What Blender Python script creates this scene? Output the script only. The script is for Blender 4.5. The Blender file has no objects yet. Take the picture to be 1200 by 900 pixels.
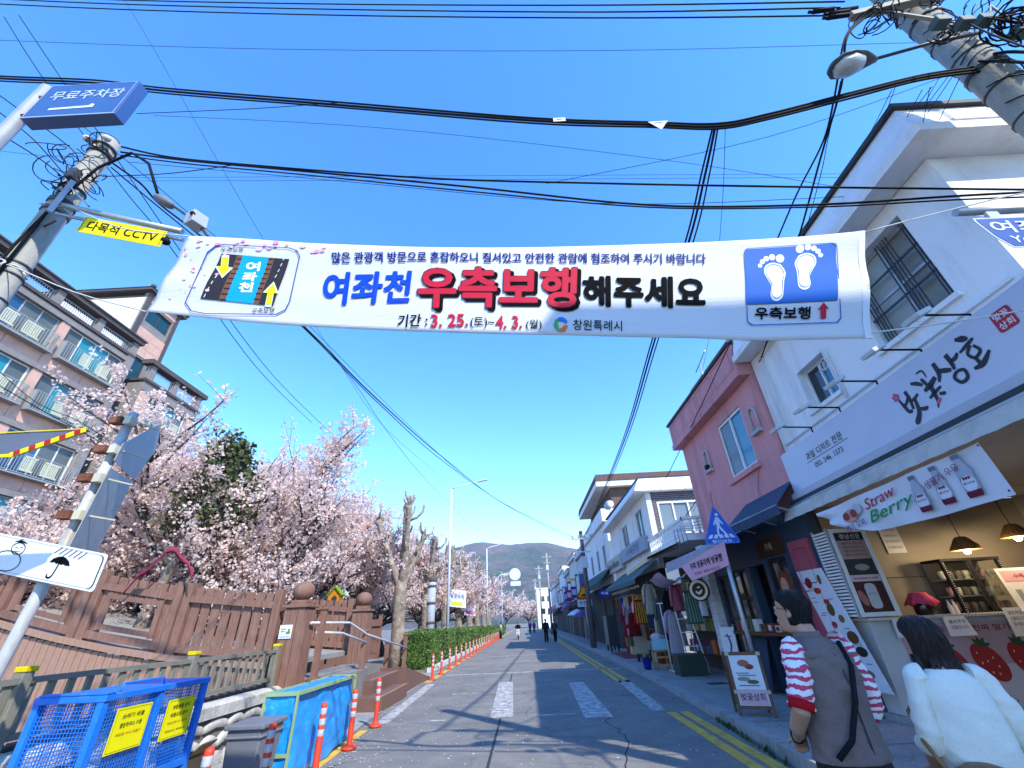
import bpy, bmesh, math, random
from mathutils import Vector, Matrix, noise
R = math.radians
V = Vector
random.seed(7)
scn = bpy.context.scene
col = scn.collection

# ---------------------------------------------------------------- camera, sky, sun, exposure
cam_d = bpy.data.cameras.new('camera')
cam = bpy.data.objects.new('camera', cam_d); col.objects.link(cam)
cam_d.sensor_width = 36.0
cam_d.lens = 36.0 * 486.9 / 1200.0
cam_d.clip_start = 0.05
cam_d.clip_end = 6000
_m = Matrix(((0.99865184, 0.05134912, 0.00760049), (0.03209150, -0.49565762, -0.86792491), (-0.04079994, 0.86699872, -0.49663727)))
cam.matrix_world = Matrix.Translation((0, 0, 1.62)) @ _m.to_4x4()
scn.camera = cam

SUN_DIR = V((4.8, -5.8, 7.05)).normalized()          # from the scene towards the sun
world = bpy.data.worlds.new('World'); scn.world = world
world.use_nodes = True
wn = world.node_tree; wn.nodes.clear()
sky = wn.nodes.new('ShaderNodeTexSky'); sky.sky_type = 'NISHITA'; sky.sun_disc = False
sky.sun_elevation = math.asin(SUN_DIR.z)
sky.sun_rotation = math.atan2(SUN_DIR.x, SUN_DIR.y)
sky.air_density = 1.1; sky.dust_density = 0.0; sky.ozone_density = 5.5; sky.altitude = 0
hs = wn.nodes.new('ShaderNodeHueSaturation'); hs.inputs['Saturation'].default_value = 1.23; hs.inputs['Hue'].default_value = .508; hs.inputs['Value'].default_value = 1.0
bg = wn.nodes.new('ShaderNodeBackground'); bg.inputs['Strength'].default_value = 0.15
wo = wn.nodes.new('ShaderNodeOutputWorld')
wn.links.new(sky.outputs[0], hs.inputs['Color']); wn.links.new(hs.outputs[0], bg.inputs[0]); wn.links.new(bg.outputs[0], wo.inputs[0])
sun_d = bpy.data.lights.new('sun', 'SUN'); sun_d.energy = 2.0; sun_d.angle = R(0.5); sun_d.color = (1.0, 0.95, 0.86)
sun = bpy.data.objects.new('sun', sun_d); col.objects.link(sun)
sun.rotation_euler = SUN_DIR.to_track_quat('Z', 'Y').to_euler()
sun.location = (30, -40, 60)
scn.view_settings.view_transform = 'Standard'; scn.view_settings.look = 'None'
scn.view_settings.gamma = 1.0; scn.view_settings.exposure = 1.86; scn.view_settings.use_curve_mapping = False

# ---------------------------------------------------------------- materials
def lin(h):
    h = h.lstrip('#')
    f = lambda v: v / 12.92 if v <= .04045 else ((v + .055) / 1.055) ** 2.4
    return tuple(f(int(h[i:i + 2], 16) / 255) for i in (0, 2, 4))
def mat(name, c, rough=.7, var=.12, scale=6., bump=0., bscale=60., metal=0., spec=.4, emit=0., trans=0., stain=None, stain_scale=1.5, stain_lo=.5, stain_hi=.7, grain=None, subsurf=0., wave=None):
    m = bpy.data.materials.new(name); m.use_nodes = True
    nt = m.node_tree; b = nt.nodes['Principled BSDF']
    if isinstance(c, str): c = lin(c)
    b.inputs['Roughness'].default_value = rough; b.inputs['Metallic'].default_value = metal
    b.inputs['Specular IOR Level'].default_value = spec
    tc = nt.nodes.new('ShaderNodeTexCoord'); out = None
    L = nt.links.new
    vec = tc.outputs['Object']
    if grain:
        mp = nt.nodes.new('ShaderNodeMapping'); mp.inputs['Scale'].default_value = grain; L(vec, mp.inputs[0]); gvec = mp.outputs[0]
    else: gvec = vec
    if var:
        n = nt.nodes.new('ShaderNodeTexNoise'); n.inputs['Scale'].default_value = scale; n.inputs['Detail'].default_value = 6; n.inputs['Roughness'].default_value = .65
        L(gvec, n.inputs['Vector'])
        mr = nt.nodes.new('ShaderNodeMapRange'); mr.inputs[1].default_value = .3; mr.inputs[2].default_value = .7; mr.inputs[3].default_value = 1 - var; mr.inputs[4].default_value = 1 + var
        L(n.outputs[0], mr.inputs[0])
        mx = nt.nodes.new('ShaderNodeVectorMath'); mx.operation = 'SCALE'; mx.inputs[0].default_value = c
        L(mr.outputs[0], mx.inputs['Scale']); out = mx.outputs[0]
    if stain:
        sc = lin(stain) if isinstance(stain, str) else stain
        n2 = nt.nodes.new('ShaderNodeTexNoise'); n2.inputs['Scale'].default_value = stain_scale; n2.inputs['Detail'].default_value = 8; n2.inputs['Roughness'].default_value = .7
        L(gvec, n2.inputs['Vector'])
        mr2 = nt.nodes.new('ShaderNodeMapRange'); mr2.inputs[1].default_value = stain_lo; mr2.inputs[2].default_value = stain_hi; L(n2.outputs[0], mr2.inputs[0])
        mm = nt.nodes.new('ShaderNodeMix'); mm.data_type = 'RGBA'; L(mr2.outputs[0], mm.inputs[0])
        if out: L(out, mm.inputs[6])
        else: mm.inputs[6].default_value = (*c, 1)
        mm.inputs[7].default_value = (*sc, 1); out = mm.outputs[2]
    if out: L(out, b.inputs['Base Color'])
    else: b.inputs['Base Color'].default_value = (*c, 1)
    if bump:
        n3 = nt.nodes.new('ShaderNodeTexNoise'); n3.inputs['Scale'].default_value = bscale; n3.inputs['Detail'].default_value = 5
        L(gvec, n3.inputs['Vector'])
        bp = nt.nodes.new('ShaderNodeBump'); bp.inputs['Strength'].default_value = bump; bp.inputs['Distance'].default_value = .02
        L(n3.outputs[0], bp.inputs['Height']); L(bp.outputs[0], b.inputs['Normal'])
    if emit:
        b.inputs['Emission Color'].default_value = (*c, 1); b.inputs['Emission Strength'].default_value = emit
    if trans: b.inputs['Transmission Weight'].default_value = trans
    if subsurf:
        b.inputs['Subsurface Weight'].default_value = subsurf; b.inputs['Subsurface Radius'].default_value = (.02, .008, .004)
    return m
_mc = {}
def flat(h, rough=.6, **k):
    key = (h, rough, tuple(sorted(k.items())))
    if key not in _mc: k.setdefault('spec', .10); _mc[key] = mat('paint_' + h.strip('#'), h, rough, var=k.pop('var', .05), **k)
    return _mc[key]

# ---------------------------------------------------------------- mesh builder
class MB:
    def __init__(s): s.v = []; s.f = []; s.sm = []
    def add(s, vs, fs, smooth=False):
        o = len(s.v); s.v.extend([V(p) for p in vs]); s.f.extend([tuple(i + o for i in f) for f in fs]); s.sm.extend([smooth] * len(fs)); return s
    def obox(s, c, a, b, d):
        c, a, b, d = V(c), V(a), V(b), V(d)
        if a.cross(b).dot(d) < 0: a = -a
        vs = [c + i * a + j * b + k * d for k in (-1, 1) for j in (-1, 1) for i in (-1, 1)]
        return s.add(vs, [(0, 2, 3, 1), (4, 5, 7, 6), (0, 1, 5, 4), (2, 6, 7, 3), (0, 4, 6, 2), (1, 3, 7, 5)])
    def box(s, x0, x1, y0, y1, z0, z1):
        return s.obox(((x0 + x1) / 2, (y0 + y1) / 2, (z0 + z1) / 2), ((x1 - x0) / 2, 0, 0), (0, (y1 - y0) / 2, 0), (0, 0, (z1 - z0) / 2))
    def beam(s, p, q, w, h, up=(0, 0, 1)):
        p, q = V(p), V(q); d = q - p; u = V(up)
        sd = d.cross(u)
        if sd.length < 1e-5: sd = d.cross(V((1, 0, 0)))
        sd.normalize(); u = sd.cross(d).normalized()
        return s.obox((p + q) / 2, d / 2, sd * w / 2, u * h / 2)
    def tube(s, pts, r, n=8, cap=True, smooth=True, closed=False):
        pts = [V(p) for p in pts]; m = len(pts)
        rs = r if isinstance(r, (list, tuple)) else [r] * m
        vs = []; ref = None
        for i, p in enumerate(pts):
            if closed: t = pts[(i + 1) % m] - pts[i - 1]
            else: t = pts[min(i + 1, m - 1)] - pts[max(i - 1, 0)]
            if t.length < 1e-9: t = V((0, 0, 1))
            t.normalize()
            if ref is None:
                ref = t.cross(V((0, 0, 1)))
                if ref.length < .05: ref = t.cross(V((1, 0, 0)))
            ref = ref - t * ref.dot(t)
            if ref.length < 1e-6: ref = t.orthogonal()
            ref.normalize(); bi = t.cross(ref)
            for k in range(n):
                a = 2 * math.pi * k / n; vs.append(p + (ref * math.cos(a) + bi * math.sin(a)) * rs[i])
        fs = []
        for i in range(m if closed else m - 1):
            j = (i + 1) % m
            for k in range(n): fs.append((i * n + k, i * n + (k + 1) % n, j * n + (k + 1) % n, j * n + k))
        s.add(vs, fs, smooth)
        if cap and not closed:
            o = len(s.v) - len(vs)
            s.f.append(tuple(o + k for k in reversed(range(n)))); s.f.append(tuple(o + (m - 1) * n + k for k in range(n))); s.sm += [False, False]
        return s
    def cyl(s, p, q, r, n=12, r2=None): return s.tube([p, q], [r, r if r2 is None else r2], n)
    def lathe(s, c, prof, n=16, smooth=True):
        c = V(c); vs = []; fs = []; m = len(prof)
        for r, z in prof:
            for k in range(n):
                a = 2 * math.pi * k / n; vs.append(c + V((r * math.cos(a), r * math.sin(a), z)))
        for i in range(m - 1):
            for k in range(n): fs.append((i * n + k, i * n + (k + 1) % n, (i + 1) * n + (k + 1) % n, (i + 1) * n + k))
        s.add(vs, fs, smooth); o = len(s.v) - len(vs)
        s.f.append(tuple(o + k for k in reversed(range(n)))); s.f.append(tuple(o + (m - 1) * n + k for k in range(n))); s.sm += [False, False]
        return s
    def ball(s, c, rx, ry=None, rz=None, n=14, m=9):
        ry = rx if ry is None else ry; rz = rx if rz is None else rz; c = V(c)
        vs = [c - V((0, 0, rz))]; fs = []
        for i in range(1, m):
            t = math.pi * i / m - math.pi / 2
            for k in range(n):
                a = 2 * math.pi * k / n; vs.append(c + V((rx * math.cos(t) * math.cos(a), ry * math.cos(t) * math.sin(a), rz * math.sin(t))))
        vs.append(c + V((0, 0, rz)))
        for k in range(n): fs.append((0, 1 + (k + 1) % n, 1 + k))
        for i in range(m - 2):
            for k in range(n): fs.append((1 + i * n + k, 1 + i * n + (k + 1) % n, 1 + (i + 1) * n + (k + 1) % n, 1 + (i + 1) * n + k))
        o = 1 + (m - 2) * n
        for k in range(n): fs.append((len(vs) - 1, o + k, o + (k + 1) % n))
        return s.add(vs, fs, True)
    def poly(s, pts): return s.add(pts, [tuple(range(len(pts)))])
    def prism(s, pts, ext):
        pts = [V(p) for p in pts]; ext = V(ext); n = len(pts)
        nrm = V((0, 0, 0))
        for i in range(n): nrm += pts[i].cross(pts[(i + 1) % n])
        if nrm.dot(ext) < 0: pts = pts[::-1]
        return s.add(pts + [p + ext for p in pts], [tuple(reversed(range(n))), tuple(range(n, 2 * n))] + [(i, (i + 1) % n, n + (i + 1) % n, n + i) for i in range(n)])
    def loft(s, rings, cap=True, smooth=True):
        n = len(rings[0]); vs = [V(p) for r in rings for p in r]; fs = []
        for i in range(len(rings) - 1):
            for k in range(n): fs.append((i * n + k, i * n + (k + 1) % n, (i + 1) * n + (k + 1) % n, (i + 1) * n + k))
        s.add(vs, fs, smooth); o = len(s.v) - len(vs); m = len(rings)
        if cap:
            s.f.append(tuple(o + k for k in reversed(range(n)))); s.f.append(tuple(o + (m - 1) * n + k for k in range(n))); s.sm += [smooth, smooth]
        return s
    def mesh(s, name, m=None, off=V((0, 0, 0))):
        me = bpy.data.meshes.new(name)
        me.from_pydata([tuple(p - off) for p in s.v], [], s.f)
        me.polygons.foreach_set('use_smooth', s.sm)
        if m: me.materials.append(m)
        me.update(); return me

ORI = {}
def thing(name, label, cat, loc=(0, 0, 0), group=None, kind=None):
    o = bpy.data.objects.new(name, None); col.objects.link(o); o.location = loc; o.empty_display_size = .2
    if label: o['label'] = label
    if cat: o['category'] = cat
    if group: o['group'] = group
    if kind: o['kind'] = kind
    ORI[o] = V(loc); return o
def part(name, mb, m, parent=None, label=None, kind=None, bevel=0, **top):
    off = V((0, 0, 0)); q = parent
    if parent is not None: off = ORI[parent]
    me = mb if isinstance(mb, bpy.types.Mesh) else mb.mesh(name, m, off)
    o = bpy.data.objects.new(name, me); col.objects.link(o); ORI[o] = off
    if parent is not None: o.parent = parent
    if label: o['label'] = label
    if kind: o['kind'] = kind
    for k, v in top.items():
        if v: o[k] = v
    if bevel:
        bv = o.modifiers.new('bevel', 'BEVEL'); bv.width = bevel; bv.segments = 2; bv.limit_method = 'ANGLE'; bv.angle_limit = R(40)
    return o
def solo(name, mb, m, label, cat, group=None, **k): return part(name, mb, m, None, label=label, category=cat, group=group, **k)
def kids(o): return [c for c in list(col.objects) if c.parent == o]
def tree_map():
    d = {}
    for c in col.objects:
        if c.parent: d.setdefault(c.parent, []).append(c)
    return d
def copies(root, places, labels=None, group=None):
    d = tree_map(); out = []
    def rec(o, par):
        c = o.copy(); col.objects.link(c); c.parent = par
        for ch in d.get(o, []): rec(ch, c)
        return c
    for i, (loc, rz, sc) in enumerate(places):
        c = root if i == 0 else rec(root, None)
        c.location = loc; c.rotation_euler = (0, 0, rz); c.scale = (sc, sc, sc)
        if labels: c['label'] = labels[i]
        if group: c['group'] = group
        out.append(c)
    return out
def bx(*a): return MB().box(*a)

# a plane given by an origin and unit vectors (u right, v up, n towards the viewer)
class F:
    def __init__(s, o, u, v=(0, 0, 1)):
        s.o = V(o); s.u = V(u).normalized(); s.v = V(v).normalized(); s.n = s.u.cross(s.v)
    def p(s, a, b, d=0): return s.o + s.u * a + s.v * b + s.n * d
    def slab(s, mb, a0, a1, b0, b1, d0, d1):
        return mb.obox(s.p((a0 + a1) / 2, (b0 + b1) / 2, (d0 + d1) / 2), s.u * (a1 - a0) / 2, s.v * (b1 - b0) / 2, s.n * (d1 - d0) / 2)
    def poly(s, mb, pts, d): return mb.poly([s.p(a, b, d) for a, b in pts])
    def prism(s, mb, pts, d0, d1): return mb.prism([s.p(a, b, d0) for a, b in pts], s.n * (d1 - d0))
# wall facing -X (right side of the street): u runs towards the camera
def FX(x, y=0, z=0): return F((x, y, z), (0, -1, 0))
def FY(y, x=0, z=0): return F((x, y, z), (1, 0, 0))
def FL(x, y=0, z=0): return F((x, y, z), (0, 1, 0))     # faces +X

_tx = {}
def text_mesh(s, bold=0., shear=0., res=3):
    k = (s, bold, shear)
    if k in _tx: return _tx[k]
    cu = bpy.data.curves.new('lettering', 'FONT'); cu.body = s; cu.offset = bold; cu.shear = shear; cu.resolution_u = res; cu.space_character = 1.02
    cu.fill_mode = 'FRONT'
    o = bpy.data.objects.new('lettering', cu)
    me = bpy.data.meshes.new_from_object(o)
    bpy.data.objects.remove(o)
    vs = [v.co.copy() for v in me.vertices]; fs = [tuple(p.vertices) for p in me.polygons]
    bpy.data.meshes.remove(me)
    xs = [v.x for v in vs]; ys = [v.y for v in vs]
    cx, cy = (min(xs) + max(xs)) / 2, (min(ys) + max(ys)) / 2; w, h = max(xs) - min(xs), max(ys) - min(ys)
    r = ([((v.x - cx) / w, (v.y - cy) / h) for v in vs], fs, w / h)
    _tx[k] = r; return r
def text(s, fr, a, b, h, m, parent, w=None, d=.004, bold=.012, rot=0., name='lettering', shear=0., mapf=None, mb=None):
    vs, fs, asp = text_mesh(s, bold, shear)
    W = w or h * asp; ca, sa = math.cos(rot), math.sin(rot)
    pts = []
    for x, y in vs:
        x, y = x * W, y * h
        pts.append(fr.p(a + x * ca - y * sa, b + x * sa + y * ca, d))
    own = mb is None
    if own: mb = MB()
    mb.add(pts, fs)
    return part(name, mb, m, parent) if own else mb
def ribbon(pts, w0, n=6):
    """tapered brush stroke as a 2d polygon strip list of quads; pts = [(a,b,width)]"""
    L, Rr = [], []
    for i, (a, b, w) in enumerate(pts):
        p0 = pts[max(i - 1, 0)]; p1 = pts[min(i + 1, len(pts) - 1)]
        dx, dy = p1[0] - p0[0], p1[1] - p0[1]; l = math.hypot(dx, dy) or 1
        nx, ny = -dy / l * w * w0, dx / l * w * w0
        L.append((a + nx, b + ny)); Rr.append((a - nx, b - ny))
    return L, Rr
def smooth2(pts, k=4):
    out = []
    for i in range(len(pts) - 1):
        p0, p1, p2, p3 = pts[max(i - 1, 0)], pts[i], pts[i + 1], pts[min(i + 2, len(pts) - 1)]
        for j in range(k):
            t = j / k
            out.append(tuple(.5 * (2 * p1[c] + (p2[c] - p0[c]) * t + (2 * p0[c] - 5 * p1[c] + 4 * p2[c] - p3[c]) * t * t + (3 * p1[c] - p0[c] - 3 * p2[c] + p3[c]) * t ** 3) for c in range(len(p1))))
    out.append(tuple(pts[-1])); return out
def strokes(mb, fr, ss, d, k=5):
    for st in ss:
        L, Rr = ribbon(smooth2(st, k), 1)
        for i in range(len(L) - 1): mb.poly([fr.p(*Rr[i], d), fr.p(*Rr[i + 1], d), fr.p(*L[i + 1], d), fr.p(*L[i], d)])
    return mb
def ell(a, b, ra, rb, n=20, rot=0):
    ca, sa = math.cos(rot), math.sin(rot)
    return [(a + ra * math.cos(2 * math.pi * k / n) * ca - rb * math.sin(2 * math.pi * k / n) * sa, b + ra * math.cos(2 * math.pi * k / n) * sa + rb * math.sin(2 * math.pi * k / n) * ca) for k in range(n)]
def ring2(mb, fr, pts, w, d):
    """outline of a closed 2d polygon as thin quads"""
    n = len(pts); cx = sum(p[0] for p in pts) / n; cy = sum(p[1] for p in pts) / n
    inn = []
    for a, b in pts:
        l = math.hypot(a - cx, b - cy) or 1; inn.append((a - (a - cx) / l * w, b - (b - cy) / l * w))
    for i in range(n):
        j = (i + 1) % n; mb.poly([fr.p(*pts[i], d), fr.p(*pts[j], d), fr.p(*inn[j], d), fr.p(*inn[i], d)])
    return mb
def rrect(a0, a1, b0, b1, r, n=4):
    out = []
    for cx, cy, s in ((a1 - r, b1 - r, 0), (a0 + r, b1 - r, 90), (a0 + r, b0 + r, 180), (a1 - r, b0 + r, 270)):
        for k in range(n + 1):
            t = R(s + 90 * k / n); out.append((cx + r * math.cos(t), cy + r * math.sin(t)))
    return out
def wallgrid(mb, fr, a0, a1, b0, b1, t, holes=()):
    """a wall of thickness t behind the frame plane, with rectangular openings"""
    xs = sorted({a0, a1, *[h[0] for h in holes], *[h[1] for h in holes]}); zs = sorted({b0, b1, *[h[2] for h in holes], *[h[3] for h in holes]})
    for i in range(len(xs) - 1):
        for j in range(len(zs) - 1):
            ca, cb = (xs[i] + xs[i + 1]) / 2, (zs[j] + zs[j + 1]) / 2
            if any(h[0] < ca < h[1] and h[2] < cb < h[3] for h in holes): continue
            if xs[i] < a0 - 1e-6 or xs[i + 1] > a1 + 1e-6: continue
            fr.slab(mb, xs[i], xs[i + 1], zs[j], zs[j + 1], -t, 0)
    return mb
def window(parent, fr, a0, a1, b0, b1, fm, gm, cols=2, rows=1, d=-.12, fw=.05, name='window', depth=.06, gms=None, label=None):
    mb = MB()
    fr.slab(mb, a0, a1, b0, b0 + fw, d - depth, d); fr.slab(mb, a0, a1, b1 - fw, b1, d - depth, d)
    fr.slab(mb, a0, a0 + fw, b0 + fw, b1 - fw, d - depth, d); fr.slab(mb, a1 - fw, a1, b0 + fw, b1 - fw, d - depth, d)
    for c in range(1, cols):
        x = a0 + (a1 - a0) * c / cols; fr.slab(mb, x - fw * .45, x + fw * .45, b0 + fw, b1 - fw, d - depth, d - .004)
    for r in range(1, rows):
        z = b0 + (b1 - b0) * r / rows; fr.slab(mb, a0 + fw, a1 - fw, z - fw * .4, z + fw * .4, d - depth, d - .007)
    w = part(name, mb, fm, parent, label=label)
    for c in range(cols):
        for r in range(rows):
            p = MB(); x0 = a0 + fw * .5 + (a1 - a0 - fw) * c / cols; x1 = a0 + fw * .5 + (a1 - a0 - fw) * (c + 1) / cols
            z0 = b0 + fw * .5 + (b1 - b0 - fw) * r / rows; z1 = b0 + fw * .5 + (b1 - b0 - fw) * (r + 1) / rows
            dd = d - depth * (.45 if c % 2 == 0 else .7)
            fr.slab(p, x0, x1, z0, z1, dd - .008, dd)
            part('pane', p, (gms[(c + r * cols) % len(gms)] if gms else gm), w)
    return w
# ---------------------------------------------------------------- setting
asphalt = mat('asphalt', (.190, .182, .162), .9, .16, 2.2, .55, 90., stain=(.135, .133, .126), stain_scale=.7, stain_lo=.45, stain_hi=.68)
def add_cracks(m, scale=.55, width=.012, dark=.35, speck=True):
    nt = m.node_tree; b = nt.nodes['Principled BSDF']; src = b.inputs['Base Color'].links[0].from_socket
    tc = nt.nodes.new('ShaderNodeTexCoord'); L = nt.links.new
    nz = nt.nodes.new('ShaderNodeTexNoise'); nz.inputs['Scale'].default_value = 1.3; nz.inputs['Detail'].default_value = 4; L(tc.outputs['Object'], nz.inputs['Vector'])
    ad = nt.nodes.new('ShaderNodeMixRGB'); ad.blend_type = 'ADD'; ad.inputs[0].default_value = .9; L(tc.outputs['Object'], ad.inputs[1]); L(nz.outputs['Color'], ad.inputs[2])
    vo = nt.nodes.new('ShaderNodeTexVoronoi'); vo.feature = 'DISTANCE_TO_EDGE'; vo.inputs['Scale'].default_value = scale; L(ad.outputs[0], vo.inputs['Vector'])
    mr = nt.nodes.new('ShaderNodeMapRange'); mr.inputs[1].default_value = 0; mr.inputs[2].default_value = width; mr.inputs[3].default_value = dark; mr.inputs[4].default_value = 1; L(vo.outputs['Distance'], mr.inputs[0])
    mask = nt.nodes.new('ShaderNodeTexNoise'); mask.inputs['Scale'].default_value = .35; L(tc.outputs['Object'], mask.inputs['Vector'])
    mk = nt.nodes.new('ShaderNodeMapRange'); mk.inputs[1].default_value = .45; mk.inputs[2].default_value = .58; L(mask.outputs[0], mk.inputs[0])
    mx = nt.nodes.new('ShaderNodeMix'); mx.inputs[2].default_value = 1.0; L(mk.outputs[0], mx.inputs[0]); L(mr.outputs[0], mx.inputs[3])
    sc = nt.nodes.new('ShaderNodeVectorMath'); sc.operation = 'SCALE'; L(src, sc.inputs[0]); L(mx.outputs[0], sc.inputs['Scale'])
    last = sc.outputs[0]
    if speck:
        n2 = nt.nodes.new('ShaderNodeTexNoise'); n2.inputs['Scale'].default_value = 55; n2.inputs['Detail'].default_value = 3; L(tc.outputs['Object'], n2.inputs['Vector'])
        m2 = nt.nodes.new('ShaderNodeMapRange'); m2.inputs[1].default_value = .35; m2.inputs[2].default_value = .65; m2.inputs[3].default_value = .72; m2.inputs[4].default_value = 1.28; L(n2.outputs[0], m2.inputs[0])
        s2 = nt.nodes.new('ShaderNodeVectorMath'); s2.operation = 'SCALE'; L(last, s2.inputs[0]); L(m2.outputs[0], s2.inputs['Scale']); last = s2.outputs[0]
    L(last, b.inputs['Base Color'])
add_cracks(asphalt)
conc = mat('pavement_concrete', (.27, .265, .25), .9, .12, 3., .3, 70., stain=(.17, .165, .155), stain_scale=.9, stain_lo=.5, stain_hi=.75)
add_cracks(conc, .8, .008, .6, True)
kerbm = mat('kerb_granite', (.30, .295, .28), .85, .2, 14., .35, 80., stain=(.17, .165, .15), stain_scale=2.4)
soil = mat('soil', (.19, .165, .13), .95, .3, 1.2, .4, 20.)
yel = mat('yellow_road_paint', (.62, .36, .045), .75, .2, 5., .3, 80., stain=(.22, .16, .07), stain_scale=3.2, stain_lo=.5, stain_hi=.72)
wht = mat('worn_white_road_paint', (.50, .49, .45), .8, .2, 4., .3, 80., stain=(.165, .16, .15), stain_scale=7., stain_lo=.40, stain_hi=.60)

# one ground sheet out to the horizon
g = MB(); g.poly([(-2500, -300, -.02), (2500, -300, -.02), (2500, 4000, -.02), (-2500, 4000, -.02)])
part('ground', g, soil, kind='structure')
KR = [(2.95, -8), (3.05, 6.5), (3.22, 9.2), (3.45, 14), (3.58, 30), (3.7, 170)]     # right kerb line
LL = [(-2.7, -8), (-2.8, 7), (-3.05, 10.1), (-3.3, 16.6), (-3.35, 40), (-3.3, 170)]  # left yellow line
def xat(ln, y):
    for (x0, y0), (x1, y1) in zip(ln, ln[1:]):
        if y <= y1: return x0 + (x1 - x0) * (y - y0) / (y1 - y0)
    return ln[-1][0]
ys = [-8, 0, 3, 5, 7, 9.2, 12, 14, 17, 22, 30, 40, 60, 90, 130, 170]
g = MB(); road_pts = [(-4.7, y) for y in ys]
for y0, y1 in zip(ys, ys[1:]): g.poly([(-4.9, y0, 0), (xat(KR, y0) + .05, y0, 0), (xat(KR, y1) + .05, y1, 0), (-4.9, y1, 0)])
road = part('road', g, asphalt, kind='structure')
def paint(name, pts, m=None, z=.005): return part(name, MB().poly([(x, y, z) for x, y in pts]), m or wht, road)
def strip(name, ln, dx, w, y0, y1, m, z=.005):
    mb = MB(); n = max(2, int((y1 - y0) / 4))
    for i in range(n):
        a = y0 + (y1 - y0) * i / n; b = y0 + (y1 - y0) * (i + 1) / n
        xa, xb = xat(ln, a) + dx, xat(ln, b) + dx
        mb.poly([(xa, a, z), (xa + w, a, z), (xb + w, b, z), (xb, b, z)])
    return part(name, mb, m, road)
strip('yellow_line', LL, -.16, .15, -6, 9.7, yel); strip('yellow_line', LL, -.20, .2, 16.6, 120, yel)
strip('white_line', LL, -.02, .26, 10.2, 16.2, wht)
for d in (-.02, .23): strip('yellow_line', [(2.50, -8), (2.58, 10), (2.56, 170)], d, .17, -6, 10.1, yel); strip('yellow_line', [(2.50, -8), (2.56, 170)], d, .15, 14.6, 120, yel)
paint('crosswalk_stripe', [(-.83, 10.3), (-.37, 10.3), (-.55, 15.9), (-.98, 15.9)])
paint('crosswalk_stripe', [(.98, 9.9), (1.52, 9.9), (1.55, 15.0), (1.12, 15.0)])
paint('crosswalk_stripe', [(2.35, 10.3), (2.62, 10.3), (2.9, 15.0), (2.55, 15.0)])
paint('stop_line', [(-3.1, 18.5), (3.3, 18.3), (3.3, 18.55), (-3.1, 18.78)])
paint('white_mark', [(-2.1, 13.7), (-1.4, 13.7), (-1.4, 13.82), (-2.1, 13.82)]); paint('white_mark', [(-2.0, 10.2), (-1.7, 10.2), (-1.7, 10.33), (-2.0, 10.33)])
paint('white_mark', [(.1, 10.3), (.85, 10.3), (.85, 10.42), (.1, 10.42)])
paint('white_line', [(-2.9, 27.), (2.4, 27.3), (2.4, 27.5), (-2.9, 27.2)])
# patched trench and manhole
paint('asphalt_patch', [(-3.0, 22.2), (2.4, 23.1), (2.4, 24.6), (-3.0, 23.6)], mat('asphalt_patch', (.20, .19, .165), .9, .25, 3., .4, 80.), .0035)
paint('tar_seam', [(-.62, 3.), (-.58, 3.), (-.62, 18.2), (-.66, 18.2)], flat('#3a3b3c', .8), .0045)
cr = MB(); random.seed(4); xx = .95; yy = 3.2; pts = []
while yy < 10.4:
    pts.append((xx, yy)); xx += random.uniform(-.10, .11); yy += random.uniform(.15, .35)
for (a, b), (c, d) in zip(pts, pts[1:]): cr.poly([(a - .008, b, .0042), (a + .007, b, .0042), (c + .007, d, .0042), (c - .008, d, .0042)])
part('crack', cr, flat('#242424', .9), road)
# right pavement with its kerb stones
g = MB()
ys2 = [-8, 3, 6.5, 9.2, 12, 14, 18, 22, 30, 45, 70, 110, 170]
zz = lambda y: .14 if y < 9 else (.14 - .05 * min(1, (y - 9) / 2) if y < 16 else .10)
for y0, y1 in zip(ys2, ys2[1:]):
    x0, x1 = xat(KR, y0) + .2, xat(KR, y1) + .2
    g.poly([(x0, y0, zz(y0)), (9.5, y0, zz(y0)), (9.5, y1, zz(y1)), (x1, y1, zz(y1))])
pav = part('pavement', g, conc, kind='structure')
y = 1.0
while y < 60:
    l = 1.0 if y < 30 else 2.0; k = MB(); y1 = y + l - .015
    za, zb = zz(y) + .004, zz(y1) + .004; xa, xb = xat(KR, y), xat(KR, y1)
    k.add([(xa, y, -.01), (xa + .21, y, -.01), (xb + .21, y1, -.01), (xb, y1, -.01), (xa + .015, y, za), (xa + .21, y, za), (xb + .21, y1, zb), (xb + .015, y1, zb)], [(3, 2, 1, 0), (4, 5, 6, 7), (0, 1, 5, 4), (1, 2, 6, 5), (2, 3, 7, 6), (3, 0, 4, 7)])
    part('kerb_stone', k, kerbm, pav); y += l
# drain covers and paving joints on the pavement
for yy in [i * 1.5 + 5.2 for i in range(22)]:
    part('paving_joint', MB().poly([(xat(KR, yy) + .23, yy, zz(yy) + .004), (5.2, yy, zz(yy) + .004), (5.2, yy + .014, zz(yy) + .004), (xat(KR, yy) + .23, yy + .014, zz(yy) + .004)]), flat('#4a4a46', .9), pav)
for a, b in ((4.25, 10.9), (4.4, 12.6)): part('drain_cover', bx(a, a + .45, b, b + .35, .05, zz(b) + .006), flat('#3d4143', .6), pav)
part('weeds', (lambda mb: [mb.poly([(xat(KR, y) - .05 + random.uniform(-.04, .02), y, 0), (xat(KR, y) + random.uniform(-.06, .01), y + .05, 0), (xat(KR, y) - .03 + random.uniform(-.05, .03), y + .02, random.uniform(.03, .09))]) for y in [6.6 + i * .03 for i in range(90)]] and mb)(MB()), mat('weeds', (.07, .12, .03), .8), pav, kind='stuff')
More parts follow.
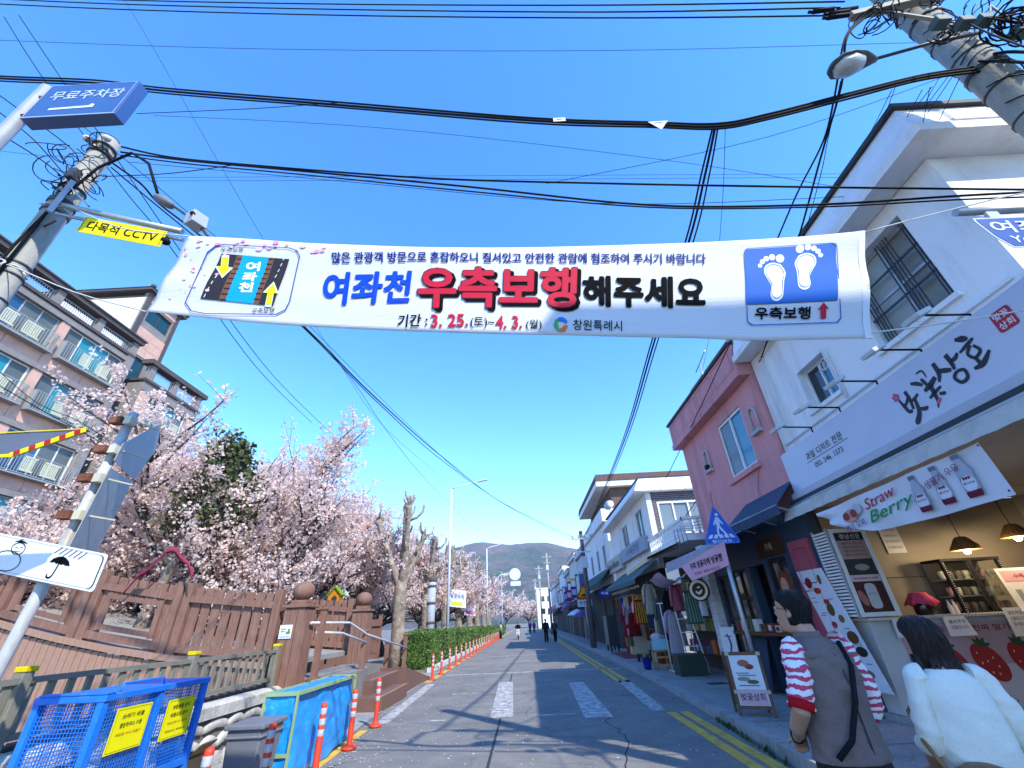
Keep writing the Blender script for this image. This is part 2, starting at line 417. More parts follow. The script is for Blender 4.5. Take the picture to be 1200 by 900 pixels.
# left paved verge
g = MB(); g.poly([(-4.62, -8, .012), (-2.95, -8, .012), (-3.0, 7, .012), (-3.28, 10.1, .012), (-3.52, 16.6, .012), (-3.56, 19.5, .012), (-3.56, 20.0, .012), (-6.2, 20.0, .012), (-6.2, 10, .012), (-4.62, 9.2, .012)])
part('verge', g, conc, kind='structure')
# soil bed with white kerb stones under the hedge
bed = part('planting_bed', bx(-9.0, -4.1, 20.0, 110, -.01, .10), soil, kind='structure')
y = 19.9
whk = mat('white_kerb', (.55, .55, .53), .8, .15, 8., .2, 60., stain=(.33, .32, .3), stain_scale=3)
while y < 75:
    l = 1.0 if y < 40 else 3.0
    part('kerb_stone', bx(-4.1 + (y - 20) * .004, -3.93 + (y - 20) * .004, y, y + l - .02, -.01, .16), whk, bed); y += l
# petals blown over the road
pt = MB(); random.seed(11)
for i in range(1500):
    y = 6 + random.random() ** 2 * 24; x = xat(LL, y) + random.choice([random.uniform(-1.2, .2), random.expovariate(.55)])
    if x > 2.4: continue
    z = .018 if x < -3.0 else .007; a = random.random() * 6.3; r = random.uniform(.010, .022)
    pt.poly([(x + r * math.cos(a + t), y + r * math.sin(a + t) * 1.2, z + random.uniform(0, .004)) for t in (0, 2.1, 4.2)])
part('fallen_petals', pt, mat('petal_white', (.75, .68, .68), .7), kind='stuff')
# wooded mountain behind the town
def mountain():
    prof = [(-900, 95), (-620, 120), (-373, 138), (-287, 147), (-200, 134), (-163, 130), (-137, 141), (-110, 147), (-84, 149), (-60, 145), (-23, 141), (10, 141), (46, 138.5), (80, 133), (114, 126), (200, 112), (330, 120), (520, 90), (900, 70)]
    def top(x):
        for (a, b), (c, d) in zip(prof, prof[1:]):
            if a <= x <= c: return b + (d - b) * (x - a) / (c - a)
        return 60
    mb = MB(); NX, NY = 220, 50; vs = []
    for j in range(NY + 1):
        t = j / NY; y = 420 + t * 480
        for i in range(NX + 1):
            x = -900 + 1800 * i / NX
            h = top(x) * (t ** 1.25) * (1 if t < 1 else 1)
            n = noise.fractal(V((x * .012, y * .012, 3)), 1.0, 2.0, 6) * 16 * min(1, t * 3) * (1 - .75 * t)
            rdg = abs(noise.noise(V((x * .016 + .4 * t, y * .004, 9)))) * -22 * t * (1 - t) * 2
            vs.append((x, y, h + n + rdg + noise.noise(V((x * .15, y * .15, 1))) * 1.6 - 2))
    fs = [(j * (NX + 1) + i, j * (NX + 1) + i + 1, (j + 1) * (NX + 1) + i + 1, (j + 1) * (NX + 1) + i) for j in range(NY) for i in range(NX)]
    mb.add(vs, fs, True)
    b = []
    for i in range(NX):
        k = NY * (NX + 1) + i
    # the far side falls away again
    o = len(vs); vs2 = [(-900 + 1800 * i / NX, 1400, -2) for i in range(NX + 1)]
    mb.add([vs[NY * (NX + 1) + i] for i in range(NX + 1)] + vs2, [(i, i + 1, NX + 1 + i + 1, NX + 1 + i) for i in range(NX)], True)
    m = mat('forest', (.042, .062, .042), .95, .45, .022, .0, 5., stain=(.115, .085, .075), stain_scale=.013, stain_lo=.42, stain_hi=.58)
    nt = m.node_tree; bsdf = nt.nodes['Principled BSDF']; src = bsdf.inputs['Base Color'].links[0].from_socket
    tc = nt.nodes.new('ShaderNodeTexCoord'); n2 = nt.nodes.new('ShaderNodeTexNoise'); n2.inputs['Scale'].default_value = .16; n2.inputs['Detail'].default_value = 6; n2.inputs['Roughness'].default_value = .8
    nt.links.new(tc.outputs['Object'], n2.inputs['Vector'])
    m2 = nt.nodes.new('ShaderNodeMapRange'); m2.inputs[1].default_value = .3; m2.inputs[2].default_value = .7; m2.inputs[3].default_value = .25; m2.inputs[4].default_value = 1.9; nt.links.new(n2.outputs[0], m2.inputs[0])
    s2 = nt.nodes.new('ShaderNodeVectorMath'); s2.operation = 'SCALE'; nt.links.new(src, s2.inputs[0]); nt.links.new(m2.outputs[0], s2.inputs['Scale']); nt.links.new(s2.outputs[0], bsdf.inputs['Base Color'])
    bp = nt.nodes.new('ShaderNodeBump'); bp.inputs['Strength'].default_value = .8; bp.inputs['Distance'].default_value = 4; nt.links.new(n2.outputs[0], bp.inputs['Height']); nt.links.new(bp.outputs[0], bsdf.inputs['Normal'])
    part('mountain', mb, m, kind='structure')
mountain()
# ---------------------------------------------------------------- right side buildings
white_w = mat('white_render', (.76, .76, .75), .85, .05, 1.6, .35, 45., stain=(.47, .46, .42), stain_scale=1.6, stain_lo=.48, stain_hi=.78, grain=(1, 1, .18))
white_rough = mat('rough_white_render', (.78, .775, .76), .9, .06, 3., .8, 26.)
pink_w = mat('pink_render', (.62, .265, .265), .85, .10, 1.8, .4, 40., stain=(.37, .165, .165), stain_scale=1.5, stain_lo=.50, stain_hi=.76, grain=(1, 1, .25))
cream_w = mat('cream_render', (.52, .49, .42), .85, .08, 2., .25, 40., stain=(.38, .35, .29), stain_scale=1.1, stain_lo=.5, stain_hi=.75)
grey_w = mat('grey_render', (.40, .40, .40), .85, .08, 2., .25, 40., stain=(.27, .27, .26), stain_scale=1.2)
glass_d = mat('dark_glass', (.02, .025, .03), .08, 0, spec=.6)
glass_g = mat('frosted_pane', (.30, .32, .29), .35, .1, 3.)
glass_t = mat('teal_pane', (.03, .16, .24), .12, .2, 2., spec=.6)
alu = mat('white_window_frame', (.68, .69, .70), .45, .03)
alug = mat('grey_aluminium', (.38, .40, .42), .4, .05, metal=.3)
navy = mat('navy_paint', (.022, .045, .085), .55, .15, 4.)
black = mat('black_paint', (.009, .009, .010), .7, .1, spec=.12)
steel = mat('galvanised_steel', (.42, .43, .43), .45, .12, 5., metal=.6)
rust = mat('rust', (.16, .055, .025), .85, .4, 14., .3)
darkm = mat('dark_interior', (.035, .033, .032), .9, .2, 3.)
gsign = mat('grey_signboard', (.58, .60, .67), .5, .03, 2.)
roofdark = mat('dark_roof_edge', (.035, .034, .036), .7, .2, 5.)

# --- white corner building with the strawberry shop
wb = thing('corner_building', 'white rendered two storey corner building with a grey signboard over its open strawberry shop', 'building', (5.3, 5.7, .14))
f = FX(5.3)
holes = [(-5.12, -3.93, 4.80, 6.2), (-6.88, -6.12, 4.68, 5.45)]
w = MB(); wallgrid(w, f, -8.02, -3.3, 4.05, 6.45, .28, holes)
part('wall', w, white_w, wb)
w = MB(); fy = FY(3.3, 0, 0)
wallgrid(w, fy, 5.585, 12, 3.3, 6.62, .25, []); part('end_wall', w, white_rough, wb)
w = MB(); w.box(5.3, 12, 3.3, 3.55, .14, 3.29); w.box(5.62, 12, 8.42, 8.6, .14, 3.29); w.box(5.585, 12, 8.03, 8.3, 4.03, 6.45); part('wall', w, cream_w, wb)
w = MB(); w.box(5.3, 12, 3.55, 8.3, 3.30, 4.04); part('floor_slab', w, cream_w, wb)
# roof slab, cornice and parapet with recessed panels
w = MB(); w.box(4.92, 12, 2.92, 8.02, 6.46, 6.60); part('roof_slab', w, white_w, wb)
w = MB(); w.loft([[(4.95, 2.95, 6.60), (12, 2.95, 6.60), (12, 8.0, 6.60), (4.95, 8.0, 6.60)], [(5.12, 3.1, 7.2), (12, 3.1, 7.2), (12, 8.0, 7.2), (5.12, 8.0, 7.2)]], smooth=False); part('parapet', w, white_rough, wb)
w = MB(); w.box(5.06, 12, 3.04, 8.0, 7.2, 7.27); part('coping', w, roofdark, wb)
for i in range(4):
    x = 5.5 + i * 1.35; pp = MB()
    q = lambda a, t: (a, 2.955 + .15 * t - .012, 6.60 + .6 * t)
    for (a0, t0, a1, t1) in ((x, .2, x + 1.15, .2), (x + 1.15, .2, x + 1.0, .82), (x, .2, x + .12, .82)):
        pp.beam(q(a0, t0), q(a1, t1), .035, .03)
    part('panel_moulding', pp, white_w, wb)
part('exhaust_duct', MB().box(8.4, 9.2, 2.75, 3.28, 5.6, 6.1), white_w, wb)
# windows: the large one with iron bars, the small one with a fan
for a0, a1, b0, b1 in holes: w = MB(); f.slab(w, a0 - .06, a1 + .06, b0 - .07, b0 - .002, -.02, .05); part('window_sill', w, white_w, wb)
wn_ = window(wb, f, -5.118, -3.932, 4.802, 6.198, alug, glass_g, 2, 2, -.16, .05, gms=[glass_g, mat('dusty_pane', (.22, .22, .19), .3, .2, 3.)], label='wide grey aluminium window behind iron bars')
ib = MB()
for i in range(1, 3): f.slab(ib, -5.11, -3.94, 4.8 + .47 * i, 4.83 + .47 * i, -.12, -.10)
for k in (-5.05, -5.0, -4.95, -4.9, -4.5, -4.45, -4.4, -4.35, -4.3, -4.06, -4.02, -3.98): ib.box(5.385, 5.40, -k - .006, -k + .006, 4.82, 6.18)
part('window_bars', ib, mat('iron', (.05, .055, .06), .6), wn_)
w2 = window(wb, f, -6.878, -6.122, 4.682, 5.448, alu, glass_d, 2, 1, -.15, .035, gms=[glass_d, glass_t], label='small white window with a round vent fan')
fan = MB(); fan.tube([V((5.40, 6.3, 5.3)) + V((0, math.cos(t) * .1, math.sin(t) * .1)) for t in [i * .524 for i in range(12)]], .012, 5, closed=True)
for i in range(5):
    t = i * 1.256; fan.beam((5.40, 6.3, 5.3), (5.40, 6.3 + .1 * math.cos(t), 5.3 + .1 * math.sin(t)), .03, .006)
part('vent_fan', fan, alu, w2)
# pipes on the wall
p = MB(); p.tube([(5.27, 7.9, 4.42), (5.27, 5.2, 4.50), (5.27, 3.4, 4.55)], .018, 6); p.tube([(5.27, 6.02, 4.5), (5.27, 6.02, 5.4), (5.2, 6.02, 5.45)], .022, 6); p.tube([(5.27, 7.6, 4.3), (5.27, 7.6, 6.3)], .008, 5)
part('conduit', p, alu, wb)
part('ledge', bx(5.20, 5.298, 3.3, 8.0, 4.20, 4.27), white_w, wb)
# signboard (slightly turned with the building line)
sf = F((5.11, 7.93, 3.48), (-.30, -4.46, 0))
sb = MB(); sf.slab(sb, 0, 6.0, 0, .74, -.18, 0)
sgn = part('signboard', sb, gsign, wb, bevel=.012)
tx = mat('black_lettering', (.008, .008, .01), .5, 0)
text('과일 디저트 전문', sf, 1.30, .44, .125, tx, sgn, w=1.06)
text('055. 546. 1573', sf, 1.32, .25, .085, tx, sgn, w=.80)
ln = MB(); sf.slab(ln, .74, 1.92, .345, .353, 0, .004); part('rule', ln, tx, sgn)
st = [
 [(0, .0, .014), (.03, -.12, .026), (.05, -.2, .024), (.1, -.21, .02)], [(.0, -.1, .012), (.07, -.09, .02), (.14, -.02, .02)], [(.13, .06, .026), (.14, -.06, .024), (.12, -.2, .02)],
 [(.14, -.1, .016), (.2, -.09, .02), (.27, -.06, .016)], [(.2, -.1, .02), (.17, -.26, .03), (.09, -.36, .036), (.05, -.37, .02)], [(.2, -.24, .02), (.26, -.27, .026), (.3, -.26, .01)],
 [(.25, .1, .016), (.32, .06, .026), (.38, -.0, .018)], [(.38, .17, .01), (.46, .16, .012), (.47, .06, .008)], [(.40, .08, .018), (.42, .0, .022), (.43, -.04, .012)],
 [(.36, -.08, .02), (.46, -.05, .034), (.56, -.0, .026)], [(.46, -.04, .03), (.45, -.16, .028), (.44, -.26, .02), (.40, -.34, .008)], [(.37, -.19, .014), (.46, -.16, .022), (.56, -.13, .014)], [(.50, -.2, .018), (.55, -.22, .022), (.57, -.21, .01)],
 [(.62, .16, .026), (.62, .02, .028), (.57, -.08, .014)], [(.63, .04, .024), (.7, .0, .03), (.76, -.03, .02)], [(.79, .16, .028), (.80, .04, .026), (.79, -.05, .018)], [(.8, .06, .02), (.86, .06, .024), (.91, .10, .014)],
 [(.80, -.08, .02), (.74, -.13, .02), (.78, -.22, .02), (.86, -.2, .02), (.87, -.11, .02), (.80, -.08, .016)],
 [(.96, .24, .016), (1.03, .2, .036), (1.08, .17, .014)], [(.93, .08, .012), (1.03, .11, .022), (1.12, .14, .014)], [(1.06, .09, .018), (.99, .02, .018), (1.03, -.06, .018), (1.11, -.02, .018), (1.08, .07, .016)], [(1.03, -.06, .02), (1.04, -.14, .022)], [(.96, -.16, .016), (1.06, -.16, .03), (1.18, -.07, .014)], [(1.22, .22, .03), (1.25, .1, .034), (1.29, -.01, .016)]]
for i0, i1 in ((0, 6), (6, 13), (13, 18), (18, 23)): sm_ = MB(); strokes(sm_, sf, [[(3.05 + a * 1.06, .40 + b * .92, w * 1.0) for a, b, w in s] for s in st[i0:i1]], .004); part('brush_letter', sm_, tx, sgn)
fl = MB(); red = mat('cherry_red', (.45, .02, .05), .6, .05)
for k in range(5): sf.poly(fl, ell(3.03 + .035 * math.cos(k * 1.256 + .3), .45 + .035 * math.sin(k * 1.256 + .3), .024, .024, 8), .006)
sf.poly(fl, ell(3.53, .15, .05, .02, 8, .5), .005); part('flower_mark', fl, mat('flower_pink', (.62, .08, .18), .6), sgn)
rs = MB(); sf.poly(rs, rrect(4.48, 4.68, .40, .62, .03), .004); part('red_seal', rs, red, sgn)
text('벚꽃', sf, 4.58, .56, .075, flat('#f0e6e6'), sgn, w=.15, d=.008); text('상회', sf, 4.58, .46, .075, flat('#f0e6e6'), sgn, w=.15, d=.008)
# awning cassette under the signboard
aw = MB(); sf.slab(aw, -.02, 6, -.13, -.012, -.2, .06); part('awning_cassette', aw, flat('#b9bdc2', .5), wb, bevel=.01)
aw = MB(); sf.slab(aw, -.05, 6, -.235, -.14, -.16, .12); part('awning_box', aw, flat('#3e4548', .6), wb)
aw = MB(); a0 = sf.p(-.1, -.26, .2); a1 = sf.p(6, -.26, .2); aw.cyl(a0, a1, .025, 10); part('awning_tube', aw, steel, wb)
vm = mat('cream_canvas', (.50, .48, .42), .9, .1, 6., .3, 60., stain=(.33, .30, .25), stain_scale=2.2)
aw = MB(); N = 60
for i in range(N):
    a, b = -.1 + 6.1 * i / N, -.1 + 6.1 * (i + 1) / N; da, db = .30 + .012 * math.sin(i * 1.9), .30 + .012 * math.sin((i + 1) * 1.9)
    aw.add([sf.p(a, -.27, .22), sf.p(b, -.27, .22), sf.p(b, -.47, db), sf.p(a, -.47, da)], [(0, 1, 2, 3)], True)
part('awning_valance', aw, vm, wb)
# five floodlights on arms above the signboard
root = thing('floodlight', '', 'floodlight', (0, 0, 0), 'floodlights above the grey signboard')
m = MB(); m.cyl((0, 0, -.16), (0, 0, -.02), .012, 6); m.cyl((0, 0, -.02), (-.50, .02, .02), .013, 6); part('arm', m, black, root)
m = MB(); m.obox((-.56, .02, .0), (.095, 0, .044), (0, .11, 0), V((-.035, 0, .075)).normalized() * .026); hd = part('lamp_head', m, flat('#c9cccb', .5), root, bevel=.006)
m = MB(); m.obox(V((-.56, .02, 0)) + V((.035, 0, -.075)).normalized() * .028, (.08, 0, .037), (0, .094, 0), V((-.035, 0, .075)).normalized() * .003); part('lens', m, mat('yellowed_lens', (.5, .49, .36), .25, .1, 8.), hd)
copies(root, [((5.09 - .02 * (7 - y), y, 4.36), 0, 1) for y in (3.74, 4.42, 5.2, 6.03, 6.8)], [
    'floodlight on a black arm nearest the camera above the right end of the grey signboard', 'floodlight below the barred window corner, second from the right along the signboard', 'middle floodlight of the five, beside the lower right corner of the small window', 'floodlight below the small white window, second from the pink house', 'floodlight at the far end of the signboard beside the pink house'])
# interior of the open shop
m = MB(); m.box(5.62, 9.4, 8.32, 8.40, .14, 3.3); part('interior_wall', m, mat('beige_board', (.29, .255, .20), .8, .06, 2.), wb)
m = MB(); m.box(9.4, 9.5, 3.55, 8.4, .14, 3.3); part('interior_wall', m, mat('beige_board_side', (.29, .255, .20), .8, .06, 2.), wb)
m = MB(); m.box(5.62, 9.4, 8.305, 8.318, 2.02, 2.03); part('board_joint', m, darkm, wb)
# strawberry counter
ct = thing('counter', 'white shop counter with a pink strawberry banner across its front', 'counter', (6.9, 7.8, .14))
m = MB(); m.box(5.36, 9.3, 7.72, 8.29, .22, 1.40); part('body', m, mat('counter_grey', (.52, .51, .50), .6, .08, 3., .2, 60.), ct)
m = MB(); m.box(5.30, 9.3, 7.60, 8.295, 1.402, 1.44); part('counter_top', m, flat('#b9b6b0', .5), ct, bevel=.008)
m = MB(); m.box(5.28, 9.3, 7.5, 8.3, .10, .219); part('plinth', m, kerbm, ct)
cf = FY(7.712)
bn = thing('banner', 'pink and white vinyl banner with large red strawberries hung on the shop counter', 'banner', (6.9, 7.71, .3))
m = MB(); cf.slab(m, 5.75, 9.2, .27, .78, 0, .006); part('lower_field', m, mat('vinyl_white', (.60, .55, .57), .5, .04), bn)
m = MB(); cf.slab(m, 5.75, 9.2, .781, 1.34, 0, .006); part('upper_field', m, mat('vinyl_pink', (.52, .34, .345), .5, .06, 1.), bn)
text('내는 진짜 딸기 우유', cf, 7.18, 1.25, .085, flat('#8b2424'), bn, w=1.22, d=.009)
text('정직한 맛을', cf, 6.15, 1.25, .085, flat('#8b2424'), bn, w=.62, d=.009)
sred = mat('strawberry_red', (.42, .03, .03), .45, .12, 4.); sgrn = mat('leaf_green', (.03, .10, .035), .6, .1); sseed = flat('#e8d7a0')
berry = [(-.21, .17), (-.15, .235), (-.04, .245), (.08, .2), (.17, .11), (.22, 0), (.235, -.1), (.2, -.19), (.12, -.235), (.02, -.23), (-.09, -.17), (-.18, -.06), (-.225, .06)]
for k, x in enumerate((6.36, 6.9, 7.46, 8.0, 8.55)):
    m = MB(); cf.poly(m, [(x + a, .80 + b) for a, b in smooth2(berry + berry[:1], 3)[:-1]], .009); s_ = part('strawberry', m, sred, bn)
    m = MB()
    for an in (.3, .95, 1.6, 2.2): cf.poly(m, [(x - .02, 1.0), (x - .02 + .09 * math.cos(an) - .03 * math.sin(an), 1.0 + .09 * math.sin(an) + .03 * math.cos(an)), (x - .02 + .17 * math.cos(an), 1.0 + .17 * math.sin(an) * .9), (x - .02 + .09 * math.cos(an) + .03 * math.sin(an), 1.0 + .09 * math.sin(an) - .03 * math.cos(an))], .012)
    part('leaf', m, sgrn, s_)
    m = MB()
    for a, b in ((-.13, .13), (-.12, -.0), (-.03, .02), (.07, .06), (.1, -.05), (-.03, -.12), (.06, -.14)): cf.poly(m, ell(x + a, .80 + b, .010, .016, 8), .012)
    part('seeds', m, sseed, s_)
m = MB(); random.seed(3)
for i in range(150):
    x = random.uniform(5.8, 9.1); z = .29 + abs(random.gauss(0, .06)); cf.poly(m, ell(x, z, .014, .014, 5, random.random()), .0085)
part('petal_print', m, flat('#b47f93'), bn, kind='stuff')
# cards hung over the counter edge
paper = mat('paper_white', (.62, .62, .63), .7, .05)
ink = flat('#5b5f70', .7)
for nm, lb, x0, x1, z0, z1, lines in (('price_card', 'white price card taped to the counter edge left of the strawberries', 5.62, 5.9, 1.17, 1.42, 2), ('price_card', 'white price card hanging over the middle of the strawberry banner', 6.40, 6.78, 1.16, 1.42, 2), ('price_card', 'white price card at the right end of the counter', 7.36, 7.68, 1.12, 1.50, 3)):
    cd = thing(nm, lb, 'card', ((x0 + x1) / 2, 7.59, z0)); g2 = F((0, 7.588, 0), (1, 0, 0)); m = MB(); m.add([g2.p(x0 + .02, z1), g2.p(x1 - .03, z1), g2.p(x1 + .02, z0, .03), g2.p(x0 - .02, z0, .03)], [(3, 2, 1, 0)]); part('sheet', m, paper, cd)
    for k in range(lines): text(['셀프주문', '선불입니다', '감사합니다'][k], g2, (x0 + x1) / 2, z1 - .07 - k * .075, .05, ink, cd, w=(x1 - x0) * .7, d=.022 + .004)
# wall notice
no = thing('wall_notice', 'white paper notice on the beige back wall of the shop', 'notice', (6.8, 8.31, 2.5)); nf = FY(8.30)
m = MB(); nf.slab(m, 6.62, 6.96, 2.42, 3.02, 0, .006); part('sheet', m, paper, no)
for k in range(5): text('안내 말씀드립니다', nf, 6.79, 2.92 - k * .1, .04, flat('#a06070' if k == 1 else '#777a80'), no, w=.26, d=.009)
# pendant lamps
lampm = mat('rattan', (.30, .16, .05), .7, .35, 30., .4, 40.)
for k, (x, y, z, lb) in enumerate(((7.25, 7.5, 2.34, 'rattan pendant lamp hanging left over the display case'), (8.18, 7.5, 2.50, 'rattan pendant lamp hanging at the right edge of the shop'))):
    pl = thing('pendant_lamp', lb, 'lamp', (x, y, z), 'rattan pendant lamps in the shop')
    m = MB(); m.lathe((x, y, z), [(.20, 0), (.205, .012), (.17, .06), (.13, .11), (.10, .16), (.06, .20), (.02, .21)], 20); sh = part('lamp_shade', m, lampm, pl)
    m = MB()
    for i in range(20):
        a = i * math.pi / 10; m.tube([V((x + r * math.cos(a), y + r * math.sin(a), z + h)) for r, h in ((.207, .0), (.173, .062), (.133, .112), (.102, .162), (.062, .202))], .004, 4)
    part('rattan_ribs', m, lampm, sh)
    m = MB(); m.cyl((x, y, z + .2), (x, y, 3.3), .006, 6); part('cord', m, black, pl)
    m = MB(); m.ball((x, y, z - .01), .05); part('bulb', m, mat('lit_bulb', (1., .78, .45), .4, 0, emit=12), pl)
    ld = bpy.data.lights.new('lamp_glow', 'POINT'); ld.energy = 8; ld.color = (1, .75, .45); ld.shadow_soft_size = .05
    lo = bpy.data.objects.new('lamp_glow', ld); col.objects.link(lo); lo.location = (0, 0, -.08); lo.parent = pl
# glass display case with dotted lights
dc = thing('display_case', 'black framed glass display case with rows of desserts on the counter', 'display case', (7.5, 7.95, 1.44))
m = MB()
for x in (7.05, 7.5, 7.98): m.box(x - .025, x + .025, 7.82, 7.87, 1.44, 2.21)
m.box(7.02, 8.01, 7.815, 8.2, 2.212, 2.25); m.box(7.02, 8.01, 7.815, 8.2, 1.442, 1.47)
part('frame', m, black, dc)
m = MB(); m.box(7.03, 8.0, 8.21, 8.23, 1.44, 2.25); part('back_panel', m, flat('#55524a'), dc)
for z in (1.68, 1.93): part('shelf', bx(7.06, 7.97, 7.88, 8.2, z, z + .012), alug, dc)
random.seed(5)
for z in (1.472, 1.694, 1.944):
    for i in range(7): 
        m = MB(); x = 7.12 + i * .135; m.lathe((x, 8.02, z), [(.035, 0), (.045, .08), (.045, .12), (.02, .13)], 8); part('cup', m, random.choice([flat('#cfc9ba'), flat('#8d8474'), flat('#b78c88')]), dc)
m = MB()
for i in range(22): 
    for x in (7.05, 7.98): m.ball((x, 7.812, 1.46 + i * .034), .006, n=5, m=4)
part('light_dots', m, flat('#e9eef5'), dc)
m = MB(); m.box(7.076, 7.474, 7.85, 7.856, 1.475, 2.205); m.box(7.526, 7.954, 7.85, 7.856, 1.475, 2.205)
gm = mat('clear_glass', (.9, .95, .95), .03, 0, trans=1.0); part('glass', m, gm, dc)
# jar with pink cloth, little bottles, beaded trim, menu board
jr = thing('jar', 'dark jar covered with a bright pink cloth on the counter', 'jar', (6.42, 7.85, 1.44))
m = MB(); m.lathe((6.42, 7.85, 1.442), [(.12, 0), (.135, .05), (.135, .18), (.11, .25)], 16); part('glass_body', m, mat('dark_jar', (.03, .012, .012), .15), jr)
m = MB(); n = 28
m.loft([[(6.42 + (r + .02 * math.sin(k * 1.3) * q) * math.cos(6.283 * k / n), 7.85 + (r + .02 * math.sin(k * 1.3) * q) * math.sin(6.283 * k / n), z + .025 * q * math.sin(k * 2.1)) for k in range(n)] for r, z, q in ((.21, 1.60, 1.2), (.165, 1.68, .6), (.135, 1.72, .2), (.12, 1.76, .1), (.03, 1.775, 0))]); part('cloth_cover', m, mat('pink_cloth', (.60, .05, .13), .8, .1, 20., .3, 80.), jr)
for k, (x, lb) in enumerate(((6.78, 'small white milk bottle just right of the pink topped jar'), (6.86, 'small white milk bottle beside the foot of the display case'))):
    bt = thing('milk_bottle', lb, 'bottle', (x, 7.78, 1.44)); m = MB(); m.lathe((x, 7.78, 1.442), [(.028, 0), (.03, .01), (.03, .11), (.014, .15), (.014, .18)], 12); part('bottle_body', m, flat('#c9c3bd', .3), bt); m = MB(); m.cyl((x, 7.78, 1.62), (x, 7.78, 1.645), .017, 10); part('cap', m, flat('#7d8088'), bt)
m = MB()
for i in range(46): m.ball((5.95 + i * .05, 7.6, 1.442), .013, n=6, m=4)
solo('bead_trim', m, flat('#b8b2ae'), 'row of pale beads along the front edge of the counter top', 'trim')
mn = thing('menu_board', 'white and pink menu board standing at the right end of the counter', 'menu board', (8.1, 7.68, 1.44)); mf = F((7.77, 7.68, 1.445), (1, -.1, 0), (0, .12, 1))
m = MB(); mf.slab(m, 0, .9, 0, .62, -.012, 0); part('board', m, paper, mn); m = MB(); mf.slab(m, .04, .86, .42, .58, 0, .004); part('header', m, flat('#c99aa4'), mn)
text('수제 딸기우유', mf, .45, .5, .07, flat('#7d3b48'), mn, w=.5, d=.008)
for k in range(3): text('딸기우유  5,000', mf, .52, .34 - k * .1, .045, ink, mn, w=.5)
m = MB(); m.box(0, .001, 0, .001, 0, .001)
mbk = MB(); mf.slab(mbk, .1, .18, .08, .3, 0, .004); part('picture', mbk, flat('#8a8f90'), mn)
# --- hanging strawberry banner
bf = F((4.76, 7.0, 0), (-.16, -3, 0))
hb = thing('hanging_banner', 'white vinyl banner with milk bottles and red and green lettering hung under the awning', 'banner', (4.7, 5.5, 2.45))
m = MB(); NA, NB = 24, 6
def bsurf(s, t, d=0):      # s along, t up
    top = (0.0 + 2.95 * s, 2.93 + .06 * s); bot = (.62 + 2.36 * s, 2.50 - .04 * s - .03 * math.sin(s * 3.14))
    if s < .18: bot = (.62 + 2.36 * s - .28 * (1 - s / .18) * 1.0, bot[1] + .17 * (1 - s / .18))
    a = bot[0] + (top[0] - bot[0]) * t; b = bot[1] + (top[1] - bot[1]) * t
    return bf.p(a, b, d + .012 * math.sin(s * 17 + t * 2) + (.05 * (1 - s / .18) ** 2 * math.sin(t * 9) if s < .18 else 0))
vs = [bsurf(i / NA, j / NB) for j in range(NB + 1) for i in range(NA + 1)]
m.add(vs, [(j * (NA + 1) + i, j * (NA + 1) + i + 1, (j + 1) * (NA + 1) + i + 1, (j + 1) * (NA + 1) + i) for j in range(NB) for i in range(NA)], True)
vin = mat('white_vinyl', (.60, .62, .66), .45, .03, 2.)
part('cloth', m, vin, hb)
text('Straw', bf, 1.40, 2.835, .13, flat('#b3202a'), hb, w=.62, d=.022, rot=.10, shear=.35, bold=.004)
text('Berry!', bf, 1.55, 2.665, .18, flat('#1f8a3c'), hb, w=.95, d=.022, rot=.10, shear=.35, bold=.004)
text('딸기 모찌', bf, .78, 2.60, .09, flat('#6a3b74'), hb, w=.42, d=.03, rot=.08)
m = MB(); bf.poly(m, ell(.74, 2.74, .17, .085, 14, .1), .024); pc = part('mochi_print', m, flat('#c78f88'), hb)
m = MB(); bf.poly(m, ell(.66, 2.745, .075, .055, 12), .027); bf.poly(m, ell(.83, 2.755, .07, .055, 12), .027); part('berry_print', m, flat('#8d4038'), pc)
m = MB(); bf.poly(m, ell(.92, 2.80, .10, .07, 12), .021); part('cream_print', m, flat('#b5b7bf'), hb)
for k, (a, b, h) in enumerate(((2.02, 2.73, .42), (2.34, 2.74, .42), (2.66, 2.75, .45))):
    o_ = [(-.10, -.5), (.10, -.5), (.115, -.44), (.115, .1), (.06, .27), (.05, .34), (.065, .36), (.065, .48), (-.065, .48), (-.065, .36), (-.05, .34), (-.06, .27), (-.115, .1), (-.115, -.44)]
    m = MB(); bf.poly(m, [(a + x * h * 1.75, b + y * h) for x, y in o_], .024); bo = part('bottle_print', m, flat('#a9adb8'), hb)
    m = MB(); bf.poly(m, [(a + x * h * 1.75, b + y * h) for x, y in ((-.1, -.5), (.1, -.5), (.113, -.44), (.113, -.36), (-.113, -.36), (-.113, -.44))], .027); part('syrup', m, flat('#6d1b33'), bo)
    m = MB(); bf.poly(m, [(a + x * h * 1.75, b + y * h) for x, y in ((-.062, .37), (.062, .37), (.062, .475), (-.062, .475))], .027); part('cap', m, flat('#6f7380'), bo)
    m = MB(); bf.poly(m, ell(a, b - .09, .092, .092 * 1.0, 18), .026); lb_ = part('label_disc', m, flat('#d3d5dc'), bo)
    m = MB(); ring2(m, bf, ell(a, b - .09, .088, .088, 18), .004, .029); part('label_ring', m, flat('#4a4d5a'), bo)
    text('딸기우유', bf, a, b - .085, .022, flat('#3c3f4a'), bo, w=.13, d=.029)
    m = MB()
    for q in (-.03, 0, .03): bf.poly(m, ell(a + q, b - .035, .013, .016, 8), .03)
    part('berry_dots', m, flat('#7a1e34'), bo)
text('생딸기 우유', bf, 2.40, 2.81, .085, flat('#8a2a58'), hb, w=.50, d=.032, rot=.16, bold=.006)
m = MB()
for a, b in ((.02, 2.90), (2.93, 2.96), (2.95, 2.50)): bf.poly(m, ell(a + .02, b, .012, .012, 8), .02)
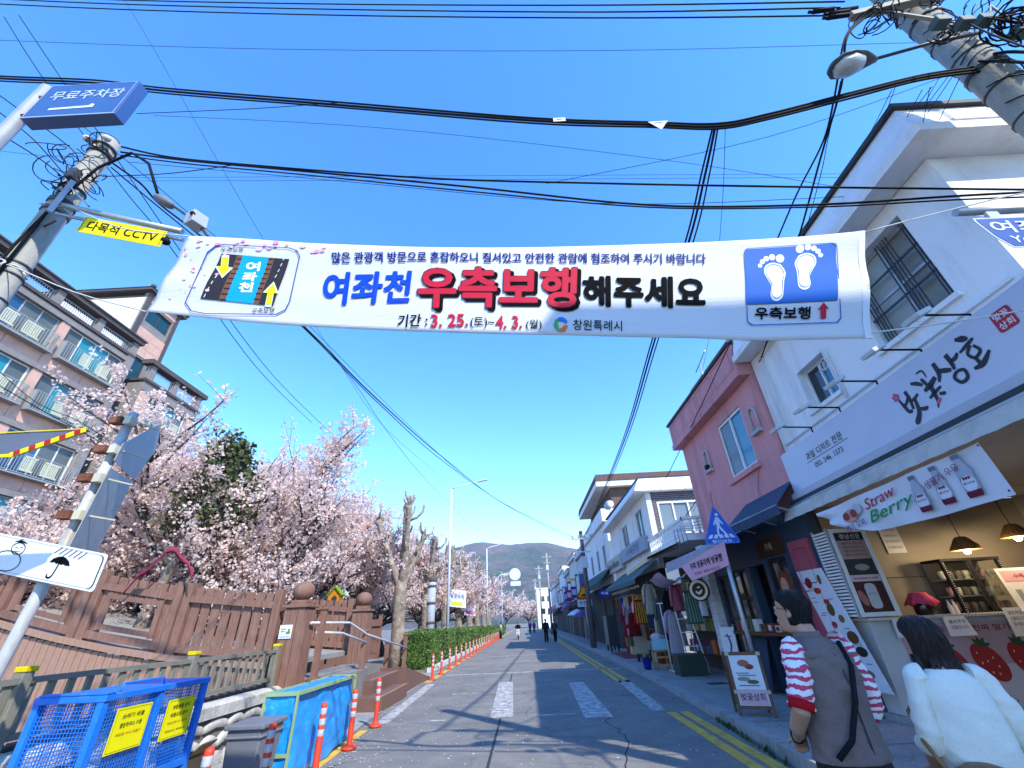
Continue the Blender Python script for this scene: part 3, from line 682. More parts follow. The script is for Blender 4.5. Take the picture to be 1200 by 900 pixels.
part('eyelets', m, flat('#333333'), hb)

# --- open shutter panel with a newspaper poster, its louvres
sp = thing('folding_shutter', 'white framed folding shutter panel with a strawberry milk poster', 'panel', (5.55, 7.6, 1.44)); pf = FY(7.62)
m = MB(); pf.slab(m, 5.24, 5.30, 1.46, 2.78, -.03, 0); pf.slab(m, 5.79, 5.86, 1.46, 2.78, -.03, 0); pf.slab(m, 5.301, 5.789, 1.46, 1.52, -.03, -.001); pf.slab(m, 5.301, 5.789, 2.72, 2.78, -.03, -.001); part('frame', m, alu, sp, bevel=.006)
m = MB(); pf.slab(m, 5.302, 5.788, 1.522, 2.718, -.025, -.014); po = part('poster', m, flat('#5a4a49', .4), sp)
m = MB(); pf.slab(m, 5.31, 5.78, 2.60, 2.71, -.014, -.011); part('title_band', m, flat('#2b2b2e'), po); text('경남신문', pf, 5.56, 2.655, .08, flat('#c9c4c0'), po, w=.36, d=-.008)
m = MB(); pf.slab(m, 5.31, 5.78, 2.30, 2.59, -.014, -.012); part('article', m, flat('#a58f8c'), po)
for k in range(4): text('생딸기로 만든 우유', pf, 5.55, 2.54 - k * .06, .035, flat('#6b2f33'), po, w=.36, d=-.009)
m = MB(); pf.slab(m, 5.31, 5.78, 2.06, 2.29, -.014, -.012); part('photo', m, flat('#3c3d3c'), po); m = MB(); pf.poly(m, ell(5.56, 2.17, .12, .05, 14), -.009); part('bowl_print', m, flat('#8f9290'), po)
m = MB(); pf.slab(m, 5.31, 5.78, 1.96, 2.055, -.014, -.012); part('caption_band', m, flat('#cdb9bd'), po); text('Strawberry milk', pf, 5.545, 2.005, .055, flat('#8d3a4c'), po, w=.40, d=-.008)
m = MB(); pf.slab(m, 5.31, 5.78, 1.53, 1.955, -.014, -.012); part('photo', m, flat('#4e2f2c'), po)
m = MB(); pf.poly(m, rrect(5.46, 5.64, 1.57, 1.93, .06), -.009); part('bottle_print', m, flat('#b9b9bd'), po); m = MB(); pf.poly(m, ell(5.38, 1.72, .06, .12, 10, .3), -.010); part('hand_print', m, flat('#a0685a'), po); text('딸기우유', pf, 5.55, 1.78, .03, ink, po, w=.12, d=-.006)
lv = thing('louvred_shutter', 'white louvred shutter folded beside the strawberry milk poster', 'shutter', (5.22, 7.8, 1.44)); m = MB()
for i in range(26): m.box(5.19, 5.225, 7.66, 8.02, 1.47 + i * .05, 1.47 + i * .05 + .03)
part('slats', m, alu, lv, kind='stuff'); m = MB(); m.box(5.20, 5.235, 7.63, 7.66, 1.45, 2.8); m.box(5.20, 5.235, 8.02, 8.05, 1.45, 2.8); part('frame', m, alug, lv)
# tall dessert menu poster leaning by the pink door
mp = thing('menu_poster', 'tall white dessert menu poster with fruit cups and waffles behind the man', 'poster', (5.18, 8.2, .5)); mfr = F((5.16, 8.78, 0), (0, -1, 0))
q = lambda a, t: (a + .55 * (1 - t) - .02, .5 + 1.72 * t)
m = MB(); m.prism([mfr.p(*q(0, 1)), mfr.p(*q(0, 0)), mfr.p(*q(.76, 0)), mfr.p(*q(.76, 1))], mfr.n * .012); part('sheet', m, vin, mp)
def blob(a, t, ra, rb, c, n='food_print', d=.016, rot=0):
    m = MB(); mfr.poly(m, ell(*q(a, t), ra, rb, 12, rot), d); return part(n, m, flat(c), mp)
for a, t, ra, rb, c in ((.2, .88, .1, .09, '#7d2426'), (.22, .82, .11, .04, '#b9a9a4'), (.34, .80, .1, .05, '#b5392e'), (.55, .9, .05, .08, '#6a4a2c'), (.42, .63, .09, .1, '#5a4a2a'), (.42, .70, .08, .04, '#a8322a'), (.56, .55, .07, .06, '#7b5a36'), (.3, .5, .07, .05, '#a4383a'), (.58, .40, .13, .09, '#6b4326'), (.60, .29, .13, .07, '#2c2422'), (.4, .12, .2, .07, '#6c6c55'), (.3, .06, .18, .05, '#4d4a38')): blob(a, t, ra, rb, c)
m = MB(); [strokes(m, mfr, [[(*q(a, t), .006), (*q(a + .13, t), .006)]], .017, 1) for a, t in ((.05, .74), (.05, .70), (.12, .6), (.5, .72), (.08, .58), (.16, .42), (.2, .38), (.5, .47), (.36, .22), (.55, .2))]; part('menu_lines', m, flat('#6d7488'), mp)
m = MB()
for i in range(5): strokes(m, mfr, [[(*q(.5 + i * .045, .44), .004), (*q(.5 + i * .045, .33), .004)]], .019, 1)
part('waffle_lines', m, flat('#3d2413'), mp)

# --- pink house
ph = thing('pink_house', 'pink rendered two storey house with a white window between two arched niches', 'house', (5.2, 10.3, .14))
f = FX(5.2); wl = [(-10.17, -8.88, 4.43, 5.80)]
m = MB(); wallgrid(m, f, -12.66, -8.06, 3.30, 6.16, .25, wl); part('wall', m, pink_w, ph)
m = MB(); m.box(5.453, 12, 12.40, 12.66, 3.3, 6.16); m.box(5.453, 12, 8.06, 8.3, 6.46, 6.9); part('side_wall', m, pink_w, ph)
m = MB(); m.box(4.95, 12, 8.06, 12.80, 6.17, 6.32); m.box(4.98, 12, 8.06, 12.77, 6.322, 6.98); part('parapet', m, pink_w, ph)
m = MB(); m.box(4.93, 12, 8.05, 12.83, 6.982, 7.05); part('coping', m, roofdark, ph)
pg = FX(4.978)
for k in range(4):
    a = -12.6 + k * 1.13; m = MB(); o_ = rrect(a, a + .98, 6.42, 6.9, .03, 2); ring2(m, pg, o_, .018, .004); part('panel_moulding', m, mat('pink_groove', (.30, .10, .11), .9), ph)
m = MB()
for (a0, a1, b0, b1) in ((-10.27, -8.78, 4.30, 4.42),): f.slab(m, a0, a1, b0, b1, 0, .07)
part('window_sill', m, pink_w, ph, bevel=.01)
window(ph, f, -10.168, -8.882, 4.432, 5.798, alu, glass_t, 2, 1, -.03, .06, gms=[mat('grey_pane', (.10, .105, .10), .15, .2, 1.), glass_t])
for k, (a, lb) in enumerate(((-8.45, None), (-11.15, None))):
    pts = [(a - .14, 4.98)] + [(a - .14 * math.cos(t), 5.38 + .14 * math.sin(t)) for t in [i * math.pi / 8 for i in range(9)]] + [(a + .14, 4.98)]
    m = MB(); m.tube([f.p(x, z, .03) for x, z in pts], .034, 6); f.slab(m, a - .19, a + .19, 4.92, 4.99, 0, .10); ni = part('niche', m, flat('#a9a6a8', .7), ph, label='white framed arched niche with a small black lamp' if k else 'white framed arched niche beside the corner building')
    m = MB(); m.prism([f.p(x, z, .001) for x, z in pts], f.n * .006); part('niche_back', m, pink_w, ni)
    if k: m = MB(); f.slab(m, a - .07, a + .07, 5.02, 5.12, .01, .12); part('niche_lamp', m, black, ni)
m = MB(); m.tube([(5.18, 11.6, 3.5), (5.18, 11.6, 4.4), (5.18, 11.5, 4.5)], .02, 6); part('pipe', m, pink_w, ph); m = MB(); m.tube([(5.19, 9.2, 3.4), (5.19, 9.25, 3.9), (5.19, 8.95, 4.25), (5.19, 8.9, 4.4)], .008, 5); part('pipe', m, pink_w, ph)
# stair box on the roof and a TV aerial
m = MB(); m.box(6.1, 8, 9.6, 12.3, 6.98, 8.05); sbx = part('stair_box', m, mat('yellowish_render', (.44, .43, .33), .85, .1, 2.), ph); m = MB(); m.box(5.9, 8.2, 9.4, 12.5, 8.053, 8.15); part('stair_box_roof', m, flat('#9a9a90'), sbx)
ae = thing('aerial', 'thin T shaped TV aerial on the pink house roof', 'aerial', (5.75, 10.7, 7.0)); m = MB(); m.cyl((5.4, 10.4, 7.0), (5.4, 10.4, 7.95), .018, 6); part('mast', m, steel, ae); m = MB(); m.cyl((5.4, 10.75, 7.85), (5.4, 9.9, 8.05), .016, 6); part('boom', m, steel, ae)
# ground floor of the pink house: dark navy shopfront
m = MB()
wallgrid(m, f, -12.66, -8.92, .14, 3.30, .2, [(-12.5, -11.9, .5, 2.45), (-11.75, -10.9, 1.25, 2.5), (-10.7, -10.0, .2, 2.5), (-9.85, -9.1, 1.2, 2.55)]); part('shopfront', m, navy, ph)
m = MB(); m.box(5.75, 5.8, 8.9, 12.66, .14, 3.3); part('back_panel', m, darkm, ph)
m = MB(); wallgrid(m, f, -8.918, -8.06, .14, 3.30, .2, []); part('shop_pier', m, navy, ph)
m = MB(); f.slab(m, -8.80, -8.16, .3, 2.74, .001, .05); dr = part('pink_door', m, flat('#a4505c', .5), ph, label='bright pink panelled door'); 
for b0, b1 in ((2.0, 2.6), (1.1, 1.9), (.4, 1.0)): m = MB(); ring2(m, f, rrect(-8.70, -8.27, b0, b1, .02, 1), .02, .054); part('door_panel', m, flat('#7f3844'), dr)
for a0, a1, b0, b1, cl, rw in ((-12.49, -11.91, .51, 2.44, 1, 2), (-11.74, -10.91, 1.26, 2.49, 2, 2), (-9.84, -9.11, 1.21, 2.54, 2, 2)): window(ph, f, a0, a1, b0, b1, flat('#3a2a22', .6), mat('shop_glass', (.03, .035, .04), .06, .0, spec=.7), cl, rw, -.04, .045)
m = MB(); f.slab(m, -11.78, -9.05, 1.16, 1.22, 0, .28); part('display_shelf', m, flat('#5a3b28'), ph)
m = MB(); f.slab(m, -10.0, -9.0, 2.60, 2.95, .002, .04); sg = part('shop_sign', m, flat('#4a2c1e', .6), ph, label='small brown wooden sign over the shop window'); text('카페', f, -9.5, 2.775, .15, flat('#b9a58c'), sg, d=.045)
# things displayed along the navy shopfront
random.seed(21)
for i in range(9):
    y = 11.6 - i * .3; z = 1.223; x = 5.05; c = random.choice(['#8a3a3a', '#b7a58a', '#5d6b4a', '#c9c3ba', '#a8786a', '#3d4a5a'])
    t_ = thing('gift_box', ['red', 'tan', 'olive', 'ivory', 'brown'][i % 5] + ' souvenir box on the brown shelf of the navy shop, ' + ['far end', 'second from the far end', 'third from the far end', 'fourth from the far end', 'in the middle', 'fourth from the near end', 'third from the near end', 'second from the near end', 'near end'][i], 'souvenir', (x, y, z), 'souvenirs on the navy shop shelf')
    c = ['#8a3a3a', '#b7a58a', '#5d6b4a', '#c9c3ba', '#6f4a36'][i % 5]
    m = MB(); h = random.uniform(.12, .26); m.box(x - .06, x + .07, y - .1, y + .1, z, z + h); part('carton', m, flat(c), t_, bevel=.006); m = MB(); m.box(x - .065, x - .0605, y - .06, y + .06, z + .03, z + h - .03); part('wrapper', m, flat('#c7beb4' if i % 2 else '#4b3a3a'), t_)
for (y, z0, z1, c, lb) in ((11.05, .25, 1.1, '#27384a', 'blue painted board leaning under the shop shelf'), (9.6, .25, 1.12, '#22364d', 'navy board leaning below the shop window')):
    b_ = thing('leaning_board', lb, 'board', (5.1, y, z0)); m = MB(); m.add([(4.95, y + .35, .145), (4.95, y - .35, .145), (5.13, y - .35, z1), (5.13, y + .35, z1), (4.98, y + .35, .145), (4.98, y - .35, .145), (5.16, y - .35, z1), (5.16, y + .35, z1)], [(0, 1, 2, 3), (7, 6, 5, 4), (0, 4, 5, 1), (1, 5, 6, 2), (2, 6, 7, 3), (3, 7, 4, 0)]); part('board', m, flat(c), b_)
    m = MB(); m.beam((4.93, y + .3, .15), (5.11, y + .3, z1), .04, .03); part('batten', m, flat('#6a4a2c'), b_)
# cut-out girl figure sign beside the shop window
cg = thing('cutout_figure', 'painted wooden cut-out of a long haired girl in a green dress on the navy shopfront', 'cut-out', (5.0, 9.0, .9)); cf2 = FX(5.0)
m = MB(); cf2.prism(m, ell(-9.0, 2.0, .2, .28, 16), 0, .03); part('hair', m, flat('#6e3a22'), cg); m = MB(); cf2.prism(m, ell(-9.0, 2.0, .12, .16, 14), .031, .038); part('face', m, flat('#b98a70'), cg)
m = MB(); cf2.prism(m, [(-9.16, 1.72), (-8.86, 1.72), (-8.78, 1.2), (-8.9, .75), (-9.12, .75), (-9.22, 1.2)], 0, .03); part('dress', m, flat('#5c6348'), cg); m = MB(); cf2.poly(m, ell(-9.04, 2.02, .012, .016, 8), .041); cf2.poly(m, ell(-8.96, 2.02, .012, .016, 8), .041); part('eyes', m, black, cg)
# navy awning above, grey awning with pink banner beyond
nm = mat('navy_canvas', (.028, .05, .095), .8, .1, 4.)
m = MB(); m.add([(5.18, 9.9, 3.75), (5.18, 7.95, 3.75), (4.62, 7.75, 3.28), (4.62, 9.9, 3.28), (4.62, 7.75, 3.10), (4.62, 9.9, 3.10)], [(0, 1, 2, 3), (3, 2, 4, 5)]); part('awning', m, nm, ph, label='navy canvas awning')
m = MB(); m.cyl((4.64, 7.8, 3.27), (4.64, 9.88, 3.27), .022, 8); [m.beam((5.15, y, 3.1), (4.65, y, 3.26), .025, .025) for y in (7.9, 8.9, 9.8)]; part('awning_frame', m, steel, ph)
gm_ = mat('mauve_canvas', (.30, .30, .36), .85, .12, 4.)
m = MB(); NS = 26
for i in range(NS):
    y0, y1 = 9.35 + 3.75 * i / NS, 9.35 + 3.75 * (i + 1) / NS; s = .012 * (i % 2)
    m.add([(5.18, y0, 3.28), (5.18, y1, 3.28), (4.06, y1, 2.90), (4.06, y0, 2.90), (4.05 - s, y1, 2.66), (4.05 - (.012 - s), y0, 2.66)], [(0, 3, 2, 1), (3, 5, 4, 2)])
part('awning', m, gm_, ph, label='mauve grey scalloped awning')
pb = thing('shop_banner', 'pink banner with dark lettering hung on the mauve awning edge', 'banner', (4.03, 10.2, 2.3)); pbf = FX(4.03)
m = MB(); m.prism([pbf.p(-11.75, 2.68), pbf.p(-11.2, 2.30), pbf.p(-9.0, 2.42), pbf.p(-8.95, 2.86)], pbf.n * .006); part('cloth', m, mat('pink_vinyl', (.60, .33, .42), .6, .05), pb)
text('커피 벚꽃라떼 벚꽃빵', pbf, -10.15, 2.60, .15, flat('#2a1d26'), pb, w=1.9, d=.012, bold=.02); text('포토존 셀프사진관', pbf, -10.2, 2.43, .06, flat('#a03a5c'), pb, w=1.5, d=.012)
rl = thing('round_sign', 'round cream and black coffee sign hanging under the mauve awning', 'sign', (4.5, 12.2, 2.0)); rf = F((4.55, 12.3, 2.15), (.75, -.65, 0))
m = MB(); rf.prism(m, ell(0, 0, .27, .27, 24), 0, .05); part('disc', m, flat('#2b211c'), rl); m = MB(); rf.poly(m, ell(0, 0, .235, .235, 24), .053); part('rim', m, flat('#cfc6b0'), rl); m = MB(); rf.poly(m, ell(0, 0, .17, .17, 24), .056); part('centre', m, flat('#3d3027'), rl); m = MB(); strokes(m, rf, [[(-.08, -.03, .02), (0, -.08, .03), (.09, 0, .02)], [(-.03, .05, .015), (.05, .07, .02)]], .06); part('cup_mark', m, flat('#cfc6b0'), rl)
m = MB(); m.cyl((4.6, 12.25, 2.42), (4.6, 12.25, 2.95), .01, 5); part('hanger', m, black, rl)

# --- low terrace shop between the pink house and the brick house
ts = thing('terrace_shop', 'low shop with a white balustrade terrace on its roof and cream awning', 'shop', (5.2, 15.2, .1))
m = MB(); m.box(4.95, 12, 13.4, 17.58, 3.55, 3.74); part('terrace_slab', m, white_w, ts)
m = MB(); m.box(5.6, 12, 12.9, 13.1, .1, 3.54); m.box(5.9, 6.0, 13.101, 17.6, .1, 3.54); part('wall', m, mat('dark_shop_interior', (.10, .075, .06), .9, .3, 2.), ts)  # dark brown colour stands in for the shop's unlit interior
rnd = random.Random(12)
for y in (13.6, 14.5, 15.4, 16.3, 17.0):
    for z in (.5, 1.1, 1.7, 2.3):
        part('shelf', bx(5.6, 5.9, y - .42, y + .42, z, z + .03), flat('#6a5238'), ts)
        for k in range(4): q = y - .33 + k * .2; part('packet', bx(5.62, 5.86, q, q + .15, z + .031, z + rnd.uniform(.15, .4)), flat(rnd.choice(['#a33a2a', '#c9b48a', '#4a6a8a', '#d0cac0', '#7a8a4a', '#8a4a6a', '#c98a3a'])), ts)
m = MB(); m.box(5.02, 5.4, 12.72, 13.1, .1, 3.3); pr = part('white_pier', m, mat('white_brick', (.50, .51, .53), .8, .1, 5.), ts)
m = MB(); [m.box(5.012, 5.408, 12.712, 13.108, .3 + i * .16, .308 + i * .16) for i in range(19)]; part('joints', m, flat('#8b8d92'), pr)
m = MB(); m.box(4.92, 5.05, 13.38, 17.58, 4.16, 4.24); m.box(4.92, 8, 13.37, 13.5, 4.161, 4.241); part('rail', m, white_w, ts)
for i in range(19):
    y = 13.6 + i * .215; m = MB(); m.lathe((4.985, y, 3.742), [(.05, 0), (.05, .05), (.03, .09), (.055, .2), (.035, .3), (.05, .37), (.05, .418)], 8); part('baluster', m, white_w, ts)
for i in range(8):
    x = 5.2 + i * .215; m = MB(); m.lathe((x, 13.44, 3.742), [(.05, 0), (.05, .05), (.03, .09), (.055, .2), (.035, .3), (.05, .37), (.05, .418)], 8); part('baluster', m, white_w, ts)
m = MB(); [m.tube([(4.9, 13.2 + k * .35, 3.4), (4.75, 12.9 + k * .3, 3.9), (5.3, 12.9, 4.0 - k * .1)], .014, 5) for k in range(4)]; part('awning_scaffold', m, steel, ts)
cm = mat('cream_awning', (.62, .54, .30), .8, .08, 3.); om = mat('ochre_tarp', (.55, .26, .03), .7, .15, 3.)
m = MB(); m.add([(4.95, 14.0, 3.62), (4.95, 17.6, 3.66), (3.92, 17.7, 3.10), (3.92, 14.4, 3.24)], [(0, 3, 2, 1)]); m.add([(3.92, 14.4, 3.24), (3.92, 17.7, 3.10), (3.92, 17.7, 2.98), (3.92, 14.4, 3.12)], [(0, 1, 2, 3)][:1]); part('awning', m, cm, ts, label='cream awning sheet')
m = MB(); m.add([(4.93, 14.05, 3.50), (4.93, 17.6, 3.54), (4.0, 17.6, 3.03), (4.0, 14.4, 3.17)], [(0, 1, 2, 3)]); part('awning_underside', m, om, ts, label='orange tarpaulin under the cream awning')
m = MB(); [m.beam((4.93, y, 3.48), (3.95, y, 3.02 + (17.6 - y) * .03), .03, .03) for y in (14.6, 15.6, 16.6, 17.5)]; part('awning_frame', m, steel, ts)

# --- brick fronted house
bh = thing('brick_house', 'white house with a dark brick gable wall and sloping white parapet', 'house', (5.2, 21.5, .1)); f = FX(5.2)
wh = [(-19.85, -18.65, 4.62, 5.70), (-23.0, -21.75, 4.58, 5.62)]
m = MB(); wallgrid(m, f, -26.2, -17.6, 3.2, 6.1, .2, wh); part('wall', m, white_w, bh)
brick = mat('dark_brick', (.075, .065, .068), .8, .3, 18.)
def brick_nodes(m, c1, c2, mo, sx=1.0, rot=None):
    nt = m.node_tree; b = nt.nodes['Principled BSDF']; tc = nt.nodes.new('ShaderNodeTexCoord'); mp = nt.nodes.new('ShaderNodeMapping'); mp.inputs['Rotation'].default_value = rot or (math.pi / 2, 0, 0)
    br = nt.nodes.new('ShaderNodeTexBrick'); br.inputs['Scale'].default_value = sx; br.inputs['Brick Width'].default_value = .22; br.inputs['Row Height'].default_value = .075; br.inputs['Mortar Size'].default_value = .009
    br.inputs['Color1'].default_value = (*c1, 1); br.inputs['Color2'].default_value = (*c2, 1); br.inputs['Mortar'].default_value = (*mo, 1)
    nt.links.new(tc.outputs['Object'], mp.inputs[0]); nt.links.new(mp.outputs[0], br.inputs[0]); nt.links.new(br.outputs[0], b.inputs['Base Color'])
    bp = nt.nodes.new('ShaderNodeBump'); bp.inputs['Distance'].default_value = .01; bp.inputs['Strength'].default_value = .6; bp.invert = True; nt.links.new(br.outputs['Fac'], bp.inputs['Height']); nt.links.new(bp.outputs[0], b.inputs['Normal'])
brick_nodes(brick, (.05, .045, .05), (.10, .085, .09), (.22, .21, .21))
fy = FY(17.6)
m = MB(); wallgrid(m, fy, 5.402, 11, 3.2, 6.1, .25, [(5.6, 7.5, 4.42, 5.70)]); part('brick_wall', m, brick, bh)
m = MB(); m.box(5.185, 5.399, 17.58, 17.62, 3.76, 6.1); part('corner_strip', m, white_w, bh)
window(bh, fy, 5.602, 7.498, 4.422, 5.698, alu, mat('blue_grey_pane', (.16, .22, .25), .2, .15, 1.), 3, 1, .02, .07, depth=.1)
for a0, a1, b0, b1 in wh: window(bh, f, a0 + .002, a1 - .002, b0 + .002, b1 - .002, alug, mat('green_pane', (.06, .09, .09), .15, .2, 1.), 2, 1, -.06, .05)
m = MB(); m.loft([[(4.72, 17.3, 6.12), (11, 17.3, 6.12), (11, 26.3, 6.02), (4.72, 26.3, 6.02)], [(4.72, 17.3, 6.2), (11, 17.3, 6.2), (11, 26.3, 6.1), (4.72, 26.3, 6.1)], [(5.05, 17.62, 6.72), (11, 17.62, 6.72), (11, 26.0, 6.62), (5.05, 26.0, 6.62)]], smooth=False); part('parapet', m, white_rough, bh)
m = MB(); m.box(5.02, 11, 17.6, 26.1, 6.722, 6.78); part('coping', m, roofdark, bh)
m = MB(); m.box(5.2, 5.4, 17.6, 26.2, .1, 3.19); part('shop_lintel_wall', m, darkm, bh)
sgf = FX(5.0); m = MB(); sgf.slab(m, -23.2, -18.4, 3.98, 4.56, -.15, 0); s1 = part('signboard', m, flat('#8f97a6', .5), bh); text('수제공방', sgf, -20.6, 4.28, .34, flat('#59606d'), s1, w=2.6, d=.006)
m = MB(); sgf.slab(m, -27.8, -23.3, 3.80, 4.50, -.15, .02); s2 = part('signboard', m, flat('#a8aaa2', .5), bh, label='cream signboard with rounded grey letters'); text('Rose Moon', sgf, -25.6, 4.15, .36, flat('#5b5a50'), s2, w=3.4, d=.028, bold=.03)
teal = mat('teal_canvas', (.035, .095, .10), .8, .12, 3.)
m = MB(); m.add([(5.18, 17.7, 3.55), (5.18, 24.5, 3.55), (4.2, 24.5, 2.90), (4.2, 17.7, 2.86), (4.2, 24.5, 2.74), (4.2, 17.7, 2.70)], [(0, 3, 2, 1), (3, 5, 4, 2)]); part('awning', m, teal, bh, label='teal canvas awning')
m = MB()
for i in range(12): m.ball((4.35, 18.0 + i * .5, 2.62), .06, n=8, m=6)
part('string_of_bulbs', m, flat('#a9a79c', .3), bh)
m = MB(); wallgrid(m, FX(5.196), -26.2, -17.6, .1, 3.18, .05, [(-19.6, -18.0, .1, 2.5), (-22.3, -20.2, .1, 2.5), (-25.6, -23.0, .1, 2.5)]); part('shopfront', m, mat('brown_front', (.07, .05, .04), .8, .3, 2.), bh)
# satellite dish on the parapet
sd = thing('satellite_dish', 'white satellite dish on the roof behind the white parapet', 'satellite dish', (5.3, 26.6, 6.9)); m = MB(); ax = V((-.5, -.75, .4)).normalized(); rq = ax.to_track_quat('Z', 'Y')
m.loft([[V((5.3, 25.6, 7.45)) + rq @ V((r * math.cos(k * .449), r * math.sin(k * .449), z)) for k in range(14)] for r, z in ((.33, .10), (.24, .045), (.12, .01), (.01, 0))]); part('dish', m, flat('#c9ccd2', .4), sd); m = MB(); m.cyl((5.3, 25.7, 6.6), (5.3, 25.64, 7.45), .03, 6); m.cyl(V((5.3, 25.6, 7.45)), V((5.3, 25.6, 7.45)) + ax * .45, .015, 5); part('mount', m, steel, sd)

# --- brown topped house and the row beyond
bt = thing('brown_house', 'tall house with a dark brown brick upper storey under a wide dark roof', 'house', (5.2, 32.5, .1))
brn = mat('brown_brick', (.12, .07, .05), .85, .3, 12.); brick_nodes(brn, (.10, .055, .042), (.16, .09, .065), (.08, .07, .065), 1.0, None)
m = MB(); m.box(5.9, 11, 27.5, 37.0, 6.9, 9.05); part('upper_wall', m, brn, bt)
m = MB(); m.box(4.95, 11.5, 27.0, 37.3, 9.06, 9.40); part('eave', m, white_w, bt); m = MB(); m.loft([[(4.9, 26.95, 9.41), (11.5, 26.95, 9.41), (11.5, 37.35, 9.41), (4.9, 37.35, 9.41)], [(5.0, 27.05, 9.86), (11.5, 27.05, 9.86), (11.5, 37.25, 9.86), (5.0, 37.25, 9.86)]], smooth=False); part('roof', m, mat('roof_brown', (.10, .06, .05), .9, .2, 4.), bt)
f = FX(5.2); wh = [(-29.6, -28.6, 4.4, 5.7), (-32.2, -31.2, 4.4, 5.7), (-35.2, -34.2, 4.4, 5.7)]
m = MB(); wallgrid(m, f, -38.0, -27.0, 3.4, 6.85, .2, wh); part('wall', m, white_w, bt); m = MB(); m.box(5.402, 11, 27.0, 27.2, 3.4, 6.85); part('end_wall', m, white_w, bt)
m = MB(); m.box(5.0, 5.25, 26.95, 38.0, 6.852, 7.62); m.box(5.251, 11, 26.95, 27.15, 6.852, 7.62); part('parapet', m, white_w, bt)
for h in wh: window(bt, f, h[0] + .002, h[1] - .002, h[2] + .002, h[3] - .002, alug, glass_d, 2, 1, -.05, .05)
m = MB(); fy = FY(27.5); fy.slab(m, 6.6, 7.3, 7.6, 8.5, 0, .02); part('window', m, glass_d, bt)
grn = mat('dark_green_canvas', (.012, .05, .04), .8, .12, 3.)
m = MB(); m.add([(5.18, 27, 4.3), (5.18, 38, 4.3), (4.2, 36, 3.40), (4.2, 26.2, 3.40), (4.2, 36, 3.15), (4.2, 26.2, 3.15)], [(0, 3, 2, 1), (3, 5, 4, 2)]); part('awning', m, grn, bt, label='dark green canvas awning')
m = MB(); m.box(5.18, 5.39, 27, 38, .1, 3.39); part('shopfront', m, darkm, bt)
m = MB(); m.box(5.12, 5.175, 28, 29.2, .1, 2.6); m.box(5.12, 5.175, 31, 32.4, .1, 2.6); part('door', m, flat('#2d2a2a'), bt)
# --- the row of shop houses further down the street
def row_house(y0, y1, h, wallc, label, seed, awc=None, sign=None, roofc='#4a4a4c', dx=0.0, par=.5):
    rnd = random.Random(seed); x = 5.2 + dx
    t = thing('shop_house', label, 'house', (x, (y0 + y1) / 2, .1), 'shop houses along the right pavement'); f = FX(x); n = max(2, int((y1 - y0) / 2.6)); hs_ = []
    for i in range(n):
        c = -(y0 + (y1 - y0) * (i + .5) / n); hs_.append((c - .6, c + .6, 4.2, 5.5))
    wm = mat('render_' + str(seed), wallc, .85, .1, 1.2, stain=tuple(v * .65 for v in lin(wallc)), stain_scale=.8)
    m = MB(); wallgrid(m, f, -y1, -y0, 3.2, h, .2, hs_); m.box(x + .205, x + 6, y0, y0 + .2, .1, h); m.box(x + .205, x + 6, y1 - .2, y1, .1, h); part('wall', m, wm, t)
    for q in hs_: window(t, f, q[0] + .002, q[1] - .002, q[2] + .002, q[3] - .002, rnd.choice([alu, alug]), rnd.choice([glass_d, glass_g, glass_d]), 2, 1, -.06, .06)
    m = MB(); m.box(x - .25, x + 6, y0, y1, h + .002, h + .12); m.box(x - .2, x + 6, y0 + .05, y1 - .05, h + .122, h + par); part('parapet', m, wm, t)
    m = MB(); m.box(x - .23, x + 6, y0 + .02, y1 - .02, h + par + .002, h + par + .06); part('coping', m, flat(roofc), t)
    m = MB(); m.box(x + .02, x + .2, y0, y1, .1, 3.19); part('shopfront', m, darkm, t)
    for i in range(n):
        c = y0 + (y1 - y0) * (i + .5) / n; m = MB(); m.box(x - .02, x + .018, c - .55, c + .55, .12, 2.35); part('shop_door', m, flat(rnd.choice(['#3a3d40', '#5a4a3c', '#2c3a34', '#70757a', '#8a6a5a'])), t)
    if awc:
        m = MB(); m.add([(x - .02, y0 + .3, 3.3), (x - .02, y1 - .3, 3.3), (x - 1.0, y1 - .3, 2.75), (x - 1.0, y0 + .3, 2.75), (x - 1.0, y1 - .3, 2.55), (x - 1.0, y0 + .3, 2.55)], [(0, 3, 2, 1), (3, 5, 4, 2)]); part('awning', m, flat(awc, .8), t)
    m = MB(); m.box(x - .16, x - .002, y0 + .3, y1 - .3, 3.32, 3.95); part('signboard', m, flat(sign or '#9aa0a6', .5), t)
    return t
row_house(38.3, 45, 6.6, '#b9bdc4', 'pale grey shop house just past the brown topped house', 1, '#2b3036', '#8a2f35')
row_house(45.2, 53, 7.0, '#c7c4bd', 'cream shop house with a maroon awning and dark upstairs windows', 2, '#5a1f26', '#c9c9c9')
row_house(53.2, 60, 6.3, '#a5acb5', 'blue grey shop house in the middle of the far row', 3, '#6a4a7a', '#5a4c9a')
row_house(60.3, 70, 7.4, '#cfd2d6', 'white shop house with a red trimmed parapet down the street', 4, None, '#6a74b0', '#a02a2e')
row_house(70.2, 82, 6.5, '#b0aca8', 'beige shop house far down the street', 5, '#2f5a4a', '#b9b9b9')
row_house(82.2, 98, 6.8, '#c5c8cc', 'long pale shop house near the end of the street', 6, '#7a3a6a', '#a33b6a')
row_house(-6.5, -3, 10.0, '#b5b1aa', 'taller pale shop house, unseen behind the camera, added to shade the street banner', 9, '#3a4a3a', '#9a9a9a')  # unseen house added so its shadow falls on the banner's right half
tw = thing('white_block', 'plain white flat roofed block closing the view at the end of the street', 'building', (6, 132, 0))
m = MB(); m.box(3.0, 9.5, 130, 140, -.01, 9.3); part('wall', m, white_rough, tw); m = MB(); m.box(2.8, 9.7, 129.8, 140.2, 9.302, 9.6); part('roof', m, white_w, tw)
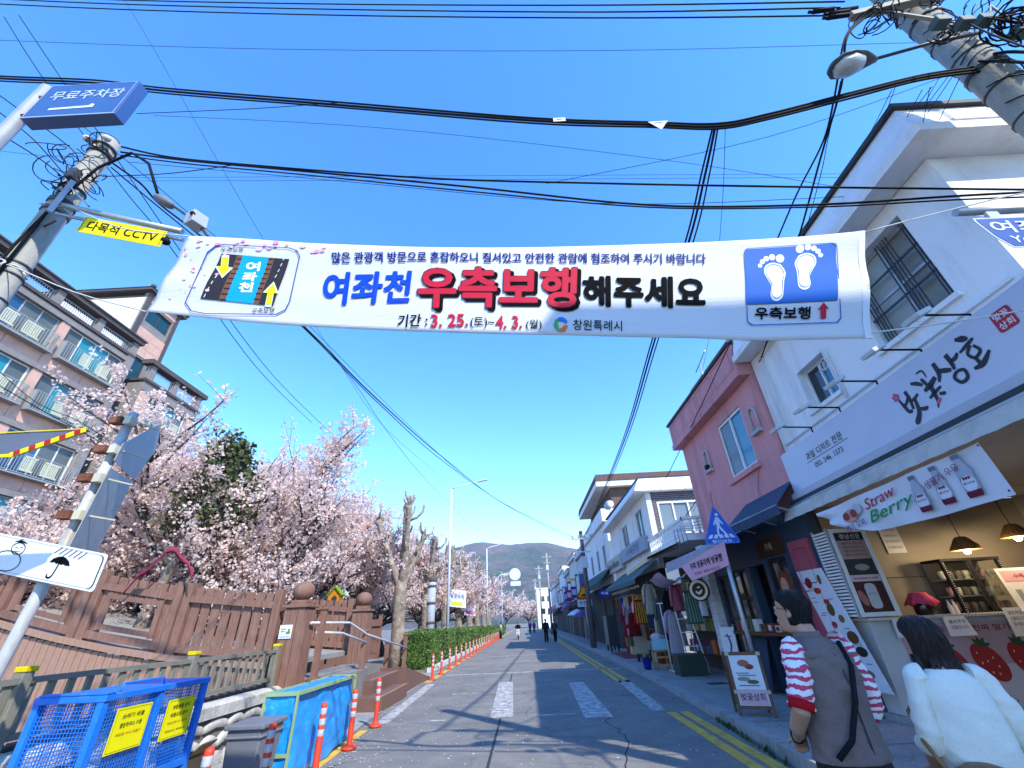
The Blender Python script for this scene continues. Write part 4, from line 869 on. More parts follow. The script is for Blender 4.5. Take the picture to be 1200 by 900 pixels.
for x in (4.2, 5.8, 7.6):
    for z in (3.2, 6.2): part('window', bx(x, x + .9, 129.93, 129.99, z, z + 1.3), glass_d, tw)
# hanging signs, goods and umbrellas of the far shops
for y, c, lb in ((44, '#5a2a8a', 'purple box sign hanging from the far shop row'), (52, '#2a3a8a', 'blue box sign on the far shop row'), (49, '#8a2a4a', 'magenta round fronted sign on the maroon awning shop')):
    t = thing('box_sign', lb, 'sign', (4.7, y, 3.2)); m = MB(); m.box(4.25, 5.15, y - .1, y + .1, 3.35, 4.3); part('panel', m, flat(c), t, bevel=.02); m = MB(); m.box(4.32, 5.08, y - .112, y - .102, 3.6, 4.05); part('sign_face', m, flat('#b9b0c4'), t); m = MB(); m.cyl((5.1, y, 3.8), (5.25, y, 3.8), .03, 6); part('bracket', m, steel, t)
for y, c, n_ in ((39.5, '#c9c9c4', 'white'), (42, '#2f7a5a', 'green'), (46.5, '#c9a23a', 'yellow'), (50.5, '#b03a3a', 'red'), (55, '#d0d0d4', 'pale grey'), (58, '#3a6ab0', 'sky blue'), (63, '#c96a2a', 'orange'), (67, '#7a3a8a', 'violet')):
    t = thing('upright_sign', n_ + ' narrow upright shop sign fixed to the far row', 'sign', (4.9, y, 3.4)); part('panel', bx(4.55, 5.1, y - .08, y + .08, 3.4, 5.2), flat(c), t, bevel=.02); part('sign_face', bx(4.62, 5.03, y - .09, y - .082, 3.6, 5.0), flat('#e2e0da' if n_ not in ('white', 'pale grey') else '#4a5a8a'), t)
bs = thing('round_blue_sign', 'blue shop sign with white lettering hanging over the pavement by the green awning', 'sign', (4.4, 27.2, 2.6)); rf = FY(27.2, 0, 0)
m = MB(); rf.prism(m, ell(4.55, 2.85, .34, .24, 20), 0, .08); part('disc', m, flat('#1c2c8a'), bs); text('카페', rf, 4.55, 2.85, .17, flat('#d4d8ea'), bs, w=.4, d=.085); m = MB(); m.cyl((4.55, 27.24, 3.09), (4.55, 27.24, 3.3), .015, 5); part('hanger', m, black, bs)
for x, y, z, c, lb in ((4.3, 36.5, 2.2, '#6a4a7c', 'mauve parasol open in front of the far shops'), (4.2, 39.5, 2.35, '#c9c9cf', 'white parasol open in front of the far shops')):
    t = thing('parasol', lb, 'parasol', (x, y, .1)); m = MB(); m.lathe((x, y, z - .45), [(.9, 0), (.6, .22), (.3, .36), (.02, .45)], 10, False); part('canopy', m, flat(c, .8), t); m = MB(); m.cyl((x, y, .1), (x, y, z - .05), .02, 6); part('pole', m, steel, t)

# ---------------------------------------------------------------- goods in front of the shops
def garment(name, lb, x, y, z0, z1, w, mcol, stripes=None, group=None, yaw=0, sleeves=True):
    t = thing(name, lb, 'clothing', (x, y, z0), group); f = F((x, y, 0), (math.cos(yaw), math.sin(yaw), 0)); m = MB(); rings = []
    for i in range(8):
        s = i / 7; z = z1 + (z0 - z1) * s; hw = w * (.5 if i == 0 else .62 + .38 * s); ring = []
        for k in range(16):
            a = k * math.pi / 8; ring.append(f.p(hw * math.cos(a) * (1 + .05 * math.sin(a * 4 + s * 3) * s), z, (.05 + .03 * s) * math.sin(a) + .02 * s * math.sin(a * 5)))
        rings.append(ring)
    m.loft(rings); bd = part('body', m, mcol, t)
    if sleeves:
        for sg in (-1, 1):
            m = MB(); m.tube([f.p(sg * w * .5, z1 - .03), f.p(sg * w * .95, z1 - .22), f.p(sg * w * 1.1, z1 - .62)], [.05, .055, .05], 8); part('sleeve', m, mcol, t)
    m = MB(); m.tube([f.p(-w * .4, z1 - .01), f.p(0, z1 + .06), f.p(0, z1 + .14)], .006, 5); part('hanger', m, steel, t)
    if stripes:
        for k in (-.7, -.35, 0, .35, .7):
            m = MB(); m.add([f.p(w * k * (.75 + .25 * s) + dx_, z1 + (z0 - z1) * s, -.0 + .1 * (1 - k * k) ** .5 * (.62 + .5 * s) + .012) for s in (.1, .5, .95) for dx_ in (-.018, .018)], [(0, 2, 3, 1), (2, 4, 5, 3)]); part('stripe', m, stripes, t)
    return t
rk = thing('clothes_rack', 'white tubular clothes rack standing on the pavement', 'rack', (4.7, 15.4, .1)); m = MB()
for x in (4.35, 5.15): m.cyl((x, 15.5, .1), (x, 15.5, 1.95), .018, 6); m.cyl((x, 15.2, .12), (x, 15.8, .12), .018, 6)
m.cyl((4.25, 15.5, 1.95), (5.25, 15.5, 1.95), .018, 6); part('frame', m, alu, rk)
gp = 'clothes hung for sale outside the low shop'
garment('dress', 'long white and mauve striped dress on the near side of the rack', 4.55, 15.25, .45, 1.75, .24, mat('mauve_cloth', (.36, .28, .36), .9, .12, 9.), flat('#b9b2bb'), gp, .3)
garment('cardigan', 'white long sleeved top hanging behind the striped dress', 4.85, 15.6, .75, 1.75, .24, flat('#b3b3bb', .9), None, gp, .5)
garment('checked_dress', 'green and white checked dress hanging from the awning', 4.98, 14.35, 1.35, 2.25, .27, mat('green_check', (.05, .13, .09), .9, .5, 26.), flat('#8fa596'), gp, .2, False)
garment('shirt', 'beige shirt hanging high at the left of the stall', 4.35, 16.6, 1.65, 2.6, .25, flat('#a59c8c', .9), None, gp, .4)
garment('coat', 'grey long coat hanging beside the beige shirt', 4.5, 16.2, .9, 2.1, .22, flat('#5b5c5c', .9), None, gp, .6)
garment('red_cloth', 'bright red printed cloth hanging at the stall entrance', 4.15, 17.6, 1.35, 2.15, .28, flat('#8d1416', .9), flat('#b99a3a'), gp, .2, False)
garment('red_apron', 'dark red apron hanging left of the red cloth', 4.15, 18.9, .95, 1.75, .27, flat('#6a1216', .9), None, gp, .2, False)
garment('blouse', 'pink top hanging high on the rail beside the checked dress', 4.75, 14.9, 1.7, 2.45, .2, flat('#a55a6a', .9), None, gp, .3)
garment('black_jacket', 'black jacket hanging under the lilac cloth', 4.65, 15.3, 1.7, 2.3, .24, flat('#17171b', .9), None, gp, .3)
garment('white_scarf', 'long white scarf hanging at the pier', 4.85, 13.1, 1.55, 2.55, .12, flat('#b5bac6', .9), None, gp, .6, False)
# second row of hung clothes
for (y, z0, z1, w_, c, lb) in ((17.2, .6, 1.7, .22, '#c9b9a0', 'cream linen dress hanging by the corner of the brick house'), (18.3, 1.2, 2.2, .24, '#3f5a7a', 'denim blue shirt hanging under the teal awning'), (19.5, .8, 1.9, .22, '#b05a3a', 'rust orange dress hanging under the teal awning'), (20.3, 1.3, 2.3, .24, '#d0cdc6', 'white shirt hanging under the teal awning'), (21.2, .7, 1.8, .22, '#4a4a3a', 'olive dress hanging under the teal awning'), (22.3, 1.3, 2.3, .24, '#a58aa0', 'mauve shirt hanging at the far end of the teal awning'), (23.2, .8, 2.0, .22, '#8a2a3a', 'wine red dress hanging at the far end of the teal awning')):
    garment('dress' if z0 < 1 else 'shirt', lb, 4.75, y, z0, z1, w_, flat(c, .9), None, 'clothes hung under the teal awning', .3)
lc = thing('lilac_cloth', 'lilac cloth draped like a canopy over the clothes stall', 'cloth', (4.4, 14.2, 2.4)); m = MB(); NN = 10
m.add([(3.95 + .9 * i / NN, 13.6 + 1.2 * j / 6, 2.72 - .3 * math.sin(i / NN * 3.14) * .8 - .12 * j / 6 + .02 * math.sin(i * 2.1 + j)) for j in range(7) for i in range(NN + 1)], [(j * (NN + 1) + i, j * (NN + 1) + i + 1, (j + 1) * (NN + 1) + i + 1, (j + 1) * (NN + 1) + i) for j in range(6) for i in range(NN)], True); part('sheet', m, mat('lilac', (.40, .33, .45), .9, .1, 4.), lc)
gb = thing('planter_box', 'dark green planter box at the foot of the white pier', 'planter', (4.7, 14.6, .1)); m = MB(); m.box(4.25, 5.0, 14.35, 14.95, .1, .55); part('tub', m, mat('dark_green', (.018, .035, .025), .6, .15, 4.), gb, bevel=.012); m = MB(); m.box(4.22, 5.03, 14.32, 14.98, .551, .60); part('rim', m, mat('dark_green_rim', (.025, .045, .032), .6), gb)
ld = thing('ladder_stand', 'white ladder shaped display stand behind the planter box', 'stand', (5.0, 14.9, .1)); m = MB(); m.cyl((4.75, 15.0, .1), (4.65, 15.1, 2.2), .02, 6); m.cyl((5.2, 14.7, .1), (4.95, 14.95, 2.2), .02, 6); part('rails', m, alu, ld)
for i in range(5): m = MB(); s = .15 + i * .17; m.cyl(V((4.75, 15., .1)).lerp(V((4.65, 15.1, 2.2)), s), V((5.2, 14.7, .1)).lerp(V((4.95, 14.95, 2.2)), s), .014, 6); part('rung', m, alu, ld)
# small bamboo stool with goods, blue bucket, table
wood = mat('bamboo', (.38, .22, .09), .7, .25, 12., .2, 40.)
stl = thing('stool', 'light wooden slatted stool carrying a pale blue box', 'stool', (4.25, 16.1, .1)); m = MB()
for x, y in ((4.05, 15.95), (4.45, 15.95), (4.05, 16.3), (4.45, 16.3)): m.cyl((x, y, .1), (x, y, .62), .025, 6)
part('legs', m, wood, stl); [part('slat', bx(4.02 + k * .155, 4.15 + k * .155, 15.92, 16.33, .621, .645), wood, stl) for k in range(3)]; m = MB(); [m.beam((4.05, 15.95, z), (4.45, 15.95, z), .03, .05) for z in (.25, .45)]; part('stretcher', m, wood, stl)
bbx = thing('basket', 'pale blue box heaped with white cloth on the stool', 'box', (4.25, 16.1, .65)); m = MB(); m.box(4.06, 4.46, 15.95, 16.3, .648, .95); part('carton', m, flat('#7fb7c4'), bbx, bevel=.01); m = MB(); m.ball((4.2, 16.1, 1.0), .2, .16, .12); m.ball((4.36, 16.15, .98), .14, .13, .1); part('cloth_heap', m, flat('#a9a9b3', .9), bbx)
bk = thing('bucket', 'small blue bucket beside the stool', 'bucket', (3.85, 16.5, .1)); m = MB(); m.lathe((3.85, 16.5, .1), [(.11, 0), (.14, .3), (.15, .31), (.13, .29)], 12); part('shell', m, flat('#1d2f8f', .4), bk); m = MB(); m.tube([(3.72, 16.5, .4), (3.78, 16.5, .5), (3.92, 16.5, .5), (3.98, 16.5, .4)], .006, 5); part('handle', m, steel, bk)
mt = thing('doormat', 'flat red carpet mat laid on the pavement before the shops', 'mat', (4.6, 22.4, .1)); part('mat_sheet', bx(4.0, 5.1, 20.8, 24.3, .10, .118), mat('red_carpet', (.22, .025, .03), .95, .2, 10.), mt)
# crates, cartons and shelves of goods in the open shopfronts
random.seed(33)
cols = ['#8a2a20', '#a58a5a', '#5a3a2a', '#c9b08a', '#3a5a4a', '#b7b1a8', '#70402a', '#a9662a', '#4a4a5a']
nm_ = ['dark red', 'straw', 'brown', 'tan', 'green', 'pale', 'chestnut', 'orange brown', 'slate']
i = 0
for y in (18.3, 19.0, 19.7, 20.6, 21.3, 22.0, 22.9, 23.7):
    for lv_ in range(random.choice([1, 2, 3])):
        c = i % 9; z = .1 + lv_ * .36
        t = thing('crate', f'{nm_[c]} goods crate, ' + ['bottom', 'middle', 'top'][lv_] + f' of its stack, ' + {18.3: 'nearest stack', 19.0: 'second stack', 19.7: 'third stack', 20.6: 'fourth stack', 21.3: 'fifth stack', 22.0: 'sixth stack by the red mat', 22.9: 'seventh stack', 23.7: 'farthest stack'}[y], 'crate', (4.95, y, z), 'goods crates outside the teal awning shop')
        m = MB(); m.box(4.72, 5.15, y - .24, y + .24, z, z + .30); part('carton', m, flat(cols[c]), t); m = MB(); m.box(4.74, 5.13, y - .22, y + .22, z + .301, z + .35); part('goods', m, flat(cols[(c + 4) % 9], .8), t); i += 1
for y, c, lb in ((19.3, '#a59a86', 'cream shop awning sign board standing by the crates'), (25.2, '#3b3b3d', 'black standing sign board at the shop door'), (26.3, '#9a8d86', 'pale standing sign by the green awning shop')):
    t = thing('standing_sign', lb, 'sign', (4.4, y, .1)); m = MB(); m.box(4.15, 4.65, y, y + .05, .35, 1.7); part('board', m, flat(c), t); m = MB(); m.box(4.2, 4.24, y - .12, y + .2, .1, .349); m.box(4.56, 4.6, y - .12, y + .2, .1, .349); part('feet', m, black, t)
for y, c in ((20.0, '#b58f2a'), (20.9, '#8a2a2a'), (21.8, '#b9b4a8'), (22.7, '#3a4a8a'), (23.6, '#a5482a')):
    t = thing('hanging_goods', {'#b58f2a': 'yellow bundle', '#8a2a2a': 'red bundle', '#b9b4a8': 'white bundle', '#3a4a8a': 'blue bundle', '#a5482a': 'orange bundle'}[c] + ' of souvenirs hanging below the teal awning', 'souvenirs', (4.6, y, 2.1), 'souvenirs hung below the teal awning'); m = MB(); [m.box(4.5 + k * .1, 4.58 + k * .1, y - .05, y + .05, 2.0 - .1 * (k % 2), 2.4) for k in range(4)]; part('strings', m, flat(c, .8), t); m = MB(); m.cyl((4.45, y, 2.42), (4.95, y, 2.42), .012, 5); part('rod', m, steel, t)

# A-frame board on the pavement
af = thing('a_frame_sign', 'wooden A-frame board with a dessert poster on the kerb by the blue crossing sign', 'sandwich board', (3.75, 8.75, .14)); aff = F((3.36, 8.62, .14), (.50, -.20, 0), (.05, .14, 1))
wd = mat('dark_wood', (.13, .055, .03), .6, .25, 9., .15, 40., grain=(8, 8, 1))
m = MB(); aff.slab(m, 0, .045, 0, .88, -.03, 0); aff.slab(m, .50, .545, 0, .88, -.03, 0); aff.slab(m, .046, .499, .835, .878, -.03, -.001); aff.slab(m, .046, .499, .10, .145, -.03, -.001); part('front_frame', m, wd, af, bevel=.004)
b2 = F((3.36 + .1, 8.62 + .42, .14), (.50, -.20, 0), (-.05, -.15, 1)); m = MB(); b2.slab(m, 0, .045, 0, .88, -.03, 0); b2.slab(m, .50, .545, 0, .88, -.03, 0); b2.slab(m, .046, .499, .1, .87, -.02, -.005); part('rear_frame', m, wd, af)
m = MB(); aff.slab(m, .047, .498, .147, .833, -.02, -.008); bd = part('poster', m, paper, af)
m = MB(); aff.slab(m, .06, .485, .155, .36, -.008, -.004); part('pink_field', m, flat('#c9a0a6'), bd); text('벚꽃상회', aff, .27, .26, .10, tx, bd, w=.36, d=.0, bold=.01)
for a, b, ra, rb, c in ((.25, .72, .09, .05, '#a0604a'), (.33, .67, .07, .04, '#8a3a34'), (.2, .5, .1, .03, '#7f8a78'), (.33, .46, .09, .03, '#6a5a4a')): m = MB(); aff.poly(m, ell(a, b, ra, rb, 12), -.003); part('food_print', m, flat(c), bd)
m = MB(); strokes(m, aff, [[(.1, .58, .006), (.3, .58, .006)], [(.12, .55, .006), (.4, .55, .006)], [(.1, .41, .006), (.42, .41, .006)]], -.003, 1); part('menu_lines', m, ink, bd)
m = MB()
for a, b in ((.03, .86), (.515, .86), (.03, .33), (.515, .33)): aff.slab(m, a - .03, a + .035, b - .03, b + .02, .0, .012)
part('corner_clip', m, flat('#b0a58e'), af)
# metal stand panel left of the A-frame
ps = thing('poster_stand', 'white poster on a grey stand against the navy shopfront', 'poster', (4.95, 12.4, .14)); pf2 = F((4.88, 12.6, .14), (.2, -.45, 0), (0.05, 0, 1)); m = MB(); pf2.slab(m, 0, .45, .45, 1.15, -.02, 0); part('board', m, paper, ps); m = MB(); pf2.slab(m, .02, .05, 0, 1.2, -.06, -.021); pf2.slab(m, .4, .43, 0, 1.2, -.06, -.021); part('frame', m, steel, ps); m = MB(); strokes(m, pf2, [[(.2, 1.0, .02), (.28, .8, .03), (.22, .6, .02)], [(.1, .95, .01), (.35, .95, .01)]], .004); part('picture', m, flat('#4a4f66'), ps)
# ---------------------------------------------------------------- left side: apartment block
pinkst = mat('pink_granite_panel', (.56, .335, .245), .7, .10, 3., .15, 60., stain=(.44, .27, .22), stain_scale=.8)
greyst = mat('grey_stone_and_shade', (.21, .185, .17), .75, .15, 3.)
capst = mat('brown_coping', (.075, .058, .052), .7, .15, 3.)
railw = mat('pale_railing', (.27, .28, .275), .5, .05)
creamrail = mat('cream_lattice', (.46, .46, .33), .6, .1)
bal_dark = mat('dark_rail', (.05, .048, .05), .5, .1)
g_teal = mat('teal_curtain_glass', (.02, .22, .25), .15, .1, .6, spec=.5)
g_blue = mat('blue_reflecting_glass', (.02, .07, .15), .06, .3, .4, spec=.8)
g_grey = mat('grey_screen_glass', (.10, .115, .105), .3, .15, 1.)
ap = thing('apartment_block', 'pink granite apartment block with railed balconies and teal glazing beyond the cherry trees', 'building', (-24, 14, 0))
XF = -22.7; f = FL(XF)
bays = [(16.4, 19.6), (12.7, 15.9), (9.0, 12.2), (5.3, 8.5), (1.6, 4.8)]
def facade(f, y0, y1, bays, tops, parent, ztop, hh=1.85):
    holes = [(a, b, zt - hh, zt) for a, b in bays for zt in tops]
    m = MB(); wallgrid(m, f, y0, y1, 3.4, ztop, .35, holes); part('wall', m, greyst, parent)
    zs = sorted(tops)
    for zi, zt in enumerate(tops):
        # spandrel panels under each row of windows, piers between the windows
        zb = zt - hh; zl = zb - (2.8 - hh)
        xs = []; y = y0
        for a, b in sorted(bays): xs += [a - .02, (a + b) / 2, b + .02]
        xs = sorted([y0 + .01] + xs + [y1 - .01])
        for u0, u1 in zip(xs, xs[1:]):
            if u1 - u0 < .12: continue
            m = MB(); f.slab(m, u0 + .012, u1 - .012, zl + .30, zb - .02, .001, .04); part('stone_panel', m, pinkst, parent)
        prev = y0
        for a, b in sorted(bays) + [(y1, y1)]:
            if a - prev > .2:
                for q0, q1 in ((zb + .0, zb + .9), (zb + .92, zt + .0)):
                    m = MB(); f.slab(m, prev + .03, a - .03, q0, q1, .001, .035); part('stone_panel', m, pinkst, parent)
            prev = b
        m = MB(); f.slab(m, y0, y1, zt + .01, zt + .27, .0, .10); part('soffit_shade_band', m, greyst, parent)  # band in dark grey stands in for the soffit shade above the windows
    k = 0
    for zt in tops:
        for a, b in sorted(bays, reverse=True):
            gl = [[g_grey, g_teal, g_teal, g_grey], [g_blue, g_blue, g_grey, g_grey], [g_grey, g_teal, g_grey, g_grey]][k % 3]; k += 1
            window(parent, f, a + .002, b - .002, zt - hh + .002, zt - .002, alu if k % 2 else alug, g_grey, 4, 1, -.10, .06, gms=gl)
            rl = MB(); zb = zt - hh
            for zz_ in (zb + .02, zb + .88): f.slab(rl, a - .08, b + .08, zz_ - .014, zz_ + .014, .30, .33)
            f.slab(rl, a - .08, b + .08, zb - .12, zb - .06, .04, .42)
            n = int((b - a) / .12)
            for i in range(n + 1):
                y = a + (b - a) * i / n
                if .28 < i / n < .46 or .56 < i / n < .8: continue
                f.slab(rl, y - .009, y + .009, zb + .02, zb + .88, .31, .328)
            for y in (a - .08, b + .06): f.slab(rl, y, y + .03, zb - .05, zb + .9, .04, .34)
            rp = part('railing', rl, railw, parent)
            cl = MB()
            for s0, s1 in ((.28, .46), (.56, .8)):
                y0_, y1_ = a + (b - a) * s0, a + (b - a) * s1
                for q in range(int((y1_ - y0_) / .09)): f.slab(cl, y0_ + q * .09, y0_ + q * .09 + .05, zb + .15, zb + .78, .305, .335)
                f.slab(cl, y0_, y1_, zb + .72, zb + .80, .304, .336); f.slab(cl, y0_, y1_, zb + .12, zb + .2, .304, .336)
            part('lattice', cl, creamrail, rp)
tops = [15.75, 12.95, 10.15, 7.35]
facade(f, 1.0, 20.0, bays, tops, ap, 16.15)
m = MB(); f.slab(m, 19.62, 20.02, 3.4, 16.1, .041, .16); part('corner_pilaster', m, greyst, ap)
m = MB(); m.box(-38, XF - .36, 1, 20, 3.4, 16.1); part('core', m, greyst, ap)
m = MB(); m.box(-38, XF + .12, .9, 20.05, 16.16, 16.32); part('terrace_ledge', m, capst, ap)
m = MB(); m.box(XF - .6, XF + .22, .8, 20.15, 17.12, 17.36); m.box(XF - .65, XF + .3, .7, 20.22, 17.361, 17.44); part('roof_beam', m, capst, ap)
for i in range(9): m = MB(); y = 1.3 + i * 2.3; m.box(XF - .35, XF + .05, y, y + .35, 16.321, 17.119); part('terrace_post', m, greyst, ap)
m = MB(); f.slab(m, 1, 20, 16.4, 16.44, -.1, -.06); f.slab(m, 1, 20, 16.92, 16.96, -.1, -.06)
for i in range(158): f.slab(m, 1 + i * .12, 1.025 + i * .12, 16.44, 16.92, -.09, -.07)
part('terrace_railing', m, railw, ap)
m = MB(); m.box(XF - 3, XF - 1.8, 16.5, 18.8, 16.33, 17.0); part('terrace_wall', m, flat('#c9c6bf'), ap)
m = MB(); m.box(-30, XF - .4, 1, 20, -.01, 3.399); part('dark_undercroft', m, darkm, ap)  # solid dark block stands in for the shaded open carport behind the columns
for i in range(6): m = MB(); m.box(XF - .38, XF, 1.2 + i * 3.7, 1.8 + i * 3.7, -.01, 3.398); part('column', m, greyst, ap)
# stair tower
XT = -24.5; ft = FL(XT)
m = MB(); wallgrid(m, ft, 20.7, 23.4, 0, 22.1, .3, [(21.2, 23.1, 20.1, 21.3), (21.0, 22.6, 16.0, 17.6)]); m.box(-33, XT - .301, 20.9, 23.4, 0, 22.1); part('tower_wall', m, greyst, ap)
for r in range(13):
    for c in range(2):
        u0, u1 = 20.98 + c * 1.2, 20.98 + c * 1.2 + 1.18; z0 = 14.0 + r * .62
        if z0 + .6 > 20.0 and c >= 0 and z0 < 21.3: continue
        if z0 + .6 > 16.0 and z0 < 17.6: continue
        m = MB(); ft.slab(m, u0, u1, z0, z0 + .6, .001, .04); part('stone_panel', m, pinkst, ap)
for h in ((21.2, 23.1, 20.1, 21.3), (21.0, 22.6, 16.0, 17.6)): window(ap, ft, h[0] + .002, h[1] - .002, h[2] + .002, h[3] - .002, bal_dark, mat('dark_teal_glass', (.01, .05, .06), .08, .2), 2, 1, -.1, .06)
m = MB(); ft.slab(m, 20.68, 20.95, 12, 22.1, .0, .12); ft.slab(m, 23.2, 23.42, 12, 22.1, .0, .12); part('tower_corner', m, capst, ap)
fe = FY(20.7); tile = mat('white_tile', (.62, .60, .52), .5, .05, 2.)
for r in range(6):
    for c in range(6):
        m = MB(); fe.slab(m, -32.4 + c * 1.3, -31.12 + c * 1.3, 16.2 + r * .92, 17.1 + r * .92, -.2, .02); part('white_tile', m, tile, ap)
m = MB(); m.box(-33.2, XT + .35, 20.35, 23.7, 22.101, 22.3); m.loft([[(-33.2, 20.3, 22.301), (XT + .4, 20.3, 22.301), (XT + .4, 23.75, 22.301), (-33.2, 23.75, 22.301)], [(-33.2, 21.4, 22.7), (XT - .6, 21.4, 22.7), (XT - .6, 22.7, 22.7), (-33.2, 22.7, 22.7)]], smooth=False); part('tower_roof', m, capst, ap)
m = MB(); m.ball((XT + .3, 20.45, 22.42), .16); m.ball((XT + .3, 23.65, 22.42), .16); part('roof_finial', m, capst, ap)
m = MB(); m.box(-33, -26.2, 20.05, 20.69, 0, 15.6); part('link_wall', m, greyst, ap)
for z in (12.4, 15.2): m = MB(); m.box(-25.9, -25.0, 20.1, 20.6, z, z + .7); part('air_conditioner', m, flat('#c9c9c6'), ap, bevel=.03)
# second wing
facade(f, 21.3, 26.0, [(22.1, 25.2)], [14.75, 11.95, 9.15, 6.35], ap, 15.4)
m = MB(); m.box(-32, XF - .36, 21.3, 26, 3.4, 15.35); part('core', m, greyst, ap)
m = MB(); m.box(-32, XF + .1, 21.2, 26.1, 15.41, 15.55); m.box(XF - .5, XF + .2, 21.1, 26.2, 16.55, 16.85); part('roof_beam', m, capst, ap)
for y in (21.4, 23.4, 25.6): m = MB(); m.box(XF - .35, XF + .03, y, y + .35, 15.551, 16.549); part('terrace_post', m, greyst, ap)
m = MB(); f.slab(m, 21.3, 26, 15.68, 15.72, -.1, -.06); f.slab(m, 21.3, 26, 16.3, 16.34, -.1, -.06); [f.slab(m, 21.3 + i * .12, 21.325 + i * .12, 15.72, 16.3, -.09, -.07) for i in range(39)]; part('terrace_railing', m, railw, ap)
m = MB(); m.box(-32, XF - .3, 21.3, 26, -.01, 3.399); part('dark_undercroft', m, darkm, ap)  # same dark block in place of the shaded space under this wing

# ---------------------------------------------------------------- left side: wooden footbridge with its fences
woodb = mat('brown_stained_timber', (.195, .098, .066), .75, .2, 5., .25, 40., grain=(6, 6, .8), stain=(.25, .15, .115), stain_scale=2.)
woodl = mat('weathered_light_timber', (.31, .18, .125), .8, .2, 5., .2, 40., grain=(6, 6, .8))
deckm = mat('grey_deck', (.26, .25, .23), .85, .2, 4., .2, 30., grain=(1, 8, 1))
fb = thing('footbridge', 'arched brown timber footbridge with slatted fences and ball topped gate posts', 'footbridge', (-7, 11.2, 0))
dz = lambda x: 1.13 + .13 * max(0, -x - 4.9) * .55 + .0165 * max(0, -x - 4.9) ** 2       # deck level along the arch
for seg in range(9):
    x1 = -4.9 - seg * 1.05; x0 = x1 - 1.05; m = MB()
    m.add([(x0, 9.25, dz(x0)), (x1, 9.25, dz(x1)), (x1, 13.2, dz(x1)), (x0, 13.2, dz(x0)), (x0, 9.25, dz(x0) - .1), (x1, 9.25, dz(x1) - .1), (x1, 13.2, dz(x1) - .1), (x0, 13.2, dz(x0) - .1)], [(0, 1, 2, 3), (7, 6, 5, 4), (0, 4, 5, 1), (1, 5, 6, 2), (2, 6, 7, 3), (3, 7, 4, 0)]); part('deck_board', m, deckm, fb)
    m = MB(); m.beam((x0, 9.21, dz(x0) - .04), (x1, 9.21, dz(x1) - .04), .07, .1); part('edge_beam', m, woodl, fb)
for i in range(62):
    x = -4.95 - i * .15; h = dz(x) - .1; m = MB(); m.box(x - .14, x - .006, 9.235, 9.26, .05, h); part('skirt_board', m, woodl, fb)
def fence_panel(x0, x1, y, opening):
    z0 = lambda x: dz(x) + .02; H = 1.17
    for xx in (x0, x1):
        m = MB(); m.box(xx - .075, xx + .075, y - .08, y + .08, z0(xx) - .1, z0(xx) + H + .06); part('fence_post', m, woodb, fb, bevel=.008)
    a, b = x0 + .08, x1 - .08; n = max(3, int((b - a) / .2)); 
    for lev, w in ((.10, .13), (H - .22, .12)): m = MB(); m.beam((a, y - .045, z0(a) + lev), (b, y - .045, z0(b) + lev), .05, w, (0, 0, 1)); part('rail', m, woodb, fb)
    for i in range(n):
        x = a + (b - a) * (i + .5) / n; w = (b - a) / n * .40
        if opening and abs(x - (a + b) / 2) < (b - a) * .34:
            segs = [(.86, 1.16)]
        else: segs = [(-.02, 1.16)]
        for s0, s1 in segs:
            m = MB(); m.add([(x - w, y, z0(x - w) + s0), (x + w, y, z0(x + w) + s0), (x + w, y, z0(x + w) + s1), (x - w, y, z0(x - w) + s1), (x - w, y + .028, z0(x - w) + s0), (x + w, y + .028, z0(x + w) + s0), (x + w, y + .028, z0(x + w) + s1), (x - w, y + .028, z0(x - w) + s1)], [(0, 1, 2, 3), (7, 6, 5, 4), (0, 4, 5, 1), (1, 5, 6, 2), (2, 6, 7, 3), (3, 7, 4, 0)]); part('slat', m, woodb, fb)
    if opening:
        c0, c1 = a + (b - a) * .14, b - (b - a) * .14
        for p, q, w in (((c0, y - .05, z0(c0) + .26), (c1, y - .05, z0(c1) + .26), .09), ((c0, y - .05, z0(c0) + .80), (c1, y - .05, z0(c1) + .80), .09)): m = MB(); m.beam(p, q, .05, w); part('opening_frame', m, woodb, fb)
        for xx in (c0, c1): m = MB(); m.box(xx - .05, xx + .05, y - .074, y - .026, z0(xx) + .2, z0(xx) + .86); part('opening_frame', m, woodb, fb)
X = [-4.98, -6.86, -7.06, -8.78, -8.98, -10.7, -10.9, -12.6]
fence_panel(X[1], X[0], 9.30, False); fence_panel(X[3], X[2], 9.30, True); fence_panel(X[5], X[4], 9.30, True); fence_panel(X[7], X[6], 9.30, False)
fence_panel(X[1], X[0], 13.25, False); fence_panel(X[3], X[2], 13.25, False); fence_panel(X[5], X[4], 13.25, True)
fence_panel(-4.35, -3.75, 11.9, False) if 0 else None
for y, lb in ((9.45, None), (13.1, None)):
    cx = -4.58; m = MB(); m.box(cx - .21, cx + .21, y - .21, y + .21, .3, 2.04); gp_ = part('gate_post', m, woodb, fb, bevel=.01)
    for k in range(3): m = MB(); m.box(cx - .2 + k * .135, cx - .075 + k * .135, y - .232, y - .212, .35, 2.0); part('cladding_board', m, woodb, gp_)
    for k in range(3): m = MB(); m.box(cx + .212, cx + .232, y - .2 + k * .135, y - .075 + k * .135, .35, 2.0); part('cladding_board', m, woodb, gp_)
    m = MB(); m.box(cx - .26, cx + .26, y - .26, y + .26, 2.041, 2.10); m.box(cx - .16, cx + .16, y - .16, y + .16, 2.101, 2.18); part('post_cap', m, woodb, gp_, bevel=.012)
    m = MB(); m.ball((cx, y, 2.35), .21, .21, .185, 20, 12); part('post_ball', m, woodb, gp_)
